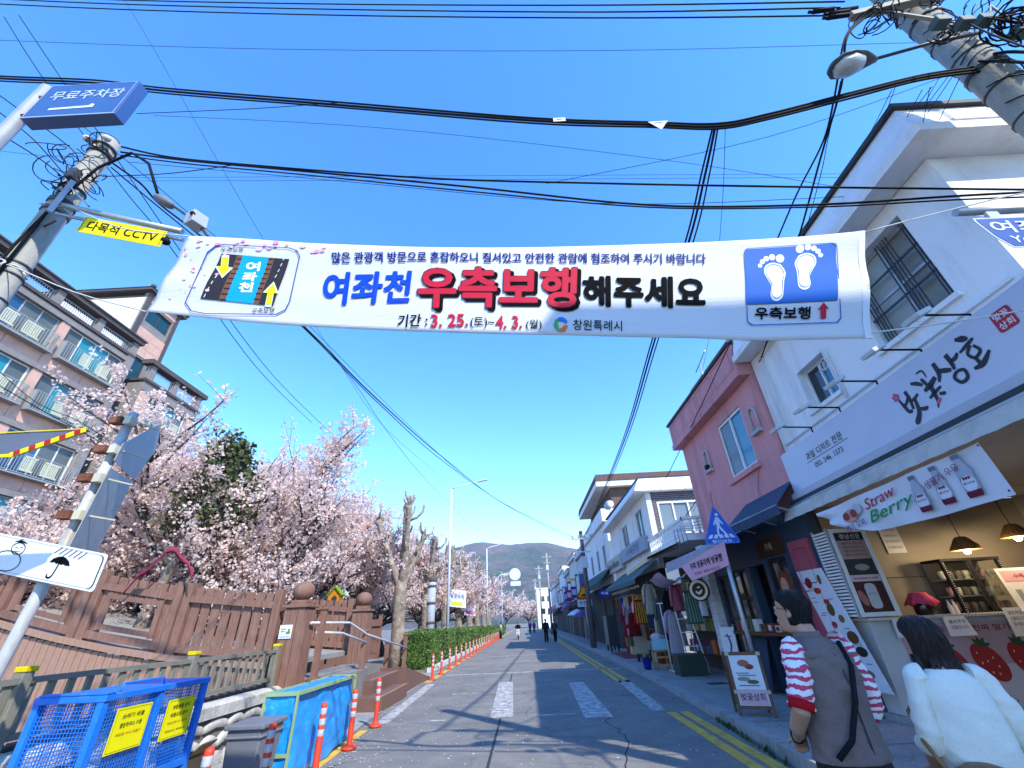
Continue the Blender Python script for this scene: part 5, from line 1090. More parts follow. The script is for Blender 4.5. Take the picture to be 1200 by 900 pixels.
pq = thing('small_plaque', 'small white notice plate on the near gate post', 'plaque', (-4.7, 9.2, 1.52)); pf_ = FY(9.212); m = MB(); pf_.slab(m, -4.80, -4.56, 1.52, 1.75, 0, .012); part('plate', m, paper, pq); m = MB(); strokes(m, pf_, [[(-4.77, 1.68, .008), (-4.67, 1.68, .008)], [(-4.77, 1.64, .008), (-4.69, 1.64, .008)], [(-4.66, 1.63, .02), (-4.63, 1.60, .02)], [(-4.62, 1.68, .02), (-4.60, 1.6, .02)], [(-4.78, 1.55, .004), (-4.58, 1.55, .004)]], .015); part('print', m, flat('#5e7a55'), pq)
# landing, steps and ramp down to the road
st_ = thing('entrance_steps', 'timber and stone entrance steps from the footbridge down to the road', 'steps', (-4.2, 12, 0))
stepm = mat('step_timber', (.145, .08, .06), .8, .2, 5., .2, 40., grain=(1, 6, 6)); paver = mat('landing_paving', (.20, .185, .165), .9, .15, 5., .3, 50.)
m = MB(); m.box(-4.88, -4.30, 9.7, 14.6, .0, .84); part('landing', m, paver, st_, bevel=.02)
m = MB(); m.loft([[( -4.299, 9.7, z)] + [(-4.299 + .42 * math.sin(t), 11.2 - 1.5 * math.cos(t), z) for t in [i * .314 for i in range(11)]] for z in (0, .80)], smooth=False); part('curved_landing', m, paver, st_)
m = MB(); m.box(-4.05, -3.35, 11.5, 13.8, 0, .28); part('step', m, stepm, st_, bevel=.012); m = MB(); m.box(-4.35, -3.72, 11.9, 14.1, .0, .56); part('step', m, stepm, st_, bevel=.012)
for z, x, y0, y1 in ((.281, -3.40, 11.5, 13.8), (.561, -3.77, 11.9, 14.1)): m = MB(); m.box(x, x + .045, y0 + .01, y1 - .01, z, z + .012); part('step_nosing', m, woodl, st_)
m = MB(); m.add([(-4.3, 14.3, .62), (-3.55, 14.3, .62), (-3.55, 18.0, .03), (-4.3, 18.0, .03), (-4.3, 14.3, 0), (-3.55, 14.3, 0), (-3.55, 18.0, 0), (-4.3, 18.0, 0)], [(0, 1, 2, 3), (7, 6, 5, 4), (0, 4, 5, 1), (1, 5, 6, 2), (2, 6, 7, 3), (3, 7, 4, 0)]); rm_ = part('ramp', m, stepm, st_)
for i in range(9):
    y = 14.6 + i * .38; z = .62 - (y - 14.3) * .1595 + .006; m = MB(); m.obox((-3.92, y, z), (.33, 0, 0), (0, .05, -.008), (0, 0, .008)); part('grip_strip', m, flat('#a9a9a4'), rm_)
hr = thing('handrail', 'brown timber posts carrying two white metal handrails beside the entrance steps', 'handrail', (-4.1, 12, 0))
for x, y, z0, z1 in ((-4.22, 9.75, .80, 2.0), (-3.98, 11.75, .0, 1.56), (-4.3, 14.8, .35, 1.22), (-4.05, 16.0, .10, 1.38)):
    m = MB(); m.box(x - .055, x + .055, y - .055, y + .055, z0, z1); p_ = part('post', m, woodb, hr, bevel=.006); m = MB(); m.box(x - .075, x + .075, y - .075, y + .075, z1 + .001, z1 + .045); part('post_cap', m, woodb, p_, bevel=.008); m = MB(); m.box(x - .10, x + .10, y - .10, y + .10, z0 - .0, z0 + .05); part('post_foot', m, woodb, p_)
for lab, pts in (('upper', [(-4.3, 9.4, 1.77), (-4.12, 11.0, 1.76), (-3.93, 11.75, 1.50), (-4.0, 16.0, 1.03)]), ('lower', [(-4.28, 9.7, 1.60), (-4.1, 10.6, 1.56), (-3.93, 11.75, 1.33)])):
    m = MB(); m.tube(pts, .024, 8); part('rail', m, flat('#b9bcc2', .35), hr)

# ---------------------------------------------------------------- olive railing on the moulded stone wall
olive = mat('olive_grey_railing', (.19, .18, .135), .7, .15, 6., .1, 40.)
orl = thing('low_railing', 'low olive grey railing with yellow capped posts on the stone retaining wall', 'railing', (-4.72, 7, .75))
ycap = flat('#c6b415', .5)
py_ = [2.3, 4.57, 6.84, 9.1]
for y in py_:
    m = MB(); m.box(-4.77, -4.67, y - .05, y + .05, .74, 1.40); p_ = part('post', m, olive, orl, bevel=.006); m = MB(); m.box(-4.778, -4.662, y - .058, y + .058, 1.401, 1.445); part('post_cap', m, ycap, p_, bevel=.006)
for a, b in zip(py_, py_[1:]):
    for z in (.90, 1.33): m = MB(); m.box(-4.755, -4.685, a + .051, b - .051, z - .025, z + .025); part('rail', m, olive, orl)
    n = 11
    for i in range(n): y = a + (b - a) * (i + .5) / n; m = MB(); m.box(-4.735, -4.705, y - .035, y + .035, .926, 1.304); part('baluster', m, olive, orl)
rw = thing('retaining_wall', 'pale moulded stone retaining wall with a ribbed coping along the stream', 'wall', (-4.7, 4, 0))
stone = mat('pale_moulded_stone', (.50, .48, .41), .9, .16, 8., .6, 55., stain=(.25, .235, .19), stain_scale=3.)
m = MB(); m.box(-4.95, -4.62, -6, 9.55, -.02, .70); part('core', m, mat('dark_joint', (.16, .15, .125), .95, .2, 5.), rw)
m = MB(); m.loft([[(-4.98, y, .701), (-4.98, y, .78), (-4.62, y, .78), (-4.55, y, .74), (-4.55, y, .60), (-4.618, y, .60)][::1] for y in (-6, 9.6)], smooth=False); part('coping', m, stone, rw)
for i in range(60): m = MB(); y = 9.4 - i * .17; m.box(-4.97, -4.78, y - .05, y + .05, .781, .82); part('coping_rib', m, mat('dark_rib', (.07, .07, .065), .9) if i == 0 else bpy.data.materials['dark_rib'], rw)
random.seed(17); rows = [(-.02, .20), (.21, .41), (.42, .59)]
for r, (z0, z1) in enumerate(rows):
    y = 9.5 - random.uniform(0, .2)
    while y > -1:
        w = random.uniform(.34, .62); y0 = y - w; g_ = .012
        arch = random.uniform(.02, .07); pts = []
        for t in (0, .25, .5, .75, 1): pts.append((y - g_ - (w - 2 * g_) * t, z1 - g_ - arch * (2 * t - 1) ** 2 * 1.2))
        for t in (1, .5, 0): pts.append((y - g_ - (w - 2 * g_) * t, z0 + g_ + arch * .7 * (1 - (2 * t - 1) ** 2) * (r > 0)))
        cy = sum(p[0] for p in pts) / len(pts); cz = sum(p[1] for p in pts) / len(pts)
        inner = [(cy + (a - cy) * .80, cz + (b - cz) * .78) for a, b in pts]; bul = random.uniform(.03, .055)
        m = MB(); n = len(pts); m.add([(-4.619, a, b) for a, b in pts] + [(-4.619 + bul * .75, cy + (a - cy) * .93, cz + (b - cz) * .92) for a, b in pts] + [(-4.619 + bul, a, b) for a, b in inner], [(i, (i + 1) % n, n + (i + 1) % n, n + i) for i in range(n)] + [(n + i, n + (i + 1) % n, 2 * n + (i + 1) % n, 2 * n + i) for i in range(n)] + [tuple(range(2 * n, 3 * n))], True)
        part('stone', m, stone, rw); y = y0

# ---------------------------------------------------------------- blue recycling cage, tarp box, bin, cartons
blue = mat('blue_enamel', (.010, .15, .60), .42, .12, 4., .1, 30., spec=.4, stain=(.06, .17, .42), stain_scale=7., stain_lo=.55, stain_hi=.7)
cg_ = thing('recycling_cage', 'bright blue steel mesh recycling cage with two yellow notices', 'cage', (-3.7, 4.5, 0))
x0, x1, y0, y1, zt = -3.80, -3.3, 3.9, 5.06, 1.24
m = MB(); e = .025
for x in (x0, x1):
    for y in (y0, y1): m.box(x - e, x + e, y - e, y + e, .06, zt - .028)
for z in (.1, .62):
    for x in (x0, x1): m.box(x - e * .9, x + e * .9, y0 + e, y1 - e, z - e, z + e)
    for y in (y0, y1): m.box(x0 + e, x1 - e, y - e * .9, y + e * .9, z - e, z + e)
m.box(x1 - .023, x1 + .023, 4.46, 4.5, .126, zt - .03); part('frame', m, blue, cg_)
m = MB(); m.box(x0 - .03, x1 + .035, y0 - .03, y1 + .03, zt - .027, zt + .02); m.box(x0 + .0, x1 + .04, y0 - .035, y0 + .05, zt + .0205, zt + .035); part('lid', m, blue, cg_, bevel=.006)
m = MB(); m.tube([(x1 - .02, 4.05, zt + .02), (x1 - .02, 4.07, zt + .075), (x1 - .02, 4.5, zt + .075), (x1 - .02, 4.52, zt + .02)], .009, 6); part('handle', m, blue, cg_)
m = MB()
for ax in (0, 1):
    if ax == 0:
        for xx in (x1 + .005, x0):
            y = y0
            while y < y1: m.box(xx - .002, xx + .002, y, y + .0045, .1, zt - .03); y += .026
            z = .12
            while z < zt - .03: m.box(xx - .0025, xx + .0015, y0, y1, z, z + .0045); z += .026
    else:
        for yy in (y0 - .005, y1):
            x = x0
            while x < x1: m.box(x, x + .0045, yy - .002, yy + .002, .1, zt - .03); x += .026
            z = .12
            while z < zt - .03: m.box(x0, x1, yy - .0025, yy + .0015, z, z + .0045); z += .026
part('mesh_panel', m, blue, cg_, kind='stuff')
ynote = flat('#d8cf12', .5)
for ya, yb, za, zb, lb, lines in ((4.03, 4.38, .86, 1.15, 'left', ['쓰레기 배출', '클린하우스 이용', '깨끗한 거리 만들기']), (4.58, 4.93, .84, 1.13, 'right', ['재활용품 분리', '배출요일 준수', '무단투기 금지', '위반시 과태료'])):
    nt_ = thing('yellow_notice', 'yellow notice with black lettering on the ' + lb + ' half of the blue cage', 'notice', (x1 + .03, (ya + yb) / 2, za)); nf_ = FL(x1 + .03)
    m = MB(); nf_.slab(m, ya, yb, za, zb, 0, .004); part('sheet', m, ynote, nt_)
    m = MB(); ring2(m, nf_, rrect(ya + .01, yb - .01, za + .01, zb - .01, .005, 1), .004, .006); part('border', m, flat('#7d7a10'), nt_)
    for k, s_ in enumerate(lines): text(s_, nf_, (ya + yb) / 2, zb - .06 - k * .058, .032 if k < 2 else .018, flat('#20200f') if k != 2 else flat('#a5321c'), nt_, w=(yb - ya) * (.62 if k < 2 else .7), d=.007)
# collected bundles inside the cage
random.seed(9)
for i, (nm, c, lb) in enumerate((('recycling_bag', '#b5bac2', 'grey translucent bag of bottles in the left half of the blue cage'), ('recycling_bag', '#b5b7bd', 'white translucent bag of bottles in the right half of the blue cage'), ('recycling_bag', '#9a9ea6', 'grey bag on top of the heap in the blue cage'))):
    t = thing(nm, lb, 'bag', (-3.55, 4.2 + .3 * i, .12)); m = MB(); m.ball((-3.55, 4.20 + .5 * i if i < 2 else 4.45, .45 if i < 2 else .88), .20, .26, .33 if i < 2 else .2, 22, 14)
    for v in m.v: v += V((noise.noise(v * 9) * .05, noise.noise(v * 9 + V((5, 0, 0))) * .05, noise.noise(v * 9 + V((0, 7, 0))) * .05))
    part('bag_film', m, mat('bag_film_%d' % i, lin(c), .35, .3, 9., .4, 20.), t)
# blue tarpaulin box on a pale green frame
tb = thing('tarp_box', 'box of bright blue tarpaulin on a light green metal frame', 'box', (-3.2, 7.6, 0))
tarp = mat('blue_tarpaulin', (.014, .27, .72), .35, .15, 3., 1., 7., spec=.5, stain=(.10, .42, .80), stain_scale=6., stain_lo=.56, stain_hi=.7)
tgr = mat('light_green_frame', (.26, .38, .17), .5, .1, 4.)
x0, x1, y0, y1, zt = -3.42, -3.0, 6.55, 8.62, .93
m = MB(); e = .013
for x in (x0, x1):
    for y in (y0, y1): m.box(x - e, x + e, y - e, y + e, .0, zt + .01)
for z in (zt,):
    for x in (x0, x1): m.box(x - e, x + e, y0 + e, y1 - e, z - .02, z + .021)
    for y in (y0, y1): m.box(x0 + e, x1 - e, y - e, y + e, z - .019, z + .022)
m.box(x0 + e, x1 - e, y0 - e, y0 + e, .30, .335); part('frame', m, tgr, tb)
def tarp_sheet(fn, nu, nv):
    m = MB(); m.add([fn(i / nu, j / nv) for j in range(nv + 1) for i in range(nu + 1)], [(j * (nu + 1) + i, j * (nu + 1) + i + 1, (j + 1) * (nu + 1) + i + 1, (j + 1) * (nu + 1) + i) for j in range(nv) for i in range(nu)], True); return m
cr_ = lambda p, s: abs(noise.noise(V(p) * s)) * 1.0
def side(s, t):
    y = y0 + (y1 - y0) * s; z = .04 + (zt - .05) * t; b = .05 * math.sin(3.14 * t) * (1.2 - t)
    return (x1 - .028 + b * .4 + .05 * cr_((0, y * 1.5, z * 2.6 + y), 2.2) - .03, y, z + .03 * (1 - t) * math.sin(s * 9))
part('tarpaulin', tarp_sheet(side, 56, 26), tarp, tb)
part('tarpaulin', tarp_sheet(lambda s, t: (x0 + .02 + (x1 - x0 - .04) * s, y0 + .022 - .03 * cr_((s * 1.2, 3, t * 2), 2.5), .2 + (zt - .21) * t), 16, 20), tarp, tb)
part('tarpaulin', tarp_sheet(lambda s, t: (x0 + (x1 - x0) * s, y0 + (y1 - y0) * t, zt - .01 + .04 * cr_((s * 1.5, t * 4, 1), 2.2) * math.sin(3.14 * s) + .012), 14, 50), tarp, tb)
gb_ = thing('grey_bin', 'grey plastic bin standing between the cage and the blue tarp box', 'bin', (-3.26, 6.2, 0)); gpl = mat('grey_plastic', (.15, .155, .175), .5, .1, 4., spec=.4)
m = MB(); m.loft([[(-3.42, 5.98, .0), (-3.10, 5.98, .0), (-3.10, 6.38, .0), (-3.42, 6.38, .0)], [(-3.46, 5.93, .68), (-3.06, 5.93, .68), (-3.06, 6.43, .68), (-3.46, 6.43, .68)]], smooth=False); part('body', m, gpl, gb_, bevel=.02)
m = MB(); m.box(-3.49, -3.03, 5.90, 6.46, .681, .73); m.box(-3.475, -3.045, 5.915, 6.445, .60, .625); part('lid', m, gpl, gb_, bevel=.015)
for z in (.3, .5): pass
cb_ = thing('cardboard_box', 'open brown cardboard box on the verge beside the cage', 'box', (-3.55, 5.15, 0)); cbm = mat('cardboard', (.36, .20, .085), .85, .12, 5.)
m = MB(); m.box(-3.75, -3.30, 5.12, 5.135, .0, .60); m.box(-3.75, -3.30, 5.36, 5.375, 0, .62); m.box(-3.75, -3.735, 5.136, 5.36, 0, .6); m.box(-3.315, -3.30, 5.136, 5.36, 0, .6); part('carton', m, cbm, cb_)
m = MB(); m.obox((-3.27, 5.25, .66), (.06, 0, .05), (0, .115, 0), (.004, 0, -.005)); part('flap', m, cbm, cb_)
wbg = thing('white_bag', 'white plastic bag with pale blue print in the cardboard box', 'bag', (-3.55, 5.22, .6)); m = MB(); m.ball((-3.56, 5.24, .66), .16, .1, .13, 14, 9)
for v in m.v: v += V((noise.noise(v * 14) * .04, noise.noise(v * 14 + V((5, 0, 0))) * .04, noise.noise(v * 14 + V((0, 7, 0))) * .04))
part('film', m, mat('white_film', (.62, .64, .66), .4, .1, 8., stain=(.15, .45, .62), stain_scale=6., stain_lo=.56, stain_hi=.6), wbg)
# ---------------------------------------------------------------- orange flexible bollards
org = mat('orange_bollard', (.62, .045, .012), .5, .08, 4.); refl = mat('grey_reflective_band', (.42, .43, .45), .4, .15, 40.)
bo = thing('bollard', '', 'bollard', (0, 0, 0), 'orange flexible bollards along the left yellow line')
m = MB(); m.lathe((0, 0, 0), [(.115, 0), (.115, .02), (.10, .035), (.055, .055), (.043, .09), (.041, .72), (.036, .745), (.015, .76)], 14); bb_ = part('body', m, org, bo)
for z in (.40, .515, .63): m = MB(); m.lathe((0, 0, 0), [(.0425, z), (.0435, z + .003), (.0435, z + .067), (.0425, z + .07)], 14); part('reflective_band', m, refl, bb_)
bl = [(-2.87, 4.72), (-2.84, 5.72), (-2.84, 7.05), (-2.88, 8.35), (-2.98, 9.95)] + [(-3.36, y) for y in (17.3, 19.0, 20.9, 22.7, 24.5)] + [(-3.37 + i * .004, 26.3 + i * 1.75) for i in range(20)]
nm2 = ['orange and grey striped bollard in front of the cardboard box', 'orange and grey striped bollard in front of the grey bin', 'orange and grey striped bollard at the near end of the blue tarp box', 'orange and grey striped bollard at the far end of the blue tarp box', 'orange and grey striped bollard standing alone before the timber steps', 'orange bollard at the foot of the ramp, nearest of the hedge row'] + [w_ + ' orange bollard of the row along the hedge, counted from the ramp' for w_ in ('second', 'third', 'fourth', 'fifth')] + ['orange bollard beside the hedge, number %s of the far run counted from its near end' % w_ for w_ in ('one two three four five six seven eight nine ten eleven twelve thirteen fourteen fifteen sixteen seventeen eighteen nineteen twenty').split()]
copies(bo, [((x, y, .008), random.uniform(0, 6), 1) for x, y in bl], nm2)
# ---------------------------------------------------------------- banner across the street
BT = [(-2.99, 4.89), (-2.43, 4.8), (-1.88, 4.7), (-1.36, 4.63), (-0.84, 4.57), (-0.34, 4.53), (0.16, 4.5), (0.66, 4.48), (1.15, 4.46), (1.64, 4.44), (2.13, 4.43), (2.62, 4.43), (3.11, 4.45)]
BB = [(-3.03, 3.98), (-2.48, 3.87), (-1.96, 3.77), (-1.46, 3.69), (-0.97, 3.62), (-0.49, 3.56), (-0.03, 3.51), (0.43, 3.47), (0.89, 3.43), (1.34, 3.4), (1.78, 3.36), (2.22, 3.35), (2.67, 3.34)]
def edge(T, s):
    i = min(11, max(0, int(s * 12))); k = s * 12 - i; p = [T[max(0, i - 1)], T[i], T[i + 1], T[min(12, i + 2)]]
    c = lambda j: .5 * (2 * p[1][j] + (p[2][j] - p[0][j]) * k + (2 * p[0][j] - 5 * p[1][j] + 4 * p[2][j] - p[3][j]) * k * k + (3 * p[1][j] - p[0][j] - 3 * p[2][j] + p[3][j]) * k ** 3)
    return c(0), c(1)
def BP(s, t, d=0.):
    a, b = edge(BT, s); c, e = edge(BB, s); x = c + (a - c) * t; z = e + (b - e) * t
    rip = .007 * math.sin(9 * s + 2.5 * t) + .0035 * math.sin(11 * t + 6 * s) + .009 * math.exp(-s * 16) * math.sin(13 * t) + .012 * math.exp(-(1 - s) * 18) * math.sin(11 * t)
    return V((x, 2.6 + rip - d * 1.4 - .05 * math.sin(3.14159 * s) * (1 - t), z))
# the banner artwork is drawn on an 850 x 110 sheet: x along the cloth, y downwards from its top hem
def art(px, py, d=.009):
    t_ = lambda x: (276 + 14.5 * min(1, max(0, (x - 222) / 270)) ** .8) if x < 490 else 290.5 - 17.5 * max(0, (x - 490) / 522) ** 1.6
    b_ = lambda x: 365 + 35 * math.sin(min(1, max(0, (x - 172) / 520)) * 1.5708) if x < 690 else 400 - 3 * ((x - 690) / 332) ** 4
    T, B = t_(px), b_(px); t = (B - py) / (B - T); return BP((px - 172 - 50 * t) / (850 - 60 * t), t, d)
bn_ = thing('street_banner', 'long white cloth banner with red and blue lettering strung across the street', 'banner', (0, 2.6, 4))
cloth = mat('white_banner_cloth', (.50, .51, .53), .75, .02, 3., .16, 3., grain=(1.2, 1, 16))
m = MB(); NA, NB = 96, 22
m.add([BP(i / NA, j / NB) for j in range(NB + 1) for i in range(NA + 1)], [(j * (NA + 1) + i, j * (NA + 1) + i + 1, (j + 1) * (NA + 1) + i + 1, (j + 1) * (NA + 1) + i) for j in range(NB) for i in range(NA)], True)
cl = part('cloth', m, cloth, bn_); sd_ = cl.modifiers.new('thick', 'SOLIDIFY'); sd_.thickness = .003; sd_.offset = 1
m = MB(); m.add([BP(s, j / 8, .004) for j in range(9) for s in (.985, 1.0)], [(2 * j, 2 * j + 1, 2 * j + 3, 2 * j + 2) for j in range(8)], True); part('hem', m, flat('#c9cbd0'), bn_)
def btext(s, x0, x1, y0, y1, m, bold=.02, d=.009, name='lettering', sl=0., shear=0., skew=0., fat=0.):
    vs, fs, asp = text_mesh(s, min(bold, .008), shear); mb = MB(); cx, cy = (x0 + x1) / 2, (y0 + y1) / 2
    for k, (ox, oy) in enumerate([(0, 0)] if not fat else [(0, 0), (-fat, 0), (fat, 0), (0, -fat), (0, fat), (-fat * .7, -fat * .7), (fat * .7, fat * .7), (fat * .7, -fat * .7), (-fat * .7, fat * .7)]): mb.add([art(cx + ox + x * (x1 - x0) + skew * y * (y1 - y0), cy + oy - y * (y1 - y0) + sl * x * (x1 - x0), d + .00012 * k) for x, y in vs], fs)
    return part(name, mb, m, bn_)
def bpoly(pts, m, name, d=.008, parent=None): return part(name, MB().poly([art(x, y, d) for x, y in pts]), m, parent or bn_)
def bgrid(P, m, name, d=.008, n=8, k=6):
    """a four cornered field that follows the cloth; corners tl, tr, br, bl"""
    mb = MB(); q = lambda s, t: tuple((P[0][c] * (1 - s) + P[1][c] * s) * (1 - t) + (P[3][c] * (1 - s) + P[2][c] * s) * t for c in (0, 1))
    mb.add([art(*q(i / n, j / k), d) for j in range(k + 1) for i in range(n + 1)], [(j * (n + 1) + i, (j + 1) * (n + 1) + i, (j + 1) * (n + 1) + i + 1, j * (n + 1) + i + 1) for j in range(k) for i in range(n)], True); return part(name, mb, m, bn_)
def bring(pts, w, m, name, d=.010):
    mb = MB(); n = len(pts); cx = sum(p[0] for p in pts) / n; cy = sum(p[1] for p in pts) / n
    inn = [(x - (x - cx) * w / (math.hypot(x - cx, y - cy) or 1), y - (y - cy) * w / (math.hypot(x - cx, y - cy) or 1)) for x, y in pts]
    for i in range(n): j = (i + 1) % n; mb.poly([art(*pts[i], d), art(*pts[j], d), art(*inn[j], d), art(*inn[i], d)])
    return part(name, mb, m, bn_)
navyt = flat('#10206e', .6); bluet = flat('#0b3fc0', .6); redt = flat('#b01c34', .6); blk = flat('#050506', .9)
btext('많은 관광객 방문으로 혼잡하오니 질서있고 안전한 관람에 협조하여 주시기 바랍니다', 390, 826, 298.5, 313, navyt, .008, fat=.22)
btext('여좌천', 380, 481, 325, 363, bluet, .008, skew=.1, fat=1.0)
btext('우측보행', 494, 678, 323, 372.5, blk, .008, .0092, 'lettering_shadow', skew=.03, fat=2.1)
btext('우측보행', 490.5, 674.5, 320.5, 370, flat('#1b1b20', .9), .008, .0106, 'lettering_outline', skew=.03, fat=1.9)
btext('우측보행', 491, 674, 321, 369.5, redt, .008, .0122, skew=.03, fat=1.25)
btext('해주세요', 683, 824, 331, 366.5, blk, .008, fat=1.3)
btext('기간 :', 468, 502, 376.5, 389.5, blk, .008, skew=.1, fat=.2); btext('3. 25.', 506, 549, 377.5, 390.5, redt, .008, fat=.35); btext('(토)~', 552, 580, 381, 393, blk, .010)
btext('4. 3.', 582, 612, 380, 393.5, redt, .008, fat=.35); btext('(월)', 617, 635, 384, 395.5, blk, .010); btext('창원특례시', 671, 727, 383.5, 395, blk, .006)
for (a0, a1, c, r0) in ((.4, 2.2, '#1f6fc0', 0), (2.4, 4.3, '#2a9a5a', 0), (4.5, 6.2, '#c96a2a', 0)):
    mb = MB(); ps_ = [(657 + 8 * math.cos(a0 + (a1 - a0) * i / 6), 389 - 8 * math.sin(a0 + (a1 - a0) * i / 6)) for i in range(7)] + [(657 + (3 + 2.5 * i / 6) * math.cos(a1 - .5 - (a1 - a0) * i / 6), 389 - (3 + 2.5 * i / 6) * math.sin(a1 - .5 - (a1 - a0) * i / 6)) for i in range(7)]
    mb.poly([art(*p, .009) for p in ps_]); part('city_emblem', mb, flat(c), bn_)
# left picture: the stream between two lanes
bring([(257, 291), (265, 289.5), (340, 292.5), (349, 296), (352, 304), (341, 358), (336, 367), (325, 371.5), (240, 369), (226, 366), (220, 357), (247, 299)], 1.3, flat('#2b3f86'), 'rounded_frame')
btext('우측보행', 261, 285, 293.5, 299, blk, 0, skew=.2); btext('우측보행', 296, 322, 363.5, 369.5, blk, 0, skew=.2)
def lane(x0, x1, x2, x3, c, nm): return bgrid([(x0, 301 + (x0 - 262) * .075), (x1, 301 + (x1 - 262) * .075), (x2, 352.5 + (x2 - 237) * .105), (x3, 352.5 + (x3 - 237) * .105)], flat(c, .6), nm, .008, 3, 6)
lane(261, 278, 256, 236, '#2b2a2c', 'road_print'); lane(278, 284.5, 264, 256, '#6b4a3a', 'boardwalk_print'); lane(284.5, 315, 297, 264, '#1291d8', 'stream_print'); lane(315, 321.5, 303.5, 297, '#6b4a3a', 'boardwalk_print'); lane(321.5, 339, 321, 303.5, '#2b2a2c', 'road_print')
for i in range(9):
    t = (i + .5) / 9
    for xa, xb, xc, xd in ((278.3, 284.2, 263.7, 256.3), (315.3, 321.2, 303.2, 297.3)):
        xl, xr = xa + (xd - xa) * t, xb + (xc - xb) * t; y = 303.5 + 53 * t; mb = MB(); mb.poly([art(xl, y, .0095), art(xl, y + 1.3, .0095), art(xr, y + 1.5, .0095), art(xr, y + .3, .0095)]); part('plank_line', mb, flat('#2e1f18'), bn_)
for i in range(4):
    for sx, y0_ in ((262 - i * 4.2 - 8, 327 + i * 7), (333 - i * 3.2, 305 + i * 7)): bpoly([(sx, y0_), (sx - 2, y0_ + 3.6), (sx - 1, y0_ + 3.6), (sx + 1, y0_)], flat('#c9c9c9'), 'lane_dash', .0095)
for k, ch in enumerate('여좌천'): btext(ch, 289 - k * 3.8 - 1, 305 - k * 3.8 - 1, 311 + k * 12.5, 321.5 + k * 12.5, flat('#e3edf5'), .008, .0095, skew=.2, fat=.45)
ar = [(0, 0), (8, .4), (5, 13), (10, 13.4), (0, 26), (-10, 12), (-4, 12.5)]
for cx, cy, sg, sc in ((265, 304, 1, .85), (315, 361, -1, .85)):
    for col_, s_, d in ((flat('#c9d6c0'), 1.12, .0095), (flat('#c8cf1e'), .92, .0108)):
        P = [(0 - 3.5, 0), (3.5, .3), (1.2, 13), (6.5, 13.4), (-4.5, 25), (-11, 11.8), (-6, 12.2)] if sg > 0 else [(-3.5, 0), (3.5, .5), (6.2, -13), (11, -12.5), (5.5, -25), (-5.5, -13.6), (-.5, -13.2)]
        mx, my = sum(p[0] for p in P) / 7, sum(p[1] for p in P) / 7
        mb = MB(); mb.poly([art(cx + mx + (x - mx) * s_, cy + my + (y - my) * s_, d) for x, y in P]); part('arrow', mb, col_, bn_)
# right picture: footprints on blue
bgrid([(872, 293), (975, 288), (977.5, 358), (873, 361)], flat('#0055a8', .6), 'blue_field', .008, 10, 8)
bring([(871, 296), (874, 292), (971, 287.5), (976, 291), (982, 377), (978, 381.5), (879, 384.5), (873.5, 381)], 1.3, flat('#1c4fae'), 'rounded_frame', .0098)
fw_ = flat('#d5dbe6', .6)
for cx, cy, mir, tl in ((907, 333, 1, -.12), (942, 321, -1, .10)):
    sole = [(-9, -19), (0, -23), (9, -20), (12, -11), (9, -1), (6, 8), (8, 17), (6, 24), (0, 26), (-6, 22), (-8, 12), (-10, 2), (-13, -8)]
    toes = [(-9, -27.5, 5), (0, -30.5, 3.8), (7, -29.5, 3.3), (12, -26, 3.0), (15.5, -21, 2.6)]
    R2 = lambda x, y: (cx + (-mir * x) * math.cos(tl) - y * math.sin(tl), cy + (-mir * x) * math.sin(tl) + y * math.cos(tl) * .95)
    for shr, mm, d in ((1.0, fw_, .0098),):
        mb = MB(); mb.poly([art(*R2(x, y), d) for x, y in smooth2(sole + sole[:1], 3)[:-1]]); [mb.poly([art(*R2(x + r * math.cos(q), y + r * 1.15 * math.sin(q)), d) for q in [i * .628 for i in range(10)]]) for x, y, r in toes]; part('footprint', mb, mm, bn_)
    P = [R2(x * .86, y * .9) for x, y in smooth2(sole + sole[:1], 3)[:-1]]; bring(P, .9, flat('#1c4fae'), 'footprint_outline', .0112)
btext('우측보행', 883, 949, 364.5, 377.5, blk, .008, .0098, fat=.3); bpoly([(963, 360), (969, 367), (966, 367), (966.4, 377), (960.6, 377.4), (960.4, 367.4), (957.5, 367.6)], redt, 'arrow', .0098)
# printed blossom at the left end
random.seed(2); mb = MB(); mb2 = MB()
for i in range(46):
    s, t = random.uniform(.005, .075), random.uniform(.06, .95); r = random.uniform(.006, .016)
    if i > 26: s, t, r = random.uniform(.05, .21), random.uniform(.86, .97), random.uniform(.012, .026)
    (mb if i % 2 else mb2).poly([BP(min(.999, max(.001, s + r / 5.7 * math.cos(q))), min(.995, t + r / .9 * math.sin(q)), .0085 + .0003 * (i % 5)) for q in [k * .785 for k in range(8)]])
part('blossom_print', mb, flat('#d78aa8'), bn_, kind='stuff'); part('blossom_print', mb2, flat('#dfb0c4'), bn_, kind='stuff')
def rope(lb, pts, r=.006): solo('rope', MB().tube(smooth2([tuple(p) for p in pts], 4), r, 5), flat('#c9c9c6'), lb, 'rope', 'white ropes holding the street banner')
rope('white rope from the banner top left corner to the concrete pole', [BP(0.0, 1), (-4.1, 2.85, 5.4), (-5.5, 3.17, 6.35), (-5.75, 3.16, 6.33)])
rope('white rope from the banner bottom left corner to the concrete pole', [BP(0.0, 0), (-4.2, 2.9, 4.55), (-5.54, 3.17, 5.28), (-5.78, 3.15, 5.31)])
rope('white rope from the banner top right corner past the blue street name sign', [BP(1., .985), (3.8, 2.5, 4.55), (4.5, 2.42, 4.64), (5.35, 2.36, 4.66)])
rope('white rope from the banner bottom right corner to the right', [BP(1., .05), (3.3, 2.55, 3.42), (4.1, 2.45, 3.46), (5.33, 2.38, 3.52)])
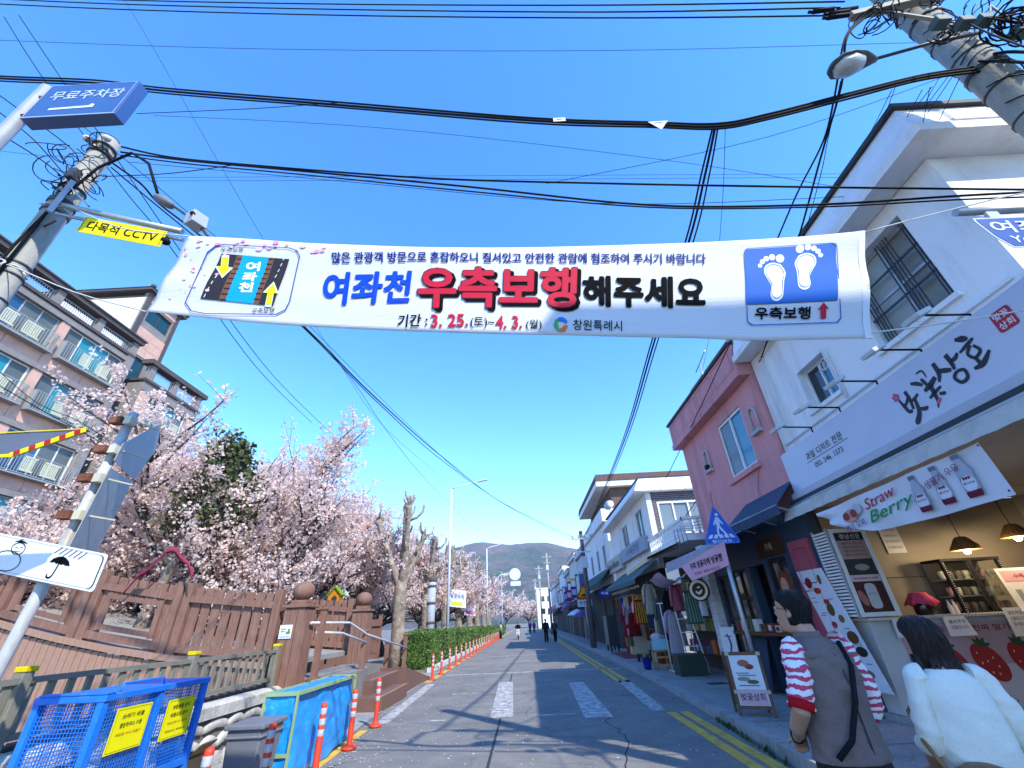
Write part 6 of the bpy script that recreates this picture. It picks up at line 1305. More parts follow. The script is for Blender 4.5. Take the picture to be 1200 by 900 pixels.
# ---------------------------------------------------------------- poles, signs, lamps
concp = mat('concrete_pole', (.30, .285, .24), .9, .14, 6., .35, 50., stain=(.19, .175, .14), stain_scale=2.5, grain=(1, 1, .3))
def clampring(mb, x, y, z, r, h=.04): mb.lathe((x, y, z), [(r, 0), (r + .012, .004), (r + .012, h), (r, h + .004)], 14)
def coil(mb, c, r, n, seed, wr=.006):
    rnd = random.Random(seed)
    for i in range(n):
        a0 = rnd.uniform(0, 6.28); tilt = V((rnd.uniform(-1, 1), rnd.uniform(-1, 1), rnd.uniform(-.6, .6))).normalized(); rr = r * rnd.uniform(.5, 1.2); u_ = tilt.orthogonal().normalized(); v_ = tilt.cross(u_); cc = V(c) + V((rnd.uniform(-r, r), rnd.uniform(-r, r), rnd.uniform(-r, r))) * .7
        mb.tube([cc + u_ * rr * math.cos(a0 + t) + v_ * rr * .8 * math.sin(a0 + t) for t in [k * .42 for k in range(rnd.randint(8, 15))]], wr, 5)
lp = thing('utility_pole', 'grey concrete utility pole holding the banner ropes and the yellow camera plate', 'utility pole', (-5.68, 3.3, 0))
m = MB(); m.tube([(-5.68, 3.3, -.02), (-5.68, 3.3, 7.9)], [.145, .115], 24); part('shaft', m, concp, lp)
for z, h in ((7.68, .035), (7.52, .05), (6.74, .03), (6.44, .07), (6.28, .03), (5.39, .025), (5.23, .025), (4.9, .02)): m = MB(); clampring(m, -5.68, 3.3, z, .126, h); part('clamp_band', m, bal_dark, lp)
for dx, z in ((-.14, 7.74), (.15, 7.72)): m = MB(); m.ball((-5.68 + dx, 3.16, z), .05, .05, .05, 10, 7); part('insulator', m, flat('#b9b9b4', .4), lp)
m = MB(); coil(m, (-5.85, 3.12, 7.18), .20, 9, 3); coil(m, (-5.5, 3.15, 7.45), .13, 8, 5); coil(m, (-5.45, 3.18, 6.85), .16, 7, 6); coil(m, (-5.55, 3.12, 6.58), .10, 6, 8); part('cable_coil', m, black, lp)
m = MB(); m.tube([(-5.60, 3.17, 5.1), (-5.58, 3.17, 6.3), (-5.4, 3.2, 7.1), (-5.12, 3.23, 7.45), (-4.78, 3.23, 7.18), (-4.45, 3.26, 6.57)], .018, 6); m.tube([(-5.72, 3.16, 3.7), (-5.66, 3.16, 5.6), (-5.55, 3.17, 6.4)], .014, 6); part('service_cable', m, black, lp)
m = MB(); m.tube([(-5.68 + .14 * math.cos(t), 3.3 - .14 * math.sin(t), 5.31 + .03 * math.sin(t * 3)) for t in [i * .3 for i in range(22)]], .008, 5); m.tube([(-5.70 + .12 * math.cos(t), 3.14 + .02 * math.sin(t * 2), 5.29 + .08 * math.sin(t)) for t in [i * .4 for i in range(20)]], .008, 5); m.tube([(-5.68 + .135 * math.cos(t), 3.3 - .135 * math.sin(t), 6.35) for t in [i * .3 for i in range(22)]], .008, 5); part('rope_winding', m, flat('#c9c9c6'), lp)
m = MB(); m.cyl((-5.57, 3.22, 5.98), (-5.42, 3.19, 6.03), .012, 6); part('step_bolt', m, rust, lp); m = MB(); m.cyl((-5.78, 3.24, 6.85), (-5.93, 3.2, 6.85), .012, 6); part('step_bolt', m, rust, lp)
m = MB(); m.obox((-5.56, 3.14, 6.86), (.05, 0, 0), (0, .05, 0), (0, 0, .09)); part('junction_box', m, bal_dark, lp, bevel=.01); m = MB(); m.obox((-5.74, 3.15, 4.95), (.045, .0, 0), (0, .04, 0), (0, 0, .05)); part('junction_box', m, bal_dark, lp, bevel=.01)
ca = thing('camera_arm', 'horizontal galvanised arm with a surveillance camera and lamp on the left concrete pole', 'camera arm', (-5.455, 3.233, 6.24))
m = MB(); m.cyl((-5.455, 3.125, 6.253), (-3.852, 3.26, 5.796), .034, 10); m.cyl((-5.455, 3.179, 6.146), (-3.852, 3.313, 5.715), .022, 8); m.beam((-5.428, 3.098, 6.658), (-5.388, 3.071, 6.038), .05, .03); m.beam((-5.442, 3.098, 6.577), (-5.051, 3.138, 6.2), .03, .02); part('arm', m, steel, ca)
m = MB(); m.obox((-3.718, 3.233, 5.944), (0.0741, -0.0269, 0), (0.0269, 0.0808, 0.0135), (0, -0.0135, 0.0808)); hd = part('camera_box', m, flat('#a9adb2', .4), ca, bevel=.008); m = MB(); m.cyl((-3.691, 3.138, 5.944), (-3.684, 3.122, 5.937), .028, 12); part('lens', m, black, hd)
m = MB(); m.cyl((-3.771, 3.26, 5.984), (-4.176, 3.233, 6.307), .016, 8); m.cyl((-3.691, 3.287, 5.903), (-3.529, 3.313, 5.715), .018, 8); part('lamp_stem', m, bal_dark, ca)
m = MB(); m.loft([[V((-4.122, 3.233, 6.253)).lerp(V((-4.391, 3.233, 6.442)), s) + V((0.9429, 0, 0.9429)).normalized() * r * math.cos(k * .628) + V((0, 1.3469, 0)) * r * math.sin(k * .628) for k in range(10)] for s, r in ((0, .022), (.15, .05), (.6, .058), (.9, .045), (1, .01))]); part('lamp_head', m, flat('#6f7377', .4), ca)
m = MB(); m.ball((-4.014, 3.273, 5.661), .05, .05, .045, 12, 8); part('dome_camera', m, black, ca)
yb = thing('yellow_sign', 'yellow plate with black camera lettering hung under the camera arm', 'sign', (-4.526, 3.26, 5.634)); yf = F((-5.044, 3.179, 5.796), (1.0304, 0.0673, -0.2559), (0, 0, 1.3469))
m = MB(); m.prism([yf.p(0, 0), yf.p(1.065, -.007), yf.p(1.065, .25), yf.p(0, .256)], yf.n * .008); part('plate', m, flat('#d6c70e', .45), yb); m = MB(); ring2(m, yf, [(.016, .016), (1.05, .011), (1.05, .235), (.016, .24)], .007, .012); part('border', m, black, yb); text('다목적 CCTV', yf, .533, .125, .155, blk, yb, w=.89, d=.012)
# blue parking sign on its own post
pk = thing('parking_sign', 'deep blue box sign with white lettering and an arrow on a grey post', 'sign', (-5.56, 2.45, 0)); kf = FY(2.40)
bluesign = mat('parking_blue', (.035, .09, .24), .4, .06, 3., spec=.5)
m = MB(); m.box(-5.42, -4.345, 2.40, 2.535, 6.76, 7.48); bxs = part('sign_box', m, bluesign, pk, bevel=.008)
m = MB(); ring2(m, kf, [(-5.405, 6.775), (-4.36, 6.775), (-4.36, 7.465), (-5.405, 7.465)], .014, .003); m.box(-5.42, -4.345, 2.394, 2.399, 6.757, 6.77); part('edge_trim', m, flat('#8fa3c9', .4), bxs)
text('무료주차장', kf, -4.86, 7.22, .20, flat('#aebbd6'), bxs, w=.86, d=.004); m = MB(); kf.poly(m, [(-5.17, 6.90), (-4.66, 6.92), (-4.66, 6.975), (-4.70, 7.0), (-4.72, 6.96), (-5.17, 6.94)], .004); part('arrow', m, flat('#c3cde2'), bxs)
m = MB(); m.tube([(-5.56, 2.46, -.02), (-5.56, 2.46, 7.55)], [.075, .065], 14); part('post', m, steel, pk); m = MB(); [m.cyl((-5.56, 2.44, z), (-5.42, 2.46, z), .03, 8) for z in (6.9, 7.3)]; part('bracket', m, rust, pk)
# weather pictogram sign and the two big signs seen from behind, one post
sp_ = thing('sign_post', 'rust streaked steel post with clamped sign backs and a snowman and umbrella plate', 'sign post', (-3.72, 3.3, 0))
galv = mat('weathered_galvanised', (.40, .41, .40), .5, .2, 5., stain=(.24, .15, .08), stain_scale=3., stain_lo=.5, stain_hi=.66, grain=(1, 1, .4))
m = MB(); m.tube([(-3.75, 3.33, -.02), (-3.50, 3.33, 3.42)], [.042, .037], 14); part('post', m, galv, sp_)
back = mat('sign_back_grey', (.30, .315, .315), .45, .12, 2., metal=.3, stain=(.42, .43, .42), stain_scale=1.4)
# the big plates stand edge-on, running away from the camera
u_ = V((-.45, .893, 0)).normalized()
m = MB(); b0 = V((-3.53, 3.40, 0))
def plate(z0, z1, l0, l1, cut, lb):
    m = MB(); q = lambda l, z: b0 + u_ * l + V(((z - 2.4) * .07, 0, z)); n_ = V((u_.y, -u_.x, 0)) * .006
    m.prism([q(l0, z0), q(l1, z0), q(l1 + cut * .8, z1 - cut), q(l1, z1), q(l0, z1 - cut * 2)], n_); return part('sign_plate', m, back, sp_, label=lb)
plate(2.94, 3.53, -.16, .42, .22, 'upper grey sign seen edge-on from behind'); plate(2.22, 2.92, -.16, .38, .02, 'lower grey sign seen edge-on from behind')
for z in (3.32, 3.05, 2.80, 2.50):
    x = -3.75 + .25 * (z / 3.42); m = MB(); clampring(m, x, 3.33, z - .02, .040, .05); m.obox((x - .05, 3.27, z), (.05, 0, 0), (0, .035, 0), (0, 0, .03)); part('rusty_clamp', m, rust, sp_)
    m = MB(); m.obox((x + .055, 3.28, z - .005), (.03, 0, 0), (0, .035, 0), (0, 0, .035)); m.beam((x + .08, 3.30, z), (x + .14, 3.5, z), .012, .012); part('bracket', m, flat('#b9b6a0'), sp_)
ws = thing('weather_sign', 'white plate with a snowman and an umbrella in the rain below the grey sign backs', 'sign', (-3.7, 3.24, 1.9)); wf = F((-4.36, 3.235, 2.19), (1.25, 0, -.262))
m = MB(); m.prism([wf.p(a, b) for a, b in rrect(0, 1.28, 0, .255, .02, 2)], -wf.n * .006); part('plate', m, mat('white_reflective', (.60, .62, .65), .35, .04, 2., spec=.5), ws)
m = MB(); ring2(m, wf, rrect(.02, 1.265, .014, .241, .035, 3), .010, .003); part('border', m, black, ws)
def strk(name, ss, c=blk, d=.003): m = MB(); strokes(m, wf, ss, d, 6); return part(name, m, c, ws)
cir = lambda a, b, r, w, ry=None: [(a + r * math.cos(t), b + (ry or r) * math.sin(t), w) for t in [k * .4488 for k in range(15)]]
strk('snowman', [cir(.50, .085, .115, .003, .068), cir(.545, .178, .056, .003, .040), [(.49, .222, .002), (.545, .228, .007), (.60, .222, .002)], [(.525, .232, .004), (.55, .246, .002)], [(.515, .185, .002), (.535, .183, .002)], [(.557, .187, .002), (.58, .19, .002)], [(.525, .16, .0015), (.55, .157, .0015), (.57, .162, .0015)], [(.548, .18, .0015), (.542, .17, .0015)]])
m = MB(); wf.poly(m, [(.845, .133), (.872, .132), (.885, .138), (.905, .128), (.925, .136), (.945, .127), (.962, .135), (.985, .128), (1.0, .131), (1.02, .130), (1.0, .158), (.965, .178), (.935, .184), (.90, .178), (.865, .16)][::1], .003); part('umbrella', m, blk, ws)
strk('umbrella_handle', [[(.933, .19, .003), (.925, .12, .005), (.915, .06, .005), (.90, .035, .006), (.875, .035, .006), (.87, .055, .004)]])
strk('rain', [[(.85 + i * .042, .195 - i * .002, .003), (.90 + i * .042, .243 - i * .001, .003)] for i in range(6)])
strk('blue_emblem', [cir(.20, .10, .16, .003, .085), cir(.20, .10, .13, .002, .068), [(.1, .11, .004), (.2, .13, .004), (.3, .11, .004)], [(.1, .08, .003), (.3, .075, .003)]], flat('#3f7fb0'))
# hazard striped board at the left edge
hz = thing('hazard_board', 'grey board edged with a yellow and red striped band at the left edge', 'board', (-3.5, 2.6, 0))
m = MB(); m.prism([(-4.25, 2.62, 2.93), (-3.05, 2.62, 2.925), (-3.46, 2.60, 2.755), (-4.25, 2.60, 2.73)], V((0, .03, 0))); part('board', m, mat('slate_board', (.085, .095, .125), .6, .1, 3.), hz)
m = MB(); m.beam((-3.47, 2.593, 2.745), (-3.05, 2.613, 2.922), .01, .036); m.beam((-4.25, 2.593, 2.73), (-3.472, 2.593, 2.745), .01, .022); m.beam((-4.25, 2.615, 2.935), (-3.06, 2.615, 2.93), .006, .006); bd_ = part('yellow_band', m, flat('#d9c715', .4), hz)
for i in range(5): s = (i + .5) / 5; p = V((-3.47, 2.586, 2.745)).lerp(V((-3.05, 2.606, 2.922)), s); d_ = V((.42, .02, .177)).normalized(); m = MB(); m.obox(p, d_ * .019 + V((0, 0, 0)), V((0, .001, 0)), V((-.25, 0, .6)).normalized() * .017); part('red_stripe', m, flat('#a81c22', .4), bd_)
m = MB(); m.cyl((-4.05, 2.66, -.01), (-4.05, 2.66, 2.9), .03, 8); part('post', m, steel, hz)
# right concrete pole with lamp, crossarm and cable cluster
rp_ = thing('utility_pole', 'large concrete utility pole at upper right crowded with cables and a street lamp', 'utility pole', (5.5, 2.5, 0))
m = MB(); m.tube([(5.5, 2.5, -.02), (5.475, 2.5, 10.8)], [.20, .145], 28); part('shaft', m, concp, rp_)
for z, h in ((5.9, .02), (6.4, .03), (6.73, .06), (7.05, .03), (7.5, .02), (8.0, .05), (8.35, .03)): m = MB(); clampring(m, 5.49, 2.5, z, .175 - .0045 * (z - 6), h); part('clamp_band', m, bal_dark, rp_)
m = MB(); m.beam((4.6, 2.46, 8.26), (6.4, 2.16, 8.26), .09, .09); m.beam((5.0, 2.42, 8.22), (5.46, 2.36, 7.7), .04, .03); part('crossarm', m, flat('#8f8a78'), rp_)
for k, (x, z) in enumerate(((4.42, 8.46), (4.58, 8.36), (4.53, 8.26), (4.72, 8.44))): m = MB(); m.cyl((x - .23, 2.46, z), (x + .03, 2.44, z), .03, 8); m.cyl((x - .29, 2.46, z), (x - .225, 2.46, z), .02, 8); part('strain_insulator', m, black, rp_)
m = MB(); coil(m, (4.72, 2.42, 8.02), .17, 9, 12, .007); coil(m, (4.95, 2.38, 8.12), .16, 9, 13, .007); coil(m, (5.286, 2.071, 6.806), .16, 16, 14, .009); coil(m, (5.643, 2.029, 6.849), .16, 16, 15, .009); coil(m, (4.929, 2.214, 6.991), .10, 10, 16, .007); coil(m, (5.486, 2.086, 7.449), .16, 6, 17, .006); coil(m, (5.143, 2.114, 7.734), .1, 6, 18, .007); part('cable_coil', m, black, rp_)
m = MB(); random.seed(8)
for i in range(14): z = 5.5 + i * .22; m.tube([(5.49 + .19 * math.cos(t), 2.5 - .19 * math.sin(t), z + .12 * math.sin(t + i)) for t in [-.3 + k * .38 for k in range(10)]], .007, 5)
part('wrapped_cable', m, black, rp_)
for x, z in ((4.71, 6.96), (4.94, 6.92), (5.17, 6.95), (5.36, 6.66), (5.74, 6.9)): m = MB(); m.obox((x, 2.08, z), (.07, 0, 0), (0, .055, 0), (0, 0, .05)); part('splice_box', m, flat('#4e5a57', .5), rp_, bevel=.01)
m = MB(); m.tube([(5.143, 2.057, 6.806), (5.314, 2.029, 7.163), (5.429, 2.071, 6.663), (5.286, 2.071, 6.306), (5.571, 2.071, 6.02)], .012, 6); part('pale_cable', m, flat('#a9a596'), rp_)
sl = thing('street_lamp', 'cobra head street lamp on a thin dark arm from the right concrete pole', 'street lamp', (5.143, 2.429, 7.234)); m = MB(); m.tube([(5.5, 2.286, 7.206), (5.071, 2.371, 7.249), (4.4, 2.5, 7.206)], [.022, .02, .018], 8); part('arm', m, bal_dark, sl)
def lring(x, ry, rzt, rzb, zc): return [V((x, 2.5 + ry * math.cos(a), zc + (rzt if math.sin(a) > 0 else rzb) * math.sin(a))) for a in [k * .3927 for k in range(16)]]
m = MB(); m.loft([lring(4.457, 0.029, 0.0286, 0.0286, 7.206), lring(4.371, 0.071, 0.0643, 0.0429, 7.199), lring(4.257, 0.121, 0.0929, 0.0286, 7.163), lring(4.086, 0.15, 0.1, 0.0171, 7.127), lring(3.957, 0.136, 0.0786, 0.0171, 7.099), lring(3.871, 0.071, 0.0429, 0.0143, 7.084), lring(3.857, 0.014, 0.0143, 0.0071, 7.081)]); hd = part('housing', m, flat('#565b5e', .5), sl)
m = MB(); m.loft([lring(4.3, 0.014, 0.0071, 0.0143, 7.149), lring(4.243, 0.086, 0.0057, 0.0857, 7.144), lring(4.1, 0.126, 0.0057, 0.1214, 7.11), lring(3.971, 0.107, 0.0057, 0.1, 7.087), lring(3.907, 0.029, 0.0057, 0.0143, 7.077)]); part('lens', m, mat('ribbed_lens', (0.4714, 0.4857, 0.4714), .3, .1, 30., .5, 60.), hd)
# street name sign
ns = thing('street_name_sign', 'blue street name sign with white rim on a steel bar at the right edge', 'sign', (4.571, 2.429, 4.091)); nf = F((3.955, 2.5, 4.435), (1.4286, -0, -0.0286)); m = MB(); bs_ = mat('street_sign_blue', (.004, .06, .27), .4, .05)
m = MB(); nf.prism(m, [(0, 0), (0, -0.043), (0.05, -0.229), (0.129, -0.357), (1.357, -0.357), (1.357, 0)], 0, .006); part('rim', m, flat('#c9d0d8', .4), ns); m = MB(); nf.prism(m, [(0.017, -0.014), (0.017, -0.043), (0.064, -0.221), (0.139, -0.343), (1.343, -0.343), (1.343, -0.014)], .0061, .009); part('plate', m, bs_, ns)
text('여좌천로', nf, .51, -.12, .145, flat('#d6dde8'), ns, w=.86, d=.012); text('Yeojwacheon-ro', nf, .60, -.28, .10, flat('#d6dde8'), ns, w=.89, d=.012)
m = MB(); m.cyl((3.90, 2.52, 4.55), (5.35, 2.52, 4.53), .034, 12); br_ = part('bar', m, steel, ns); [part('bracket', MB().obox((x, 2.515, 4.475), (.05, 0, 0), (0, .0143, 0), (0, 0, .05)), flat('#b9bcc0', .4), ns) for x in (4.17, 4.93)]
# crossing sign
cs = thing('crossing_sign', 'blue pentagonal pedestrian crossing sign on a leaning grey post by the kerb', 'road sign', (4.12, 9.35, .14)); xf = F((4.10, 9.18, 0), (1, -.12, 0))
m = MB(); pts = [(.0, 3.60), (.055, 3.52), (.335, 2.92), (.335, 2.835), (-.335, 2.835), (-.335, 2.92), (-.055, 3.52)]; xf.prism(m, pts, 0, .004); part('plate', m, mat('crossing_blue', (.008, .10, .50), .4, .04), cs)
m = MB(); ring2(m, xf, [(.0, 3.585), (.05, 3.51), (.322, 2.92), (.322, 2.848), (-.322, 2.848), (-.322, 2.92), (-.05, 3.51)], .006, .006); part('rim', m, flat('#9fb4dc'), cs)
m = MB(); xf.poly(m, ell(.02, 3.42, .033, .033, 12), .007); strokes(m, xf, [[(.015, 3.37, .035), (-.0, 3.27, .045), (.0, 3.18, .03)], [(-.0, 3.2, .022), (.06, 3.1, .02), (.13, 3.0, .016)], [(-.005, 3.2, .022), (-.03, 3.1, .02), (-.04, 2.99, .016)], [(.03, 3.35, .016), (.07, 3.27, .014), (.10, 3.22, .012)], [(-.0, 3.35, .016), (-.05, 3.28, .013), (-.085, 3.21, .012)]], .007); part('walker', m, flat('#cfd8ea'), cs)
m = MB()
for x in (-.2, -.1, 0, .1, .2): xf.poly(m, [(x - .025 + abs(x) * .1 * (1 if x < 0 else -1), 3.02), (x + .03 + abs(x) * .1 * (1 if x < 0 else -1), 3.02), (x * 1.15 + .045, 2.95), (x * 1.15 - .04, 2.95)], .0075)
part('zebra', m, flat('#cfd8ea'), cs); text('횡단보도', xf, 0, 2.89, .065, flat('#d8e0ee'), cs, w=.40, d=.007)
m = MB(); m.tube([(4.15, 9.30, .12), (4.10, 9.24, 3.0)], .042, 12); part('post', m, steel, cs); m = MB(); [m.obox((4.10, 9.2, z), (.06, 0, 0), (0, .014, 0), (0, 0, .02)) for z in (2.9,)]; part('clamp', m, steel, cs)
# speed bump sign
bsn = thing('bump_sign', 'yellow and red triangular bump sign over a white slow plate on a grey post', 'road sign', (3.78, 30.4, .1)); qf = FY(30.2, 3.74, 0)
m = MB(); qf.prism(m, [(0, 3.62), (.06, 3.56), (.5, 2.78), (.46, 2.72), (-.46, 2.72), (-.5, 2.78), (-.06, 3.56)], 0, .004); part('red_border', m, flat('#b3202a', .4), bsn); m = MB(); qf.poly(m, [(0, 3.46), (.38, 2.81), (-.38, 2.81)][::-1], .0075); part('yellow_face', m, flat('#d99a12', .4), bsn); m = MB(); qf.poly(m, [(-.24, 2.87), (.24, 2.87), (.14, 2.96), (.05, 3.0), (-.05, 3.0), (-.14, 2.96)], .011); part('bump_mark', m, black, bsn)
m = MB(); qf.prism(m, [(-.46, 2.28), (.46, 2.28), (.46, 2.68), (-.46, 2.68)], 0, .004); part('lower_plate', m, flat('#c9ccd0', .5), bsn); text('천천히', qf, 0, 2.48, .26, blk, bsn, w=.72, d=.008)
m = MB(); m.tube([(3.82, 30.3, .08), (3.74, 30.26, 3.2)], .05, 10); part('post', m, steel, bsn)
# far utility poles on the right pavement
for x, y, h, lb in ((3.86, 29.2, 6.7, 'weathered dark utility pole with a white box in front of the brown topped house'), (3.3, 66, 10.2, 'grey utility pole beyond the first far shop house'), (2.6, 84, 10.5, 'second grey utility pole down the right side of the street'), (2.2, 105, 10, 'farthest grey utility pole on the right side of the street')):
    t = thing('utility_pole', lb, 'utility pole', (x, y, 0), 'utility poles down the right side'); m = MB(); m.tube([(x, y, -.02), (x, y, h)], [.17, .12], 12); part('shaft', m, concp if y > 40 else mat('dark_pole', (.09, .085, .085), .9, .2, 5.), t)
    m = MB(); m.beam((x - .7, y - .14, h - .5), (x + .7, y - .14, h - .5), .08, .08); m.beam((x - .5, y - .14, h - 1.3), (x + .5, y - .14, h - 1.3), .08, .08); part('crossarm', m, steel, t); m = MB(); m.box(x - .2, x + .2, y - .35, y - .16, h - 2.3, h - 1.6); part('transformer_box', m, flat('#b9bbbd'), t, bevel=.02)
    m = MB(); [m.cyl((x + dx, y - .14, h - .46), (x + dx, y - .14, h - .25), .04, 8) for dx in (-.6, -.2, .2, .6)]; part('insulator', m, flat('#8a8a86'), t)
# white street lamps along the hedge
whp = flat('#bfc6d0', .4)
for x, y, h, lb in ((-4.75, 28.4, 9.8, 'tall white street lamp behind the near end of the hedge'), (-4.75, 57, 10.0, 'second tall white street lamp along the hedge'), (-4.75, 92, 10, 'third white street lamp far along the hedge')):
    t = thing('street_lamp', lb, 'street lamp', (x, y, .1), 'white street lamps along the hedge'); m = MB(); m.tube([(x, y, .08), (x, y, h)], [.10, .065], 12); part('pole', m, whp, t); m = MB(); m.tube([(x, y, h - .05), (x + .25, y, h + .08), (x + 1.9, y, h + .42)], [.06, .05, .04], 8); part('arm', m, whp, t); m = MB(); m.obox((x + 2.15, y, h + .46), (.33, 0, .05), (0, .12, 0), (-.01, 0, .05)); part('lamp_head', m, whp, t, bevel=.02); m = MB(); m.box(x - .14, x + .14, y - .14, y + .14, .101, .9); part('base_box', m, whp, t)
rs_ = thing('round_sign', 'white round sign on a white gantry pole far down the left side', 'road sign', (-4.3, 78, .1)); gf = FY(77.9); m = MB(); m.tube([(-4.6, 78, .08), (-4.6, 78, 8.4), (-4.2, 78, 8.7), (-2.0, 78, 8.8)], .09, 8); part('pole', m, whp, rs_); m = MB(); gf.prism(m, ell(-1.7, 8.7, .95, .95, 20), 0, .03); part('disc', m, flat('#c3c8ce', .5), rs_); m = MB(); gf.prism(m, [(-2.5, 6.9), (-.8, 6.9), (-.8, 7.6), (-2.5, 7.6)], 0, .03); part('plate', m, flat('#c3c8ce', .5), rs_)
wp = thing('wrapped_pole', 'short pale grey post with a dark collar standing in the hedge', 'post', (-5.6, 27.5, .1)); m = MB(); m.tube([(-5.6, 27.5, .08), (-5.6, 27.5, 3.9)], .24, 16); part('post_wrap', m, flat('#9aa3b0', .5), wp); m = MB(); [m.lathe((-5.6, 27.5, z), [(.25, 0), (.27, .02), (.27, .12), (.25, .14)], 16) for z in (1.7, 2.7, 3.6)]; m.lathe((-5.6, 27.5, 3.9), [(.24, 0), (.28, .05), (.28, .25), (.1, .35)], 14); part('collar', m, flat('#55524c'), wp)
for x, y, w_, h_, z, c, lb, s_, c2 in ((-5.4, 36, 2.6, 1.2, 2.85, '#c9cdd2', 'white street banner with blue lettering hung between the pruned trees', '벚꽃축제', '#3a55a5'), (-5.2, 44, 2.0, 1.35, 2.35, '#c98fb5', 'pink and white street banner hung between the pruned trees', '군항제', '#7a2a7a')):
    t = thing('street_flag', lb, 'banner', (x, y, z)); gf = F((x - .55, y - .6, z), (1, .8, -.12)); m = MB(); m.prism([gf.p(0, 0), gf.p(w_ * .62, 0), gf.p(w_ * .62, h_), gf.p(0, h_)], -gf.n * .01); part('cloth', m, flat('#c9cdd2' if c != '#c98fb5' else '#cdb9cb'), t); text(s_, gf, w_ * .31, h_ * .62, .36, flat(c2), t, w=w_ * .45, d=.01); m = MB(); gf.poly(m, [(w_ * .1, .12), (w_ * .5, .12), (w_ * .5, .36), (w_ * .1, .36)], .008); part('colour_field', m, flat('#b7bf3a' if c != '#c98fb5' else '#a53a8a'), t)
    m = MB(); [m.tube([gf.p(a, h_ + .02), gf.p(a * 1.05, h_ + .3)], .01, 4) for a in (0, w_ * .62)]; part('cords', m, black, t)
# triangular cards on the cable bundle
for x, y, z, w_, lb in ((2.02, 3.04, 7.16, .13, 'white triangular tag hanging from the cable bundle'), (.76, 3.04, 7.37, .08, 'small white rectangular tag on the cable bundle')):
    t = thing('cable_tag', lb, 'tag', (x, y, z)); m = MB(); m.prism([(x - w_, y, z), (x + w_, y, z), (x + (.01 if w_ > .08 else w_), y, z - .18 if w_ > .08 else z - .08), (x - (0 if w_ > .08 else w_), y, z - .18 if w_ > .08 else z - .08)], (0, .004, 0)); part('card', m, paper, t); m = MB(); m.box(x - w_ * .5, x + w_ * .4, y - .003, y - .001, z - .045, z - .03); part('print', m, ink, t)
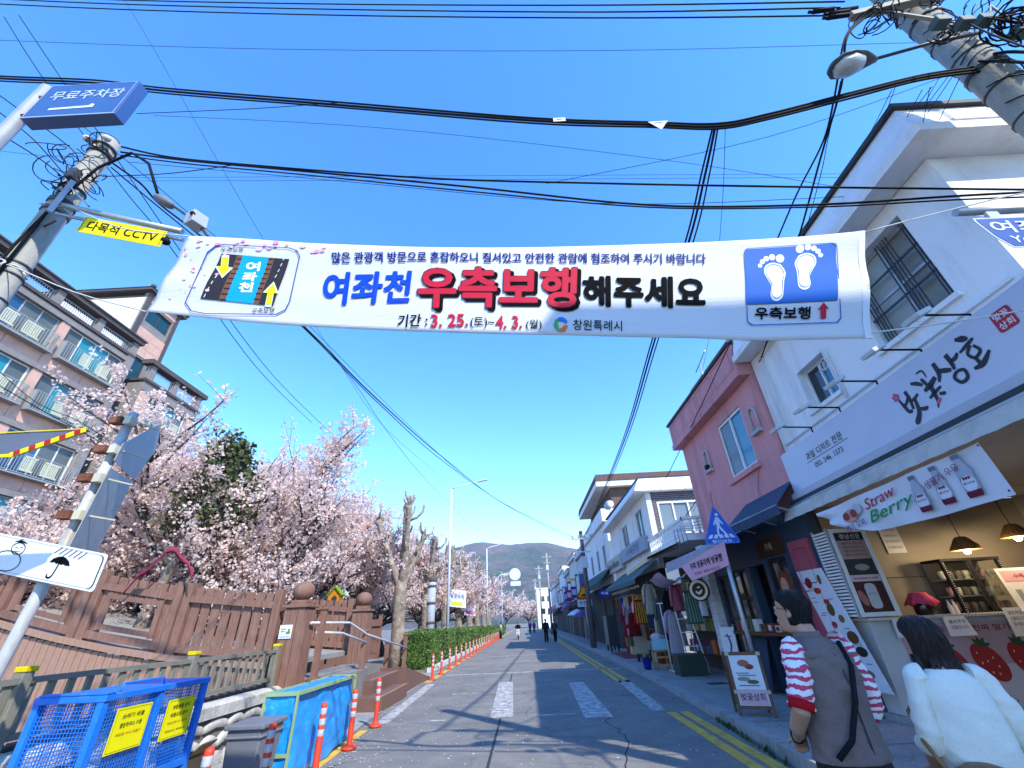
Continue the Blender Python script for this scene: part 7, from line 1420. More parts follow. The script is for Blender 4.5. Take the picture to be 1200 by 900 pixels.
# ---------------------------------------------------------------- cables
WIRES = [
('topmost black cable of the three running across the top of the street',0.0114,[(-13.34,3.64,15.52),(-8.56,3.64,14.42),(-3.23,3.5,13.0),(1.78,3.08,10.94),(4.84,2.52,8.89)]) ,
('second black cable across the top of the street',0.0114,[(-13.2,3.64,15.29),(-8.45,3.64,14.17),(-3.19,3.5,12.73),(1.74,3.08,10.66),(4.7,2.52,8.71)]) ,
('third black cable across the top of the street ending at the crossarm',0.0114,[(-12.98,3.64,14.96),(-8.33,3.64,13.87),(-3.14,3.5,12.44),(1.71,3.08,10.43),(4.71,2.52,8.46)]) ,
('thin single wire crossing the street above the lamp',0.0057,[(-15.0,4.68,16.12),(-13.37,4.68,15.76),(-6.07,4.68,14.37),(2.34,4.68,13.24),(9.31,4.68,12.76),(13.74,4.68,12.46)]) ,
('uppermost cable of the lashed bundle sagging across the street',0.0152,[(-10.47,3.5,11.03),(-9.11,3.5,10.65),(-7.21,3.5,10.29),(-5.66,3.5,9.82),(-2.48,3.36,8.75),(0.39,3.22,7.75),(1.92,3.08,7.22),(2.65,2.94,6.85),(3.17,2.8,6.74),(4.13,2.66,6.84),(4.82,2.52,6.84),(5.41,2.45,6.81)]) ,
('thickest cable of the lashed bundle sagging across the street',0.019,[(-10.4,3.5,10.93),(-9.06,3.5,10.56),(-7.17,3.5,10.19),(-5.63,3.5,9.73),(-2.47,3.36,8.67),(0.38,3.22,7.69),(1.91,3.08,7.17),(2.63,2.94,6.79),(3.15,2.8,6.68),(4.11,2.66,6.79),(4.79,2.52,6.79),(5.37,2.45,6.75)]) ,
('lowest cable of the lashed bundle sagging across the street',0.0133,[(-10.33,3.5,10.83),(-9.0,3.5,10.46),(-7.12,3.5,10.1),(-5.6,3.5,9.64),(-2.46,3.36,8.6),(0.38,3.22,7.62),(1.9,3.08,7.11),(2.62,2.94,6.74),(3.13,2.8,6.63),(4.09,2.66,6.73),(4.76,2.52,6.74),(5.34,2.45,6.7)]) ,
('messenger wire from the cable bundle to the left',0.0057,[(-5.94,3.5,9.06),(-3.97,3.5,9.01),(-2.48,3.36,8.75)]) ,
('upper cable of the second bundle leaving the left concrete pole',0.0133,[(-5.67,3.43,7.99),(-4.81,3.43,7.65),(-3.48,3.43,7.33),(-1.02,3.36,6.72),(1.18,3.36,6.42),(3.61,3.22,5.93),(6.2,3.08,5.45)]) ,
('second cable of the bundle leaving the left concrete pole',0.0133,[(-5.62,3.43,7.85),(-4.52,3.43,7.54),(-2.84,3.43,7.15),(-0.46,3.36,6.49),(1.73,3.36,5.95),(3.48,3.22,5.62),(4.91,3.08,5.46),(6.21,3.08,5.46)]) ,
('third cable of the bundle leaving the left concrete pole',0.0095,[(-5.58,3.43,7.77),(-4.49,3.43,7.46),(-2.82,3.43,7.07),(-0.46,3.36,6.4),(1.72,3.36,5.91),(3.47,3.22,5.58),(4.88,3.08,5.4),(6.14,3.08,5.37)]) ,
('thin pair of wires high over the banner,upper one',0.0038,[(-8.28,5.42,10.45),(-1.65,5.42,9.92),(5.39,5.42,9.35),(11.28,5.42,8.88)]) ,
('thin pair of wires high over the banner,lower one',0.0038,[(-8.23,5.42,10.33),(-1.64,5.42,9.78),(5.35,5.42,9.24),(11.19,5.42,8.75)]) ,
('slanting wire from the left pole towards the bundle',0.0066,[(-5.63,3.43,7.27),(-4.76,3.5,7.37),(-3.87,3.5,7.49)]) ,
('left cable dropping from the bundle knot and running down the street on the right',0.0133,[(2.59,2.94,6.8),(2.72,3.64,6.88),(2.57,4.31,6.29),(2.52,6.16,5.96),(2.85,10.0,5.89),(3.4,16.0,6.27),(4.28,30.0,6.64)]) ,
('middle cable dropping from the bundle knot and running down the street on the right',0.0171,[(2.62,2.94,6.8),(2.77,3.64,6.87),(2.62,4.31,6.29),(2.57,6.16,5.96),(2.9,10.0,5.89),(3.45,16.0,6.27),(4.33,30.0,6.63)]) ,
('right cable dropping from the bundle knot and running down the street on the right',0.0114,[(2.65,2.94,6.79),(2.83,3.64,6.87),(2.68,4.31,6.28),(2.63,6.16,5.96),(2.96,10.0,5.89),(3.52,16.0,6.27),(4.39,30.0,6.63)]) ,
('black cable from the crossarm curling down behind the street lamp',0.0114,[(4.71,2.45,8.2),(4.25,2.45,7.65),(4.12,2.8,7.1),(4.3,3.36,7.05),(4.19,3.94,6.8),(4.1,4.53,6.51)]) ,
('black cable from the crossarm dropping to the pink house',0.0133,[(4.71,2.45,8.15),(4.27,2.45,7.65),(4.28,2.8,7.29),(4.46,3.64,7.11),(4.58,4.68,6.69),(5.15,7.0,6.37),(5.55,9.5,5.99),(5.62,14.0,4.68),(5.69,19.0,4.17)]) ,
('thin wire beside the cable dropping to the pink house',0.0057,[(4.53,2.94,7.68),(4.72,3.64,7.5),(4.55,4.08,6.87),(5.38,7.2,6.39),(5.85,10.0,5.97),(5.57,14.0,4.49)]) ,
('black service cable passing in front of the pink house parapet',0.0114,[(4.99,5.79,7.43),(4.76,7.5,6.76),(4.88,10.5,6.26),(5.64,16.0,6.2),(6.68,26.0,5.88)]) ,
('thin drop wire from the right concrete pole reaching farthest,to the pink house wall',0.0043,[(4.92,2.66,6.81),(5.9,5.01,7.41),(5.94,8.0,6.93)]) ,
('thin drop wire ending at the dark roof edge of the white building',0.0043,[(4.59,2.66,6.85),(5.48,3.85,7.7),(5.97,5.05,8.2)]) ,
('thin drop wire ending lowest at the roof edge beside the banner corner',0.0043,[(5.11,2.52,6.81),(6.17,3.98,7.89),(6.41,5.42,8.3)]) ,
('thin drop wire crossing the cornice towards the barred window',0.0043,[(5.16,2.52,6.81),(5.74,3.98,7.27),(5.47,5.42,7.0)]) ,
('steep thin drop wire ending at the lit corner of the cornice',0.0043,[(4.77,2.52,6.58),(5.2,3.15,6.65),(5.95,4.08,7.05)]) ,
('thin drop wire ending at the middle of the barred window',0.0043,[(5.18,2.52,6.73),(5.65,3.85,6.73),(5.47,5.12,6.11)]) ,
('thin drop wire running along the sky just left of the roof edge',0.0043,[(5.06,2.66,6.86),(5.79,4.08,7.7),(5.83,5.56,8.05)]) ,
('thin drop wire ending beside the banner rope on the white wall',0.0043,[(4.68,2.66,6.94),(5.65,4.18,7.56),(6.09,5.79,7.57)]) ,
('upper right pair of wires leaving the frame from the crossarm',0.0076,[(5.77,2.45,8.45),(4.74,1.96,6.46),(3.9,1.54,5.05)]) ,
('black cable running right from the pole cable cluster',0.0152,[(5.54,2.45,7.03),(5.37,2.24,6.63),(5.05,1.96,5.94)]) ,
('lower black cable running right from the pole cable cluster',0.0152,[(5.38,2.45,6.93),(5.25,2.24,6.44),(4.91,1.96,5.73)]) ,
('thin wire slanting down past the left end of the banner',0.0047,[(-9.62,3.94,16.05),(-7.88,4.08,13.36),(-6.81,4.38,11.64),(-5.53,5.27,9.51),(-5.06,5.86,8.71),(-4.48,9.0,7.54),(-4.76,14.0,7.91),(-4.25,24.0,8.92)]) ,
('left wire of the pair above the blue parking sign',0.0076,[(-9.32,3.08,11.96),(-8.33,3.5,10.6),(-6.55,4.23,8.36),(-5.94,4.97,7.59),(-6.0,8.0,7.01),(-7.15,13.0,7.93)]) ,
('right wire of the pair above the blue parking sign',0.0076,[(-9.06,3.08,12.0),(-7.96,3.64,10.5),(-6.73,4.38,8.84),(-5.73,5.42,7.4),(-6.23,9.0,7.39),(-6.99,14.0,8.03)]) ,
('wire from the left edge to the left concrete pole,upper',0.0076,[(-7.47,2.8,8.72),(-7.13,2.87,8.43),(-6.15,3.29,7.73),(-6.12,3.43,7.49)]) ,
('wire from the left edge to the left concrete pole,middle',0.0076,[(-7.12,2.8,8.15),(-6.85,2.87,7.95),(-6.41,3.08,7.61),(-6.1,3.43,7.25)]) ,
('wire from the left edge to the left concrete pole,lower',0.0076,[(-6.76,2.8,7.54),(-6.54,2.87,7.41),(-6.32,3.22,7.37),(-6.03,3.43,7.15)]) ,
('thin level wire behind the left pole',0.0047,[(-12.4,5.42,11.93),(-10.73,5.42,11.5),(-9.56,5.42,11.36)]) ,
('thick cable leaving the left pole and running down the street',0.0133,[(-5.66,3.43,7.61),(-5.31,3.64,7.39),(-5.12,3.86,7.2),(-4.49,4.23,6.75),(-3.49,5.56,6.08),(-3.09,8.0,6.03),(-2.66,14.0,6.75),(-0.93,22.0,7.03),(3.38,29.5,6.37)]) ,
('thinner cable beside the one running down the street from the left pole',0.0095,[(-5.6,3.43,7.48),(-5.04,3.86,7.07),(-4.03,4.82,6.4),(-3.44,5.56,6.0),(-3.05,8.2,5.96),(-2.5,14.0,6.49),(-0.52,23.0,6.97),(3.36,29.5,6.21)]) ,
('thin wire drooping over the cherry trees',0.0057,[(-3.46,6.16,6.16),(-3.51,8.0,6.29),(-3.53,10.0,6.24),(-3.54,14.0,6.33),(-3.3,20.0,6.57),(-2.22,30.0,6.83),(3.07,60.0,10.36)]) ,
('slack wire in front of the apartment windows',0.0057,[(-8.7,5.42,5.75),(-7.77,5.71,5.03),(-7.25,6.01,4.8),(-6.9,6.3,4.56)]) ,
('second slack wire in front of the apartment windows',0.0076,[(-8.47,5.42,5.38),(-8.19,5.49,5.21),(-7.54,5.86,4.83),(-6.91,6.3,4.48)]) ,
('hair thin wire slanting between the two cable bundles',0.0047,[(-7.52,4.68,11.45),(-2.4,4.68,10.45),(3.26,4.68,8.77),(7.08,4.68,7.26)]) ,
('thin wire rising to the right pole from the far right of the banner',0.0047,[(0.68,4.31,7.84),(4.24,3.94,8.18),(7.38,3.57,9.04)]) ,
('thin telephone wire running down the left side to the first white lamp',0.0057,[(-8.24,3.79,10.24),(-6.15,4.38,8.55),(-4.53,6.16,7.36),(-3.71,12.0,7.44),(-2.69,26.0,8.89)]) ,
('slack thin wire below the second bundle',0.0047,[(-6.66,4.23,8.98),(-2.42,4.23,8.02),(1.41,4.23,7.18),(4.68,4.16,6.93),(8.34,4.08,6.86)]) ,
('thin wire dropping from the cable bundle to the brick house',0.0047,[(3.68,3.94,8.58),(4.04,5.42,8.01),(5.08,9.0,7.75),(6.64,16.0,7.59),(7.09,24.0,6.65)]) ,
('two core wire dropping from the right pole to the terrace shop',0.0047,[(7.03,3.57,8.89),(6.11,4.68,7.56),(5.79,7.0,6.7),(6.33,12.0,6.3),(6.1,17.0,5.47)]) ,
]
for lb, r, pts in WIRES: solo('utility_cable', MB().tube(smooth2(pts, 6), r, 6, cap=False), black, lb, 'cable', 'overhead cables')
# ---------------------------------------------------------------- cherry trees in bloom, pruned plane trees, hedge, conifer
barkd = mat('dark_cherry_bark', (.055, .042, .036), .9, .3, 9., .5, 30.)
barkp = mat('grey_plane_bark', (.22, .175, .13), .9, .35, 7., 1., 14., stain=(.36, .31, .25), stain_scale=4., stain_lo=.5, stain_hi=.62)
blossom = mat('blossom', (.88, .70, .61), .8, .14, .9, stain=(.60, .42, .34), stain_scale=1.2, stain_lo=.50, stain_hi=.72)
def translucent(m, w):
    nt = m.node_tree; b = nt.nodes['Principled BSDF']; tl = nt.nodes.new('ShaderNodeBsdfTranslucent'); mx = nt.nodes.new('ShaderNodeMixShader'); mx.inputs[0].default_value = w
    nt.links.new(b.inputs['Base Color'].links[0].from_socket, tl.inputs[0]); o = nt.nodes['Material Output']; nt.links.new(b.outputs[0], mx.inputs[1]); nt.links.new(tl.outputs[0], mx.inputs[2]); nt.links.new(mx.outputs[0], o.inputs[0])
translucent(blossom, .5)
def tri_leaf(vs, fs, p, r, rnd, flatness=1.):
    d = V((rnd.gauss(0, 1), rnd.gauss(0, 1), rnd.gauss(0, 1) * flatness + .2)); d.normalize(); u_ = d.orthogonal().normalized(); v_ = d.cross(u_); a = rnd.random() * 6.28; o = len(vs)
    cu, su = math.cos(a), math.sin(a); e1 = (u_ * cu + v_ * su) * r; e2 = (v_ * cu - u_ * su) * r * rnd.uniform(.6, 1)
    vs += [p + e1, p + e2, p - e1, p - e2]; fs.append((o, o + 1, o + 2, o + 3))
def branch(mb, p, d, L, r, rnd, n=5, droop=0., wob=.35):
    pts = [V(p)]; dd = V(d).normalized()
    for i in range(n):
        dd = (dd + V((rnd.uniform(-wob, wob), rnd.uniform(-wob, wob), rnd.uniform(-wob, wob) - droop)) * .5).normalized(); pts.append(pts[-1] + dd * L / n)
    mb.tube(pts, [r * (1 - .75 * i / n) for i in range(n + 1)], 6 if r > .03 else 4, cap=False); return pts, dd
def cherry(x, y, h, rad, label, seed, nb=9000, leaf=.055, low=.30):
    rnd = random.Random(seed); t = thing('cherry_tree', label, 'tree', (x, y, 0), 'cherry trees along the stream')
    tr = MB(); vs, fs = [], []
    pts, d = branch(tr, (x, y, -.05), (rnd.uniform(-.12, .12), rnd.uniform(-.1, .1), 1), h * .24, .24, rnd, 5, 0, .2)
    tips = []
    for k in range(8):
        a = k * .785 + rnd.uniform(-.3, .3); el = rnd.uniform(.25, 1.25)
        bp, bd = branch(tr, pts[-1] - V((0, 0, rnd.uniform(0, .5))), (math.cos(a) * math.cos(el), math.sin(a) * math.cos(el), math.sin(el)), rad * (.62 + .25 * math.sin(el)) * rnd.uniform(.8, 1.1), .12, rnd, 6, -.06, .38)
        for j in (2, 3, 4, 5, 6):
            for q in range(4):
                a2 = rnd.uniform(0, 6.28); e2 = rnd.uniform(-.3, 1.1); dv = (V((math.cos(a2) * math.cos(e2), math.sin(a2) * math.cos(e2), math.sin(e2))) + bd * .7).normalized()
                sp, sd = branch(tr, bp[j], dv, rad * rnd.uniform(.28, .50), .045, rnd, 4, -.03, .4)
                for w in (1, 2, 3, 4):
                    for z in range(2): tips.append((sp[w], (V((rnd.gauss(0, 1), rnd.gauss(0, 1), rnd.gauss(.45, .8))).normalized() + sd * .6).normalized()))
    zm = max(p.z for p, _ in tips) - y * 0 + .6; kz = (h - 2) / max(.1, zm - 2); rm = sorted(math.hypot(p.x - x, p.y - y) for p, _ in tips)[int(len(tips) * .93)]; kr = (rad - .5) / rm
    fx = lambda p: V((x + (p.x - x) * kr, y + (p.y - y) * kr, p.z if p.z < 2 else 2 + (p.z - 2) * kz))
    tips = [(fx(p), d_) for p, d_ in tips]; tr.v = [V(v) if v.z < h * .24 else V((x + (v.x - x) * (1 + (kr - 1) * min(1, (v.z - h * .24) / .8)), y + (v.y - y) * (1 + (kr - 1) * min(1, (v.z - h * .24) / .8)), v.z if v.z < 2 else 2 + (v.z - 2) * kz)) for v in tr.v]
    per = max(1, nb // len(tips))
    for p, dv in tips:
        L = rnd.uniform(.5, 1.25)
        if p.z < h * low: continue
        dens = .55 + .9 * (noise.noise(p * .55 + V((seed, 0, 0))) + .4)
        for i in range(int(per * max(.15, dens) * .75)):
            s = rnd.random(); q = p + dv * L * s + V((rnd.gauss(0, 1), rnd.gauss(0, 1), rnd.gauss(0, 1))) * (.12 * (1 - .55 * s))
            for z in range(4): tri_leaf(vs, fs, q + V((rnd.gauss(0, 1), rnd.gauss(0, 1), rnd.gauss(0, 1))) * leaf * .75, leaf * rnd.uniform(.5, .85), rnd)
        tw = [p, p + dv * L * .5 + V((0, 0, .03)), p + dv * L]; tr.tube(tw, [.010, .007, .003], 3, cap=False)
    part('trunk', tr, barkd, t); c = MB(); c.v = vs; c.f = fs; c.sm = [False] * len(fs); part('crown', c, blossom, t); return t
for i, (x, y, h, rad, lb, nb, lf) in enumerate((
    (-8.2, 14.2, 7.3, 3.3, 'cherry tree in bloom leaning over the footbridge fence before the evergreen', 16000, .062),
    (-14.2, 11.8, 5.7, 3.8, 'leftmost cherry tree blooming low in front of the apartment balconies', 16000, .075),
    (-10.8, 15.0, 9.4, 4.8, 'big cherry tree in full bloom right of the grey sign backs', 34000, .068),
    (-10.2, 20.0, 8.9, 4.4, 'cherry tree in bloom whose plumes rise highest against the sky', 32000, .074),
    (-9.6, 25.5, 8.8, 4.4, 'cherry tree in bloom behind the nearest pruned tree', 22000, .085),
    (-9.4, 31.5, 8.9, 4.6, 'cherry tree in bloom just beyond the nearest pruned tree', 18000, .095),
    (-9.0, 39.0, 9.6, 5.0, 'cherry tree in bloom above the white street flag', 13000, .11),
    (-9.2, 49.0, 9.6, 5.2, 'cherry tree in bloom behind the second white lamp', 10000, .135),
    (-8.6, 62.0, 9.0, 5.0, 'cherry tree in bloom beyond the second white lamp', 7000, .17),
    (-8.0, 80.0, 8.6, 5.2, 'far cherry tree at the left of the street end', 4000, .17),
    (-5.5, 118.0, 9.0, 5.6, 'far pink cherry tree closing the street on the left', 3000, .24),
    (.5, 150.0, 8.5, 6.0, 'pale pink cherry tree at the very end of the street', 3000, .28),
    (-16.5, 18.0, 6.4, 4.2, 'cherry tree in bloom at the foot of the apartment block', 14000, .09),
    (-15.5, 26.0, 7.8, 4.8, 'cherry tree in bloom standing behind the dark evergreen', 14000, .10),
    (-12.9, 16.0, 8.3, 4.0, 'cherry tree in bloom filling the gap behind the bare grey tree', 20000, .068), (-9.9, 17.6, 8.4, 3.9, 'cherry tree in bloom filling the crown line right of the evergreen', 18000, .066), (-9.3, 22.8, 8.3, 3.6, 'cherry tree in bloom just left of the nearest pruned tree', 14000, .075))):
    cherry(x, y, h, rad, lb, 40 + i, nb, lf)
# dark evergreen among the blossom
def evergreen(x, y, h, rad, label, seed):
    rnd = random.Random(seed); t = thing('evergreen_tree', label, 'tree', (x, y, 0)); tr = MB(); vs, fs = [], []
    tr.tube([(x, y, -.05), (x + .1, y, h * .5), (x, y, h * .95)], [.2, .13, .03], 8)
    for k in range(75):
        z = h * (.60 + .37 * k / 75); a = k * 2.4; r = rad * (1 - (k / 75) ** 1.5 * .75) * rnd.uniform(.6, 1.1)
        e = V((x + math.cos(a) * r, y + math.sin(a) * r, z + rnd.uniform(-.1, .4))); tr.tube([(x, y, z - .3), e], [.04, .008], 4, cap=False)
        for i in range(70): s = rnd.uniform(.35, 1.05); q = V((x, y, z - .3)).lerp(e, s) + V((rnd.gauss(0, .2), rnd.gauss(0, .2), rnd.gauss(0, .16))); tri_leaf(vs, fs, q, rnd.uniform(.05, .11), rnd)
    part('trunk', tr, barkd, t); c = MB(); c.v = vs; c.f = fs; c.sm = [False] * len(fs); part('crown', c, mat('evergreen_foliage', (.05, .068, .02), .8, .45, 1.5, stain=(.15, .14, .045), stain_scale=2.2, stain_lo=.5, stain_hi=.68), t)
evergreen(-9.1, 12.2, 7.1, 1.1, 'dark evergreen tree showing through the cherry blossom', 5)
evergreen(-9.4, 22.0, 4.4, 1.5, 'lower dark evergreen behind the second gate post', 6)
def plane(x, y, h, label, seed, s=1.):
    rnd = random.Random(seed); t = thing('plane_tree', label, 'tree', (x, y, .1), 'hard pruned trees along the hedge'); m = MB()
    fk = 3.5 * s; m.tube([(x, y, .05), (x + .05, y, 1.2), (x - .03, y, fk - .5), (x + .02, y, fk)], [.36 * s, .30 * s, .27 * s, .25 * s], 12)
    part('trunk', m, barkp, t)
    arms = [(.03, .05, 1, 4.0), (-.10, .1, .95, 4.2), (.15, -.1, .95, 4.0), (-.42, .1, .8, 3.2), (.40, .2, .8, 2.4)]
    for k, (dx, dy, dz_, L) in enumerate(arms):
        L *= s * rnd.uniform(.88, 1.08); m = MB(); d = V((dx + rnd.uniform(-.1, .1), dy + rnd.uniform(-.2, .2), dz_)).normalized(); p = V((x, y, fk - .35)); pts = [p]
        for i in range(5): d = (d + V((rnd.uniform(-.12, .12), rnd.uniform(-.12, .12), .16 if k > 2 else .05))).normalized(); pts.append(pts[-1] + d * L / 5)
        pr = smooth2([tuple(v) for v in pts], 4); rr = [(.20 - .075 * min(1, i / 14)) * s * (1 + .16 * rnd.uniform(-1, 1)) for i in range(len(pr))]; rr[-1] = rr[-2] = .15 * s; m.tube(pr, rr, 10)
        for q in range(rnd.randint(10, 14)):
            b = pts[rnd.randint(2, 5)]; dv = V((rnd.uniform(-1, 1), rnd.uniform(-1, 1), rnd.uniform(.3, 1.3))).normalized(); l = rnd.uniform(.2, .75) * s; m.tube([b, b + dv * l * .6, b + (dv + V((0, 0, .5))).normalized() * l], [.07 * s, .042 * s, .052 * s], 7)
        if k == 2: b = pts[4]; m.tube([b, b + V((.4, 0, .12)), b + V((.65, .1, .4)), b + V((.7, .1, .7))], [.08, .065, .06, .07], 7)
        part('limb', m, barkp, t)
plane(-5.6, 20.6, 8, 'nearest hard pruned plane tree with five knobbly limbs beside the ramp', 3, 1.0)
plane(-5.9, 27.6, 8, 'second pruned plane tree, behind the first white lamp', 8, .92); plane(-5.8, 33.5, 8, 'third pruned plane tree, beside the white street flag', 12, .98); plane(-5.7, 39.5, 8, 'fourth pruned plane tree, beside the pink street flag', 14, .95)
plane(-5.6, 46, 8, 'fifth pruned plane tree along the hedge', 17, 1.0); plane(-5.6, 53, 8, 'sixth pruned plane tree along the hedge, before the second white lamp', 19, 1.02); plane(-5.6, 61, 8, 'seventh pruned plane tree, beyond the second white lamp', 23, .98); plane(-5.6, 70, 8, 'farthest pruned plane tree along the hedge', 25, 1.0)
# clipped hedge
hg = thing('hedge', 'clipped green hedge running along the left side behind the orange bollards', 'hedge', (-4.75, 45, .1)); rnd = random.Random(77); vs, fs = [], []
def hedge_pt(y):
    w = .48 + .05 * math.sin(y * 1.3) + .04 * math.sin(y * 3.1); h = 1.42 + .06 * math.sin(y * .9) + .05 * math.sin(y * 2.7) - (.004 * (y - 20)); return w, h
N = 36000
for i in range(N):
    y = 20.15 + (rnd.random() ** 1.9) * 55; w, h = hedge_pt(y); cx = -4.68 + (y - 20) * .012; face = rnd.random(); lf = .026 + .0011 * (y - 20)
    if face < .55: p = V((cx + w - abs(rnd.gauss(0, .05)), y, rnd.uniform(.14, h)))
    elif face < .85: p = V((cx + rnd.uniform(-w, w), y, h - abs(rnd.gauss(0, .05))))
    elif face < .9: p = V((cx + rnd.uniform(-w, w), 20.1 + abs(rnd.gauss(0, .05)), rnd.uniform(.12, h))); lf = .028
    else: p = V((cx + w + rnd.uniform(-.02, .06), y, rnd.uniform(h * .5, h + .07)))
    p += V((noise.noise(p * 2.2), noise.noise(p * 2.2 + V((9, 0, 0))), noise.noise(p * 2.2 + V((0, 9, 0))))) * .07; tri_leaf(vs, fs, p, lf * rnd.uniform(.7, 1.4), rnd)
for i in range(2600):
    p = V((rnd.uniform(-5.15, -4.22), 20.08 + abs(rnd.gauss(0, .05)), rnd.uniform(.12, 1.42))); tri_leaf(vs, fs, p + V((0, noise.noise(p * 3) * .08, 0)), rnd.uniform(.02, .038), rnd)
c = MB(); c.v = vs; c.f = fs; c.sm = [False] * len(fs)
part('foliage', c, mat('hedge_leaves', (.075, .15, .026), .55, .35, 2.4, spec=.4, stain=(.13, .20, .04), stain_scale=5., stain_lo=.5, stain_hi=.66), hg)
m = MB(); m.loft([[(-5.06 + (y - 20) * .012, y, .1), (-4.30 + (y - 20) * .012, y, .1), (-4.28 + (y - 20) * .012, y, 1.30 - .004 * (y - 20)), (-5.08 + (y - 20) * .012, y, 1.30 - .004 * (y - 20))] for y in (20.2, 35, 50, 75)], smooth=False); part('dark_core', m, mat('hedge_inside', (.012, .02, .008), .9, .3, 5.), hg)  # solid near-black core added as the dark hedge inside, blocks see-through
# brown park fence behind the hedge, white booth strip, bird house and little roofed board beyond the footbridge
pfn = thing('park_fence', 'brown slatted park fence behind the second gate post', 'fence', (-6.3, 16, 0)); 
for i in range(36): y = 13.6 + i * .19; m = MB(); m.box(-6.32, -6.29, y - .07, y + .07, .3, 1.95); part('slat', m, woodb, pfn)
for z in (.6, 1.75): m = MB(); m.box(-6.285, -6.24, 13.5, 20.4, z - .05, z + .05); part('rail', m, woodb, pfn)
for y in (13.55, 15.9, 18.2, 20.4): m = MB(); m.box(-6.38, -6.24, y - .07, y + .07, 0, 2.1); part('fence_post', m, woodb, pfn)
wbt = thing('white_stall', 'white fabric stall front with red panels on white posts beyond the footbridge', 'stall', (-11.5, 17, 0)); sf_ = FY(17.0)
for k, (a0, a1, c) in enumerate(((-13.2, -12.75, '#c9ccd0'), (-12.6, -11.65, '#c9ccd0'), (-11.62, -11.3, '#b3202a'), (-11.2, -10.4, '#b3202a'), (-10.3, -9.7, '#c9ccd0'))):
    m = MB(); sf_.slab(m, a0, a1, 3.45, 4.05, 0, .02); pn = part('panel', m, flat(c, .6), wbt)
m = MB(); [m.cyl((-13.1 + i * .17, 17.05, 2.6), (-13.1 + i * .17, 17.05, 3.44), .018, 5) for i in range(20)]; part('white_bars', m, alu, wbt); m = MB(); m.box(-13.5, -9, 17.2, 17.3, 0, 2.6); part('base_wall', m, woodb, wbt)
m = MB(); m.box(-13.4, -9.2, 17.3, 20, 4.1, 4.2); part('roof', m, flat('#8a3a2a'), wbt)
lr = thing('roofed_board', 'small white and pale green gabled board above the footbridge fence', 'board', (-7.1, 17, 0)); m = MB(); sf_ = FY(16.9); sf_.prism(m, [(-7.85, 2.62), (-6.45, 2.65), (-6.75, 3.05), (-7.6, 3.05)], 0, .08); bd_ = part('roof_face', m, flat('#c9d3c0', .7), lr)
for r in range(4): m = MB(); sf_.slab(m, -7.75 + r * .05, -6.55 - r * .05, 2.69 + r * .09, 2.70 + r * .09, .08, .085); part('tile_line', m, flat('#7f9a6a'), bd_)
m = MB(); m.cyl((-7.3, 17, 0), (-7.3, 17, 2.65), .04, 6); m.cyl((-6.9, 17, 0), (-6.9, 17, 2.65), .04, 6); part('post', m, woodb, lr)
bh_ = thing('bird_house', 'yellow wooden bird house with a green roof on the footbridge fence', 'bird house', (-6.0, 14, 2.4)); sf_ = FY(14.0)
m = MB(); sf_.prism(m, [(-6.02, 2.30), (-5.62, 2.30), (-5.62, 2.55), (-5.82, 2.75), (-6.02, 2.55)], -.15, 0); hb_ = part('house', m, flat('#b9781f', .7), bh_); m = MB(); sf_.poly(m, [(-5.90, 2.30), (-5.74, 2.30), (-5.74, 2.48), (-5.82, 2.55), (-5.90, 2.48)], .004); part('opening', m, darkm, hb_)
m = MB(); m.beam(sf_.p(-6.06, 2.53, -.07), sf_.p(-5.82, 2.78, -.07), .24, .03, (0, 0, 1)); m.beam(sf_.p(-5.58, 2.53, -.07), sf_.p(-5.82, 2.78, -.07), .24, .03, (0, 0, 1)); part('roof', m, flat('#6f8f1f'), bh_); m = MB(); m.cyl((-5.82, 14.05, .8), (-5.82, 14.05, 2.3), .03, 6); part('post', m, woodb, bh_)
rb = thing('ribbon', 'crimson cloth ribbon tied across a branch below the cherry blossom', 'ribbon', (-7.6, 9, 3)); m = MB(); pts = smooth2([(-8.05, 9.05, 2.45), (-7.8, 8.98, 2.75), (-7.55, 8.9, 2.88), (-7.36, 8.9, 3.16), (-7.22, 8.95, 3.19), (-7.0, 9.02, 2.98), (-6.82, 9.0, 2.86), (-6.7, 9.0, 2.62)], 3)
m.loft([[V(p) + V((.03 * math.sin(i * 1.7), .012, .055 + .02 * math.sin(i * 2.3))), V(p) + V((0, .03, 0)), V(p) + V((-.03 * math.sin(i * 1.1), .012, -.05 - .02 * math.sin(i * 1.9))), V(p) + V((0, -.012, .01))] for i, p in enumerate(pts)])
part('cloth', m, mat('crimson_cloth', (.22, .02, .05), .85, .25, 12., .4, 30.), rb)
gt = thing('bare_tree', 'bare grey limbed tree behind the left fence in front of the apartment block', 'tree', (-9.8, 11.8, 0)); m = MB(); rnd = random.Random(4); m.tube([(-9.8, 11.8, 0), (-9.75, 11.8, 2.0), (-9.4, 11.7, 3.2), (-9.0, 11.6, 4.4), (-8.9, 11.6, 5.2)], [.17, .14, .11, .08, .05], 10); part('trunk', m, barkp, gt)
m = MB(); [branch(m, p, d, L, .05, rnd, 5, 0, .4) for p, d, L in (((-9.4, 11.7, 3.2), (-.5, 0, .8), 2.2), ((-9.6, 11.8, 2.6), (.6, .2, .7), 1.8), ((-9.1, 11.6, 4.1), (.6, 0, .5), 1.5), ((-9.0, 11.6, 4.4), (-.4, .2, .9), 1.4))]; part('limb', m, barkd, gt)
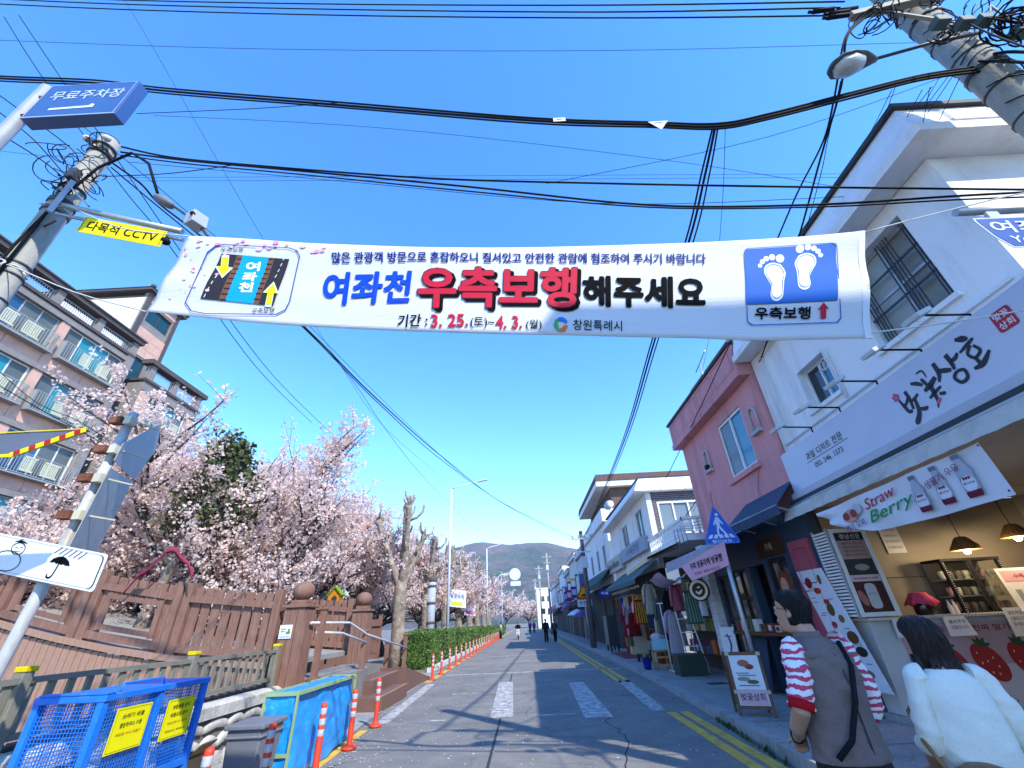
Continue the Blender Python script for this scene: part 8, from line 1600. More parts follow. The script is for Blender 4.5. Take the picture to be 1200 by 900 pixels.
# ---------------------------------------------------------------- people
def fuse(mb, vox, smooth=4):
    me = mb.mesh('body'); o = bpy.data.objects.new('body', me); col.objects.link(o)
    r = o.modifiers.new('r', 'REMESH'); r.mode = 'VOXEL'; r.voxel_size = vox; r.use_smooth_shade = True
    s = o.modifiers.new('s', 'SMOOTH'); s.iterations = smooth; s.factor = .5
    dg = bpy.context.evaluated_depsgraph_get(); out = bpy.data.meshes.new_from_object(o.evaluated_get(dg)); bpy.data.objects.remove(o); bpy.data.meshes.remove(me); return out
def oval(c, rx, ry, n=20, rz=0., tilt=0., sq=1.):
    out = []
    for k in range(n):
        a = 2 * math.pi * k / n; ca, sa = math.cos(a), math.sin(a); x = rx * math.copysign(abs(ca) ** sq, ca); y = ry * math.copysign(abs(sa) ** sq, sa); out.append(V(c) + V((x * math.cos(rz) - y * math.sin(rz), x * math.sin(rz) + y * math.cos(rz), y * tilt)))
    return out
def wrinkle(mb, amp, f, seed=0):
    for v in mb.v: v += V((noise.noise(v * f + V((seed, 0, 0))), noise.noise(v * f + V((0, seed + 3, 0))), noise.noise(v * f * 1.3 + V((0, 0, seed + 7))) * .6)) * amp
    return mb
def dense(spec, n=64, m=54, c=(0, 0), sq=.93):
    mb = MB(); sp = smooth2([tuple(q) for q in spec], 8); rings = []
    for i in range(m):
        t = i / (m - 1) * (len(sp) - 1); k = min(len(sp) - 2, int(t)); f_ = t - k; z, rx, ry = [sp[k][j] * (1 - f_) + sp[k + 1][j] * f_ for j in range(3)]; rings.append(oval((c[0], c[1], z), rx, ry, n, 0, 0, sq))
    mb.loft(rings); return mb
def folds(mb, amp, sc, seed, axis=None, shear=.6):
    """soft cloth folds: ridged noise pushed outwards from the limb or trunk axis"""
    for i, v in enumerate(mb.v):
        a = axis(v) if axis else V((0, 0, v.z)); r = v - a
        if r.length < 1e-4: continue
        q = V((v.x * sc[0] + v.z * shear, v.y * sc[1] - v.z * shear, v.z * sc[2])) + V((seed, seed * 2, 0)); w = 1 - abs(noise.noise(q)) * 2.2; w2 = 1 - abs(noise.noise(q * 2.3 + V((3, 1, 7)))) * 2.2
        mb.v[i] = v + r.normalized() * amp * (max(0, w) ** 2 + .45 * max(0, w2) ** 2 - .5)
    return mb
def axis_of(pts):
    P_ = [V(p) for p in pts]
    def fn(v):
        best = None
        for a, b in zip(P_, P_[1:]):
            d = b - a; t = max(0, min(1, (v - a).dot(d) / max(1e-9, d.dot(d)))); q = a + d * t; l = (v - q).length
            if best is None or l < best[0]: best = (l, q)
        return best[1]
    return fn
def hand(mb, w, d, side, s=1.):
    """palm, four fingers and a thumb leaving its side; d points along the fingers"""
    w, d = V(w), V(d).normalized(); sd = d.cross(V((0, 0, 1))).normalized() if abs(d.z) < .9 else V((0, 1, 0)); nrm = sd.cross(d)
    mb.loft([[w + d * l + sd * (b * math.cos(t)) + nrm * (c * math.sin(t)) for t in [k * .628 for k in range(10)]] for l, b, c in ((-.03, .028, .022), (.02, .036, .020), (.06, .042, .018), (.085, .040, .014))])
    for i, (o_, L) in enumerate(((-.030, .060), (-.010, .072), (.010, .068), (.030, .052))):
        b = w + d * .08 + sd * o_; k1 = b + (d * .9 + nrm * -.25).normalized() * L * .5; mb.tube([b - d * .015, k1, k1 + (d * .6 - nrm * .7).normalized() * L * .5], [.0095, .009, .0075], 7)
    b = w + d * .025 - sd * .034 * side; k1 = b + (d * .6 - sd * .7 * side).normalized() * .035; mb.tube([b, k1, k1 + (d * .9 - nrm * .3).normalized() * .03], [.012, .011, .009], 7)
def head_mesh(mb, c, s=1., n=22):
    """skull, face, nose, ears about the head centre; the face looks along +Y"""
    c = V(c); rings = []
    for z, rx, ryf, ryb in ((-.125, .030, .030, .02), (-.115, .046, .066, .035), (-.09, .058, .084, .055), (-.05, .068, .090, .080), (0, .076, .092, .098), (.04, .078, .092, .103), (.08, .070, .080, .092), (.105, .050, .055, .066), (.12, .022, .025, .03)):
        rings.append([c + V((rx * math.cos(a), (ryf if math.sin(a) > 0 else ryb) * math.sin(a), z)) * s for a in [2 * math.pi * k / n for k in range(n)]])
    mb.loft(rings)
    mb.loft([[c + V((x, y, z)) * s for x, y, z in ((-.008, .085, .03), (.008, .085, .03), (0, .098, .028))], [c + V((x, y, z)) * s for x, y, z in ((-.018, .085, -.03), (.018, .085, -.03), (0, .118, -.02))], [c + V((x, y, z)) * s for x, y, z in ((-.014, .085, -.038), (.014, .085, -.038), (0, .105, -.036))]])
    for sx in (-1, 1): mb.ball(c + V((sx * .078, -.008, -.005)) * s, .012 * s, .022 * s, .034 * s, 10, 7)
    mb.ball(c + V((0, .080, -.064)) * s, .030 * s, .020 * s, .020 * s, 12, 8); mb.ball(c + V((0, .072, -.105)) * s, .026 * s, .02 * s, .018 * s, 10, 6)
skin = mat('skin', (.42, .235, .155), .55, .06, 30., subsurf=.1)
hairb = mat('black_hair', (.010, .009, .009), .38, .3, 60., .5, 120., grain=(9, 9, 1)); hairbr = mat('brown_hair', (.026, .011, .009), .36, .35, 60., .25, 140., grain=(9, 9, 1))
def rotz(mb_or_vs, a, c):
    m_ = Matrix.Translation(V(c)) @ Matrix.Rotation(a, 4, 'Z') @ Matrix.Translation(-V(c))
    for i, v in enumerate(mb_or_vs.v): mb_or_vs.v[i] = m_ @ v
    return mb_or_vs
def features(parent, c, yaw, tilt, brow=True):
    M_ = Matrix.Translation(V(c)) @ Matrix.Rotation(yaw, 4, 'Z') @ Matrix.Rotation(tilt, 4, 'X')
    g = lambda p: M_ @ V(p)
    m = MB()
    for sx in (-1, 1): m.ball(g((sx * .030, .083, .012)), .011, .009, .008, 10, 6)
    part('eyes', m, flat('#d8d4cf', .3), parent); m = MB()
    for sx in (-1, 1): m.ball(g((sx * .030, .091, .012)), .005, .003, .005, 8, 5)
    part('irises', m, flat('#17100c', .3), parent); m = MB()
    for sx in (-1, 1): m.tube([g((sx * .048, .080, .034)), g((sx * .030, .092, .040)), g((sx * .014, .092, .034))], .004, 5)
    part('eyebrows', m, flat('#16120f'), parent); m = MB(); m.tube([g((-.022, .092, -.068)), g((0, .099, -.066)), g((.022, .092, -.068))], [.002, .005, .002], 6); part('lips', m, flat('#8f4a42'), parent)
# --- the man in the taupe vest
def xf_(mb, M_):
    for i, v in enumerate(mb.v): mb.v[i] = M_ @ v
    return mb
MX = Matrix.Translation((1.765, 3.1, 0)) @ Matrix.Rotation(R(16), 4, 'Z')
mn_ = thing('person', 'man walking away in a taupe vest over a red striped white shirt', 'person', (1.765, 3.1, 0))
HC = V((-.03, .05, 1.605)); hy, ht = R(22), R(8)
m = MB(); hm = MB(); head_mesh(hm, (0, 0, 0), 1.0); xf_(hm, Matrix.Translation(HC) @ Matrix.Rotation(hy, 4, 'Z') @ Matrix.Rotation(ht, 4, 'X')); m.add(hm.v, hm.f, True)
m.tube([(0, -.01, 1.36), (-.01, .0, 1.45), (-.025, .03, 1.54)], [.075, .062, .06], 14)
m.loft([oval((0, 0, z), rx, ry) for z, rx, ry in ((.84, .15, .11), (.95, .165, .115), (1.08, .155, .105), (1.25, .175, .115), (1.36, .17, .10), (1.42, .10, .075))])
LA = [(-.185, -.01, 1.395), (-.235, -.05, 1.26), (-.285, -.05, 1.125), (-.245, .06, 1.03), (-.17, .15, .965)]; RA = [(.185, -.01, 1.395), (.235, -.02, 1.25), (.262, .0, 1.10), (.235, .12, 1.03), (.16, .20, .98)]
for A_, sd_ in ((LA, 1), (RA, -1)):
    m.tube(A_, [.062, .054, .046, .040, .030], 12); hand(m, A_[-1], V(A_[-1]) - V(A_[-2]), sd_)
for sx, fy_ in ((-.09, .16), (.09, -.14)): m.tube([(sx, 0, .90), (sx * 1.05, fy_ * .5, .48), (sx * 1.05, fy_ * .7 - .04, .09)], [.085, .058, .04], 12); m.tube([(sx * 1.05, fy_ * .7 - .08, .06), (sx * 1.1, fy_ * .7 + .12, .05)], [.045, .035], 8)
part('body', (lambda me: (me.materials.append(skin), me.transform(Matrix.Translation(-V((1.765, 3.1, 0))) @ MX), me)[2])(fuse(m, .007, 3)), None, mn_)
feats = MX @ Matrix.Translation(HC) @ Matrix.Rotation(hy, 4, 'Z') @ Matrix.Rotation(ht, 4, 'X')
def features2(parent, FM):
    g = lambda p: FM @ V(p)
    for nm_q, c, ps in (('eyes', '#d8d4cf', [((sx * .030, .086, .012), .010) for sx in (-1, 1)]), ('irises', '#17100c', [((sx * .030, .0935, .012), .0048) for sx in (-1, 1)])):
        m = MB(); [m.ball(g(p), r, r, r * .9, 10, 6) for p, r in ps]; part(nm_q, m, flat(c, .3), parent)
    m = MB(); [m.tube([g((sx * .050, .080, .034)), g((sx * .030, .094, .040)), g((sx * .014, .094, .034))], .004, 5) for sx in (-1, 1)]; part('eyebrows', m, flat('#16120f'), parent)
    m = MB(); m.tube([g((-.022, .093, -.068)), g((0, .100, -.066)), g((.022, .093, -.068))], [.002, .005, .002], 6); part('lips', m, flat('#8f4a42'), parent)
features2(mn_, feats)
def haircap(parent, FM, m_, rows, name='hair', seed=1, n=26, amp=.004, f=40.):
    mb = MB(); rings = []
    for z, rx, yf, yb, cy in rows: rings.append([V((rx * math.cos(a), cy + (yf if math.sin(a) > 0 else yb) * math.sin(a), z)) for a in [2 * math.pi * k / n for k in range(n)]])
    mb.loft(rings); wrinkle(mb, amp, f, seed); xf_(mb, FM); return part(name, mb, m_, parent)
haircap(mn_, feats, hairb, [(-.075, .066, -.035, .088, -.005), (-.04, .077, -.02, .098, 0), (0, .084, -.005, .107, 0), (.035, .086, .045, .112, 0), (.065, .083, .090, .108, 0), (.095, .070, .080, .092, 0), (.12, .046, .05, .062, 0), (.132, .012, .015, .02, 0)], 'hair', 2, 30, .004, 34)
m = MB()
for sx in (-1, 1): m.tube([feats @ V((sx * .030 + .022 * math.cos(t), .1, .010 + .017 * math.sin(t))) for t in [k * .524 for k in range(12)]], .0018, 5, closed=True); m.tube([feats @ V((sx * .052, .098, .014)), feats @ V((sx * .080, .04, .016)), feats @ V((sx * .082, -.012, .012))], .0020, 5)
m.tube([feats @ V((-.009, .101, .014)), feats @ V((.009, .101, .014))], .0018, 5); part('glasses', m, black, mn_)
stripe = mat('striped_knit', (.72, .70, .69), .9, .04, 6., .25, 90.)
def stripes(mt, c1, c2, scale, rot=(0, 0, 0), thr=.55):
    nt = mt.node_tree; b = nt.nodes['Principled BSDF']; tc = nt.nodes.new('ShaderNodeTexCoord'); w = nt.nodes.new('ShaderNodeTexWave'); w.wave_type = 'BANDS'; w.bands_direction = 'Z'; w.inputs['Scale'].default_value = scale; w.inputs['Distortion'].default_value = 5.5; w.inputs['Detail'].default_value = 3; w.inputs['Detail Scale'].default_value = 1.8
    nt.links.new(tc.outputs['Object'], w.inputs['Vector']); r = nt.nodes.new('ShaderNodeValToRGB'); r.color_ramp.interpolation = 'CONSTANT'; r.color_ramp.elements[0].color = (*c1, 1); r.color_ramp.elements[1].color = (*c2, 1); r.color_ramp.elements[1].position = thr; nt.links.new(w.outputs['Fac'], r.inputs[0]); nt.links.new(r.outputs[0], b.inputs['Base Color'])
stripes(stripe, (.72, .70, .69), (.50, .05, .11), 7.5)
for A_ in (LA, RA):
    P = [V(p) for p in A_]; e = P[1].lerp(P[2], .9) if A_ is LA else P[2].lerp(P[3], .5); q_ = [P[0] + V((.03 if A_ is LA else -.03, 0, .02)), P[0], P[0].lerp(P[1], .5), P[1], e]
    if A_ is RA: q_ = [P[0] + V((-.03, 0, .02)), P[0], P[1], P[2], e]
    m = MB(); m.tube(smooth2([tuple(v) for v in q_], 10), [.067 - .00015 * i for i in range(41)], 30, cap=True); folds(m, .014, (5, 5, 9), 2 if A_ is LA else 5, axis_of(q_), 3); xf_(m, MX); sl_ = part('sleeve', m, stripe, mn_)
    d_ = (q_[-1] - q_[-2]).normalized(); m = MB(); m.tube([q_[-1] - d_ * .035, q_[-1] + d_ * .012], [.066, .064], 18); xf_(m, MX); part('cuff', m, flat('#a01420', .9), sl_)
vest = mat('taupe_vest', (.15, .108, .10), .85, .10, 7., .35, 50.)
m = dense([(.885, .213, .148), (.90, .216, .150), (.98, .210, .146), (1.08, .200, .143), (1.2, .203, .146), (1.30, .206, .142), (1.36, .200, .132), (1.405, .172, .112), (1.44, .122, .092), (1.462, .090, .083)]); folds(m, .020, (3.0, 3.0, 2.6), 4, None, 2.2); folds(m, .008, (9, 9, 7), 9); xf_(m, MX); vs_ = part('vest', m, vest, mn_)
m = MB(); m.loft([oval((-.012, .012, z), r, r * .95, 20) for z, r in ((1.44, .092), (1.475, .080), (1.495, .077))], cap=False); xf_(m, MX); cl_ = part('collar', m, vest, vs_); cl_.modifiers.new('t', 'SOLIDIFY').thickness = .006
m = MB(); m.tube([MX @ V(p) for p in ((.10, -.09, 1.435), (.06, -.155, 1.32), (-.03, -.178, 1.16), (-.13, -.165, 1.0), (-.2, -.11, .92))], .014, 8); part('bag_strap', m, flat('#191a1e', .8), mn_)
m = MB(); m.beam(MX @ V((-.17, -.112, 1.375)), MX @ V((.17, -.112, 1.375)), .02, .010); part('yoke_seam', m, vest, vs_); m = MB(); m.tube([MX @ V((0, y_, z_)) for y_, z_ in ((-.152, .90), (-.150, 1.0), (-.147, 1.1), (-.151, 1.2), (-.146, 1.3), (-.125, 1.38))], .005, 5); part('back_seam', m, flat('#4a403f', .9), vs_)
m = MB(); m.tube([MX @ V((-.2 + .052 * math.cos(t), .115 + .02 * math.sin(t), .995 + .045 * math.sin(t + .6))) for t in [k * .5 for k in range(13)]], .005, 5); part('wrist_band', m, black, mn_)
trs = mat('black_trousers', (.010, .010, .012), .85, .2, 7., .3, 40.)
m = MB(); m.loft([oval((0, 0, z), rx, ry, 20) for z, rx, ry in ((.82, .195, .14), (.95, .19, .135), (1.0, .18, .13))])
for sx, fy_ in ((-.095, .16), (.095, -.14)): m.tube([(sx, 0, .90), (sx * 1.05, fy_ * .3, .68), (sx * 1.05, fy_ * .5, .46), (sx * 1.05, fy_ * .7 - .04, .10)], [.112, .098, .083, .075], 14)
me = fuse(wrinkle(m, .008, 12, 4), .012, 4); me.materials.append(trs); me.transform(Matrix.Translation(-V((1.765, 3.1, 0))) @ MX); part('trousers', me, None, mn_)
m = MB()
for sx, fy_ in ((-.1, .16), (.1, -.14)): m.loft([oval((sx, fy_ * .7 + .04, z), .052, ry, 14) for z, ry in ((.0, .14), (.03, .145), (.07, .11), (.11, .06))])
xf_(m, MX); part('shoes', m, flat('#1c1c1f', .6), mn_)
def strands(parent, FM, m_, rows, cnt, L, r, seed, out=.004, fwd=None):
    rnd = random.Random(seed); mb = MB()
    def surf(z, a):
        z = max(rows[0][0], min(rows[-1][0], z))
        for r0, r1 in zip(rows, rows[1:]):
            if r0[0] <= z <= r1[0]:
                t = (z - r0[0]) / (r1[0] - r0[0]); q = [r0[k] + (r1[k] - r0[k]) * t for k in range(5)]; return V((q[1] * math.cos(a), q[4] + (q[2] if math.sin(a) > 0 else q[3]) * math.sin(a), z))
        return V((0, 0, 0))
    for i in range(cnt):
        a = rnd.uniform(0, 6.283); z = rnd.uniform(rows[1][0], rows[-1][0] - .006); l = L * rnd.uniform(.6, 1.3); da = rnd.uniform(-.35, .35)
        pts = []
        for k in range(4): p = surf(z - l * k / 3, a + da * k / 3); pts.append(p + V((p.x, p.y, .02)).normalized() * out * (1 + rnd.uniform(-.5, .9)))
        mb.tube([FM @ p for p in pts], [r, r, r * .9, r * .3], 3, cap=False)
    return part('hair_strands', mb, m_, parent, kind='stuff')
MROWS = [(-.075, .066, -.035, .088, -.005), (-.04, .077, -.02, .098, 0), (0, .084, -.005, .107, 0), (.035, .086, .045, .112, 0), (.065, .083, .090, .108, 0), (.095, .070, .080, .092, 0), (.12, .046, .05, .062, 0), (.132, .012, .015, .02, 0)]
strands(mn_, feats, hairb, MROWS, 900, .035, .0013, 3)
# --- the woman in the white sweater
WX = Matrix.Translation((2.45, 3.08, 0)) @ Matrix.Rotation(R(-14), 4, 'Z')
wo_ = thing('person', 'woman walking away with a brown bob and a fuzzy white sweater', 'person', (2.45, 3.08, 0)); WO = Matrix.Translation(-V((2.45, 3.08, 0))) @ WX
HC2 = V((-.0, .07, 1.425)); hf = WX @ Matrix.Translation(HC2) @ Matrix.Rotation(R(28), 4, 'Z') @ Matrix.Rotation(R(4), 4, 'X')
m = MB(); hm = MB(); head_mesh(hm, (0, 0, 0), .95); xf_(hm, Matrix.Translation(HC2) @ Matrix.Rotation(R(28), 4, 'Z') @ Matrix.Rotation(R(4), 4, 'X')); m.add(hm.v, hm.f, True)
m.tube([(0, -.02, 1.2), (0, .01, 1.29), (0, .045, 1.36)], [.065, .05, .05], 12); m.loft([oval((0, 0, z), rx, ry) for z, rx, ry in ((.76, .15, .11), (.85, .16, .115), (.98, .13, .095), (1.12, .15, .10), (1.22, .14, .09), (1.27, .08, .065))])
LB = [(-.155, -.02, 1.23), (-.195, -.04, 1.10), (-.215, -.03, .955), (-.20, .07, .86), (-.17, .15, .80)]; RB = [(.155, -.02, 1.23), (.205, -.03, 1.10), (.225, .0, .96), (.21, .1, .88), (.18, .18, .83)]
for A_, sd_ in ((LB, 1), (RB, -1)): m.tube(A_, [.052, .046, .039, .034, .026], 12); hand(m, A_[-1], V(A_[-1]) - V(A_[-2]), sd_)
for sx, fy_ in ((-.08, -.12), (.08, .14)): m.tube([(sx, 0, .80), (sx * 1.05, fy_ * .5, .44), (sx * 1.05, fy_ * .7 - .03, .08)], [.082, .054, .036], 12); m.tube([(sx * 1.05, fy_ * .7 - .07, .05), (sx * 1.1, fy_ * .7 + .10, .045)], [.04, .03], 8)
me = fuse(m, .007, 3); me.materials.append(skin); me.transform(WO); part('body', me, None, wo_); features2(wo_, hf @ Matrix.Scale(.95, 4))
WROWS = [(-.165, .060, -.03, .115, -.02), (-.15, .085, -.035, .125, -.01), (-.11, .098, -.030, .132, 0), (-.06, .100, -.02, .132, 0), (0, .098, .02, .128, 0), (.04, .094, .085, .120, 0), (.08, .080, .085, .102, 0), (.11, .055, .06, .072, 0), (.128, .014, .02, .025, 0)]
hb2 = haircap(wo_, hf, hairbr, WROWS, 'hair', 6, 34, .007, 26)
m = MB(); rnd = random.Random(6)
for k in range(60):
    a = -R(200) + rnd.random() * R(220); p0 = V((.098 * math.cos(a) * 1.0, -abs(.128 * math.sin(a)) if math.sin(a) < 0 else .02, -.08)); e = p0 + V((p0.x * .25 + rnd.uniform(-.01, .03), -.012, -.10 - rnd.random() * .03)); m.tube([hf @ p0, hf @ p0.lerp(e, .5) , hf @ e], [.010, .008, .002], 5)
for k in range(14): m.tube([hf @ V((.085, -.07 - k * .003, -.06 - k * .004)), hf @ V((.115, -.085, -.115 - k * .003)), hf @ V((.16 + rnd.uniform(0, .02), -.09 - rnd.uniform(0, .03), -.145 - k * .003))], [.010, .008, .002], 5)
part('hair_strands', m, hairbr, hb2)
strands(wo_, hf, hairbr, WROWS, 1100, .10, .0016, 8, .005)
swm = mat('fuzzy_white_wool', (.74, .70, .60), .95, .05, 60., .25, 220.)
m = dense([(.80, .160, .124), (.815, .170, .132), (.86, .185, .145), (.95, .188, .146), (1.06, .180, .137), (1.15, .176, .127), (1.21, .163, .111), (1.25, .123, .089), (1.275, .076, .069)]); folds(m, .009, (3.2, 3.2, 2.6), 2, None, 2.8); folds(m, .003, (11, 11, 9), 5); xf_(m, WX); swt = part('sweater', m, swm, wo_)
m = MB(); m.loft([oval((0, 0, z), rx, ry, 26) for z, rx, ry in ((.775, .160, .122), (.80, .168, .13), (.812, .170, .132))]); xf_(m, WX); part('hem', m, swm, swt)
for A_ in (LB, RB):
    P = [V(p) for p in A_]; q_ = [P[0] + V((.04 if A_ is LB else -.04, 0, .015)), P[0], P[1], P[2], P[2].lerp(P[3], .35)]
    m = MB(); m.tube(smooth2([tuple(v) for v in q_], 10), [.054 + .0002 * i for i in range(41)], 30); folds(m, .012, (5, 5, 8), 7 if A_ is LB else 2, axis_of(q_), 3); xf_(m, WX); part('sleeve', m, swm, wo_)
trw = mat('cream_trousers', (.56, .53, .47), .85, .08, 6., .2, 40.)
m = MB(); m.loft([oval((0, 0, z), rx, ry, 20) for z, rx, ry in ((.70, .175, .14), (.80, .18, .135), (.86, .165, .125))])
for sx, fy_ in ((-.085, -.12), (.085, .14)): m.tube([(sx, 0, .80), (sx * 1.05, fy_ * .3, .6), (sx * 1.05, fy_ * .5, .4), (sx * 1.05, fy_ * .7 - .03, .10)], [.105, .095, .09, .09], 14)
me = fuse(wrinkle(m, .008, 12, 4), .012, 4); me.materials.append(trw); me.transform(WO); part('trousers', me, None, wo_)
m = MB()
for sx, fy_ in ((-.09, -.12), (.09, .14)): m.loft([oval((sx, fy_ * .7 + .04, z), .045, ry, 14) for z, ry in ((.0, .125), (.03, .13), (.06, .10), (.10, .05))])
xf_(m, WX); part('shoes', m, flat('#b9b3aa', .6), wo_)
bgm = mat('tan_leather', (.25, .105, .035), .5, .12, 9., .25, 60.)
bag = thing('shoulder_bag', 'tan leather bag with a metal ring carried at the woman\'s left hip', 'bag', (2.4, 2.9, .8)); m = MB(); m.loft([[WX @ (V((-.10, -.185, z)) + V((rx * math.cos(a), .055 * math.sin(a) * (1 if rx < .16 else 1.1), 0))) for a in [k * .314 for k in range(20)]] for z, rx in ((.60, .10), (.615, .145), (.70, .175), (.78, .175), (.82, .165), (.86, .125), (.88, .06))]); wrinkle(m, .004, 14, 1); part('bag_body', m, bgm, bag)
m = MB(); m.tube([WX @ V((-.10 + .165 * math.cos(t), -.242, .80 + .065 * math.sin(t) - (.02 if math.sin(t) < 0 else 0))) for t in [k * .2 for k in range(17)]], .007, 6); part('piping', m, mat('dark_tan', (.15, .06, .02), .5), bag)
m = MB(); m.tube([WX @ V((-.225 + .024 * math.cos(t), -.245, .815 + .020 * math.sin(t))) for t in [k * .524 for k in range(12)]], .006, 7, closed=True); part('ring', m, flat('#b9a98a', .25, metal=.8), bag)
m = MB(); m.tube([WX @ V(p) for p in ((-.25, -.17, .84), (-.262, -.06, .95), (-.21, .12, 1.05), (-.08, .17, 1.15), (.03, .14, 1.24))], .011, 7); part('strap', m, bgm, bag)
# --- small figures down the street
def small_person(x, y, h, yaw, top, bot, hairc, label, arms=.3, bag=None):
    s = h / 1.7; t = thing('person', label, 'person', (x, y, 0)); XM = Matrix.Translation((x, y, 0)) @ Matrix.Rotation(yaw, 4, 'Z') @ Matrix.Scale(s, 4); m = MB(); hm = MB(); head_mesh(hm, (0, .02, 1.58), 1.0, 12); m.add(hm.v, hm.f, True); m.tube([(0, 0, 1.35), (0, .01, 1.5)], [.06, .055], 8); m.loft([oval((0, 0, z), rx, ry, 12) for z, rx, ry in ((.84, .15, .11), (1.1, .15, .1), (1.36, .17, .1), (1.42, .1, .07))])
    for sx in (-1, 1): m.tube([(sx * .18, 0, 1.39), (sx * .24, -.02, 1.12), (sx * .22, .12 + arms * .1, .92)], [.055, .045, .03], 8); hand(m, (sx * .22, .12 + arms * .1, .92), (0, .4, -.8), sx)
    for sx, fy_ in ((-.09, .14), (.09, -.14)): m.tube([(sx, 0, .90), (sx, fy_ * .5, .48), (sx, fy_ * .8, .07)], [.08, .055, .04], 8)
    me = fuse(m, .016, 2); me.materials.append(skin); me.transform(Matrix.Translation((-x, -y, 0)) @ XM); part('body', me, None, t)
    m = MB(); m.loft([oval((0, 0, z), rx, ry, 14) for z, rx, ry in ((.80, .2, .145), (1.0, .19, .14), (1.25, .2, .14), (1.38, .19, .11), (1.44, .09, .08))]); [m.tube([(sx * .17, 0, 1.39), (sx * .24, -.02, 1.12), (sx * .225, .1, .96)], [.075, .065, .055], 9) for sx in (-1, 1)]; xf_(wrinkle(m, .012, 8, int(x * 7)), XM); part('jacket', m, flat(top, .9), t)
    m = MB(); m.loft([oval((0, 0, z), rx, ry, 14) for z, rx, ry in ((.76, .18, .13), (.95, .17, .12))]); [m.tube([(sx, 0, .90), (sx, fy_ * .5, .48), (sx, fy_ * .8, .05)], [.1, .08, .07], 9) for sx, fy_ in ((-.09, .14), (.09, -.14))]; xf_(m, XM); part('trousers', m, flat(bot, .9), t)
    m = MB(); m.loft([oval((0, .015, z), rx, ry, 12) for z, rx, ry in ((1.52, .07, .08), (1.6, .088, .106), (1.66, .085, .1), (1.705, .05, .06))]); xf_(m, XM); part('hair', m, flat(hairc, .6), t)
    m = MB(); [m.ball((sx, fy_ * .8 + .05, .05), .05, .12, .05, 8, 6) for sx, fy_ in ((-.09, .14), (.09, -.14))]; xf_(m, XM); part('shoes', m, black, t)
    if bag: m = MB(); m.ball((0, -.2, 1.15), .15, .1, .2, 10, 8); xf_(m, XM); part('backpack', m, flat(bag, .8), t)
    return t
small_person(1.55, 41.5, 1.75, R(180), '#14161f', '#0e0f12', '#0d0c0c', 'person in a dark blue black jacket standing left of a pair far down the road')
small_person(2.35, 42.2, 1.68, R(165), '#3b3838', '#15161a', '#1b1413', 'person in a grey brown jacket standing right of a pair far down the road')
small_person(-3.15, 56.0, 1.62, R(-70), '#b9b9b6', '#141416', '#0f0d0d', 'person in a white top beside the orange bollards far down the street')
small_person(.35, 74.0, 1.7, R(180), '#27367a', '#1c1d24', '#14100f', 'small distant walker in a blue jacket in the road')
small_person(1.0, 75.0, 1.66, R(180), '#8a3a6a', '#20222a', '#14100f', 'small distant walker in a magenta jacket in the road')
small_person(4.4, 33.0, 1.66, R(120), '#2a2b2e', '#1a1b1f', '#0f0d0d', 'person in black standing by the far shopfronts under the green awning')
# scooter and its rider
RX = Matrix.Translation((-1.05, 52.0, 0)) @ Matrix.Rotation(R(180), 4, 'Z')
sc_ = thing('scooter', 'small white scooter ridden towards the camera in the middle of the road', 'scooter', (-1.05, 52.0, 0)); m = MB()
for y in (-.62, .62): m = MB(); m.tube([RX @ V((0, y + .19 * math.cos(t), .24 + .19 * math.sin(t))) for t in [k * .449 for k in range(14)]], .055, 8, closed=True); tw_ = part('wheel', m, black, sc_); m = MB(); m.cyl(RX @ V((-.04, y, .24)), RX @ V((.04, y, .24)), .14, 10); part('rim', m, steel, tw_)
m = MB(); m.loft([[RX @ V((x, y, z)) for x, z in ((-.16, .32), (.16, .32), (.2, .6), (.17, hz_), (-.17, hz_), (-.2, .6))] for y, hz_ in ((-.75, .66), (-.3, .74), (.0, .6))], smooth=False); m.loft([[RX @ V((x, .42 + .06 * (z < .6), z)) for x in ()] or [RX @ V((sx * w_, .42 + dy, z)) for sx, dy in ((-1, 0), (1, 0), (1, .08), (-1, .08))] for z, w_ in ((.3, .14), (.6, .22), (.95, .18))], smooth=False); m.box(-1.2, -.9, 51.6, 52.0, .28, .34); part('fairing', m, flat('#b9bcc0', .35), sc_); m = MB(); m.tube([RX @ V((-.33, .38, 1.02)), RX @ V((0, .46, .98)), RX @ V((.33, .38, 1.02))], .02, 7); part('handlebar', m, black, sc_); m = MB(); m.ball(RX @ V((0, .53, .82)), .07, .05, .07, 10, 7); part('headlight', m, flat('#c9ced6', .2), sc_); m = MB(); m.loft([[RX @ V((x, y, z)) for x, z in ((-.14, .745), (.14, .745), (.12, .82), (-.12, .82))] for y in (-.7, -.05)], smooth=False); part('seat', m, black, sc_)
rd = thing('person', 'rider in a black jacket and pale helmet sitting on the white scooter', 'person', (-1.05, 52.0, 0)); m = MB(); hm = MB(); head_mesh(hm, (0, .0, 1.50), 1., 12); m.add(hm.v, hm.f, True); m.tube([(0, -.12, 1.28), (0, -.03, 1.42)], [.06, .055], 8); m.loft([oval((0, y, z), rx, ry, 12) for y, z, rx, ry in ((-.25, .82, .17, .13), (-.24, 1.0, .15, .11), (-.16, 1.25, .18, .11), (-.13, 1.33, .1, .08))])
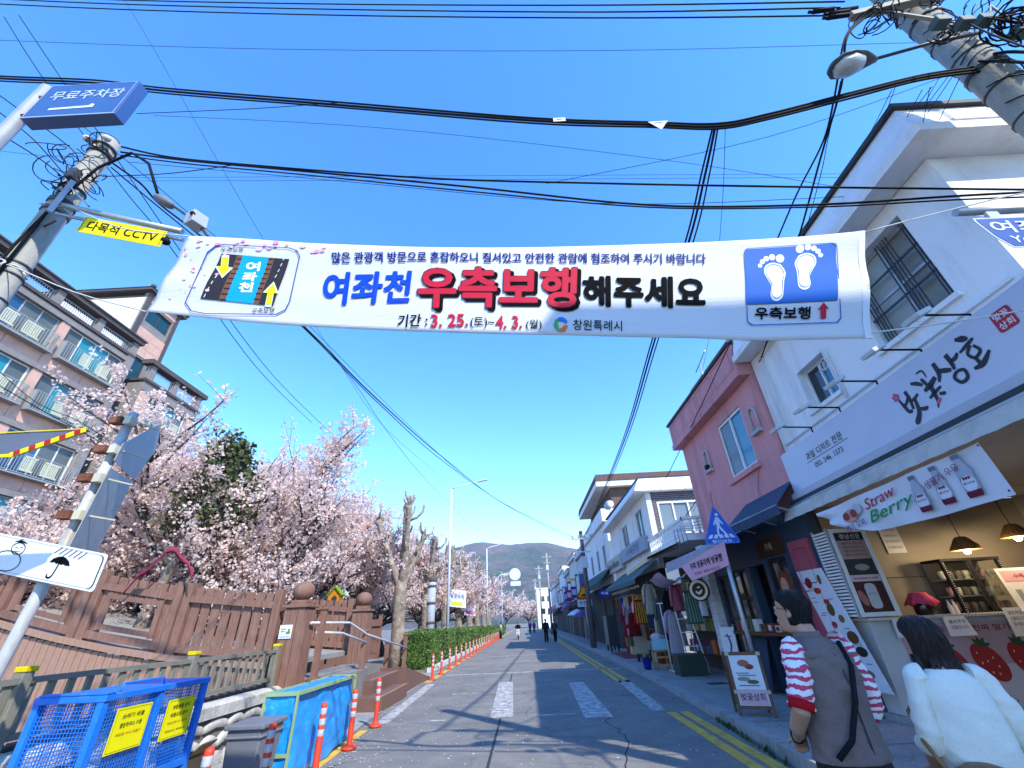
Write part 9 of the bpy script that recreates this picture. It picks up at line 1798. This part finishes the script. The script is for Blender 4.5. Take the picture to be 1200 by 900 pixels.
for sx in (-1, 1): m.tube([(sx * .18, -.14, 1.27), (sx * .28, .05, 1.08), (sx * .32, .34, 1.02)], [.055, .045, .03], 8); hand(m, (sx * .32, .34, 1.02), (0, 1, -.1), sx); m.tube([(sx * .1, -.2, .88), (sx * .16, .2, .82), (sx * .14, .16, .40)], [.085, .065, .045], 8)
me = fuse(m, .016, 2); me.materials.append(skin); me.transform(Matrix.Translation((1.05, -52.0, 0)) @ RX); part('body', me, None, rd)
m = MB(); m.loft([oval((0, y, z), rx, ry, 14) for y, z, rx, ry in ((-.25, .84, .2, .16), (-.24, 1.0, .18, .14), (-.16, 1.25, .21, .13), (-.12, 1.34, .1, .09))]); [m.tube([(sx * .17, -.14, 1.27), (sx * .28, .05, 1.08), (sx * .315, .27, 1.03)], [.075, .065, .055], 9) for sx in (-1, 1)]; xf_(m, RX); part('jacket', m, flat('#0f1014', .8), rd)
m = MB(); [m.tube([(sx * .1, -.2, .88), (sx * .16, .2, .82), (sx * .14, .16, .40)], [.1, .085, .07], 9) for sx in (-1, 1)]; xf_(m, RX); part('trousers', m, flat('#33363c', .9), rd); m = MB(); m.ball(RX @ V((0, -.01, 1.55)), .125, .14, .12, 14, 9); part('helmet', m, flat('#55585f', .3), rd); m = MB(); [m.ball(RX @ V((sx * .14, .22, .375)), .05, .12, .05, 8, 6) for sx in (-1, 1)]; part('shoes', m, black, rd)
features2(rd, RX @ Matrix.Translation((0, 0, 1.5)))
# ---------------------------------------------------------------- air
hzm = bpy.data.materials.new('air'); hzm.use_nodes = True; nt = hzm.node_tree; nt.nodes.clear()
pv = nt.nodes.new('ShaderNodeVolumePrincipled'); pv.inputs['Color'].default_value = (.80, .87, 1, 1); pv.inputs['Density'].default_value = .00024; pv.inputs['Anisotropy'].default_value = .2
mo = nt.nodes.new('ShaderNodeOutputMaterial'); nt.links.new(pv.outputs[0], mo.inputs['Volume'])
hz_o = part('haze', bx(-2600, 2600, -350, 4100, -1.02, 176), hzm, kind='stuff')
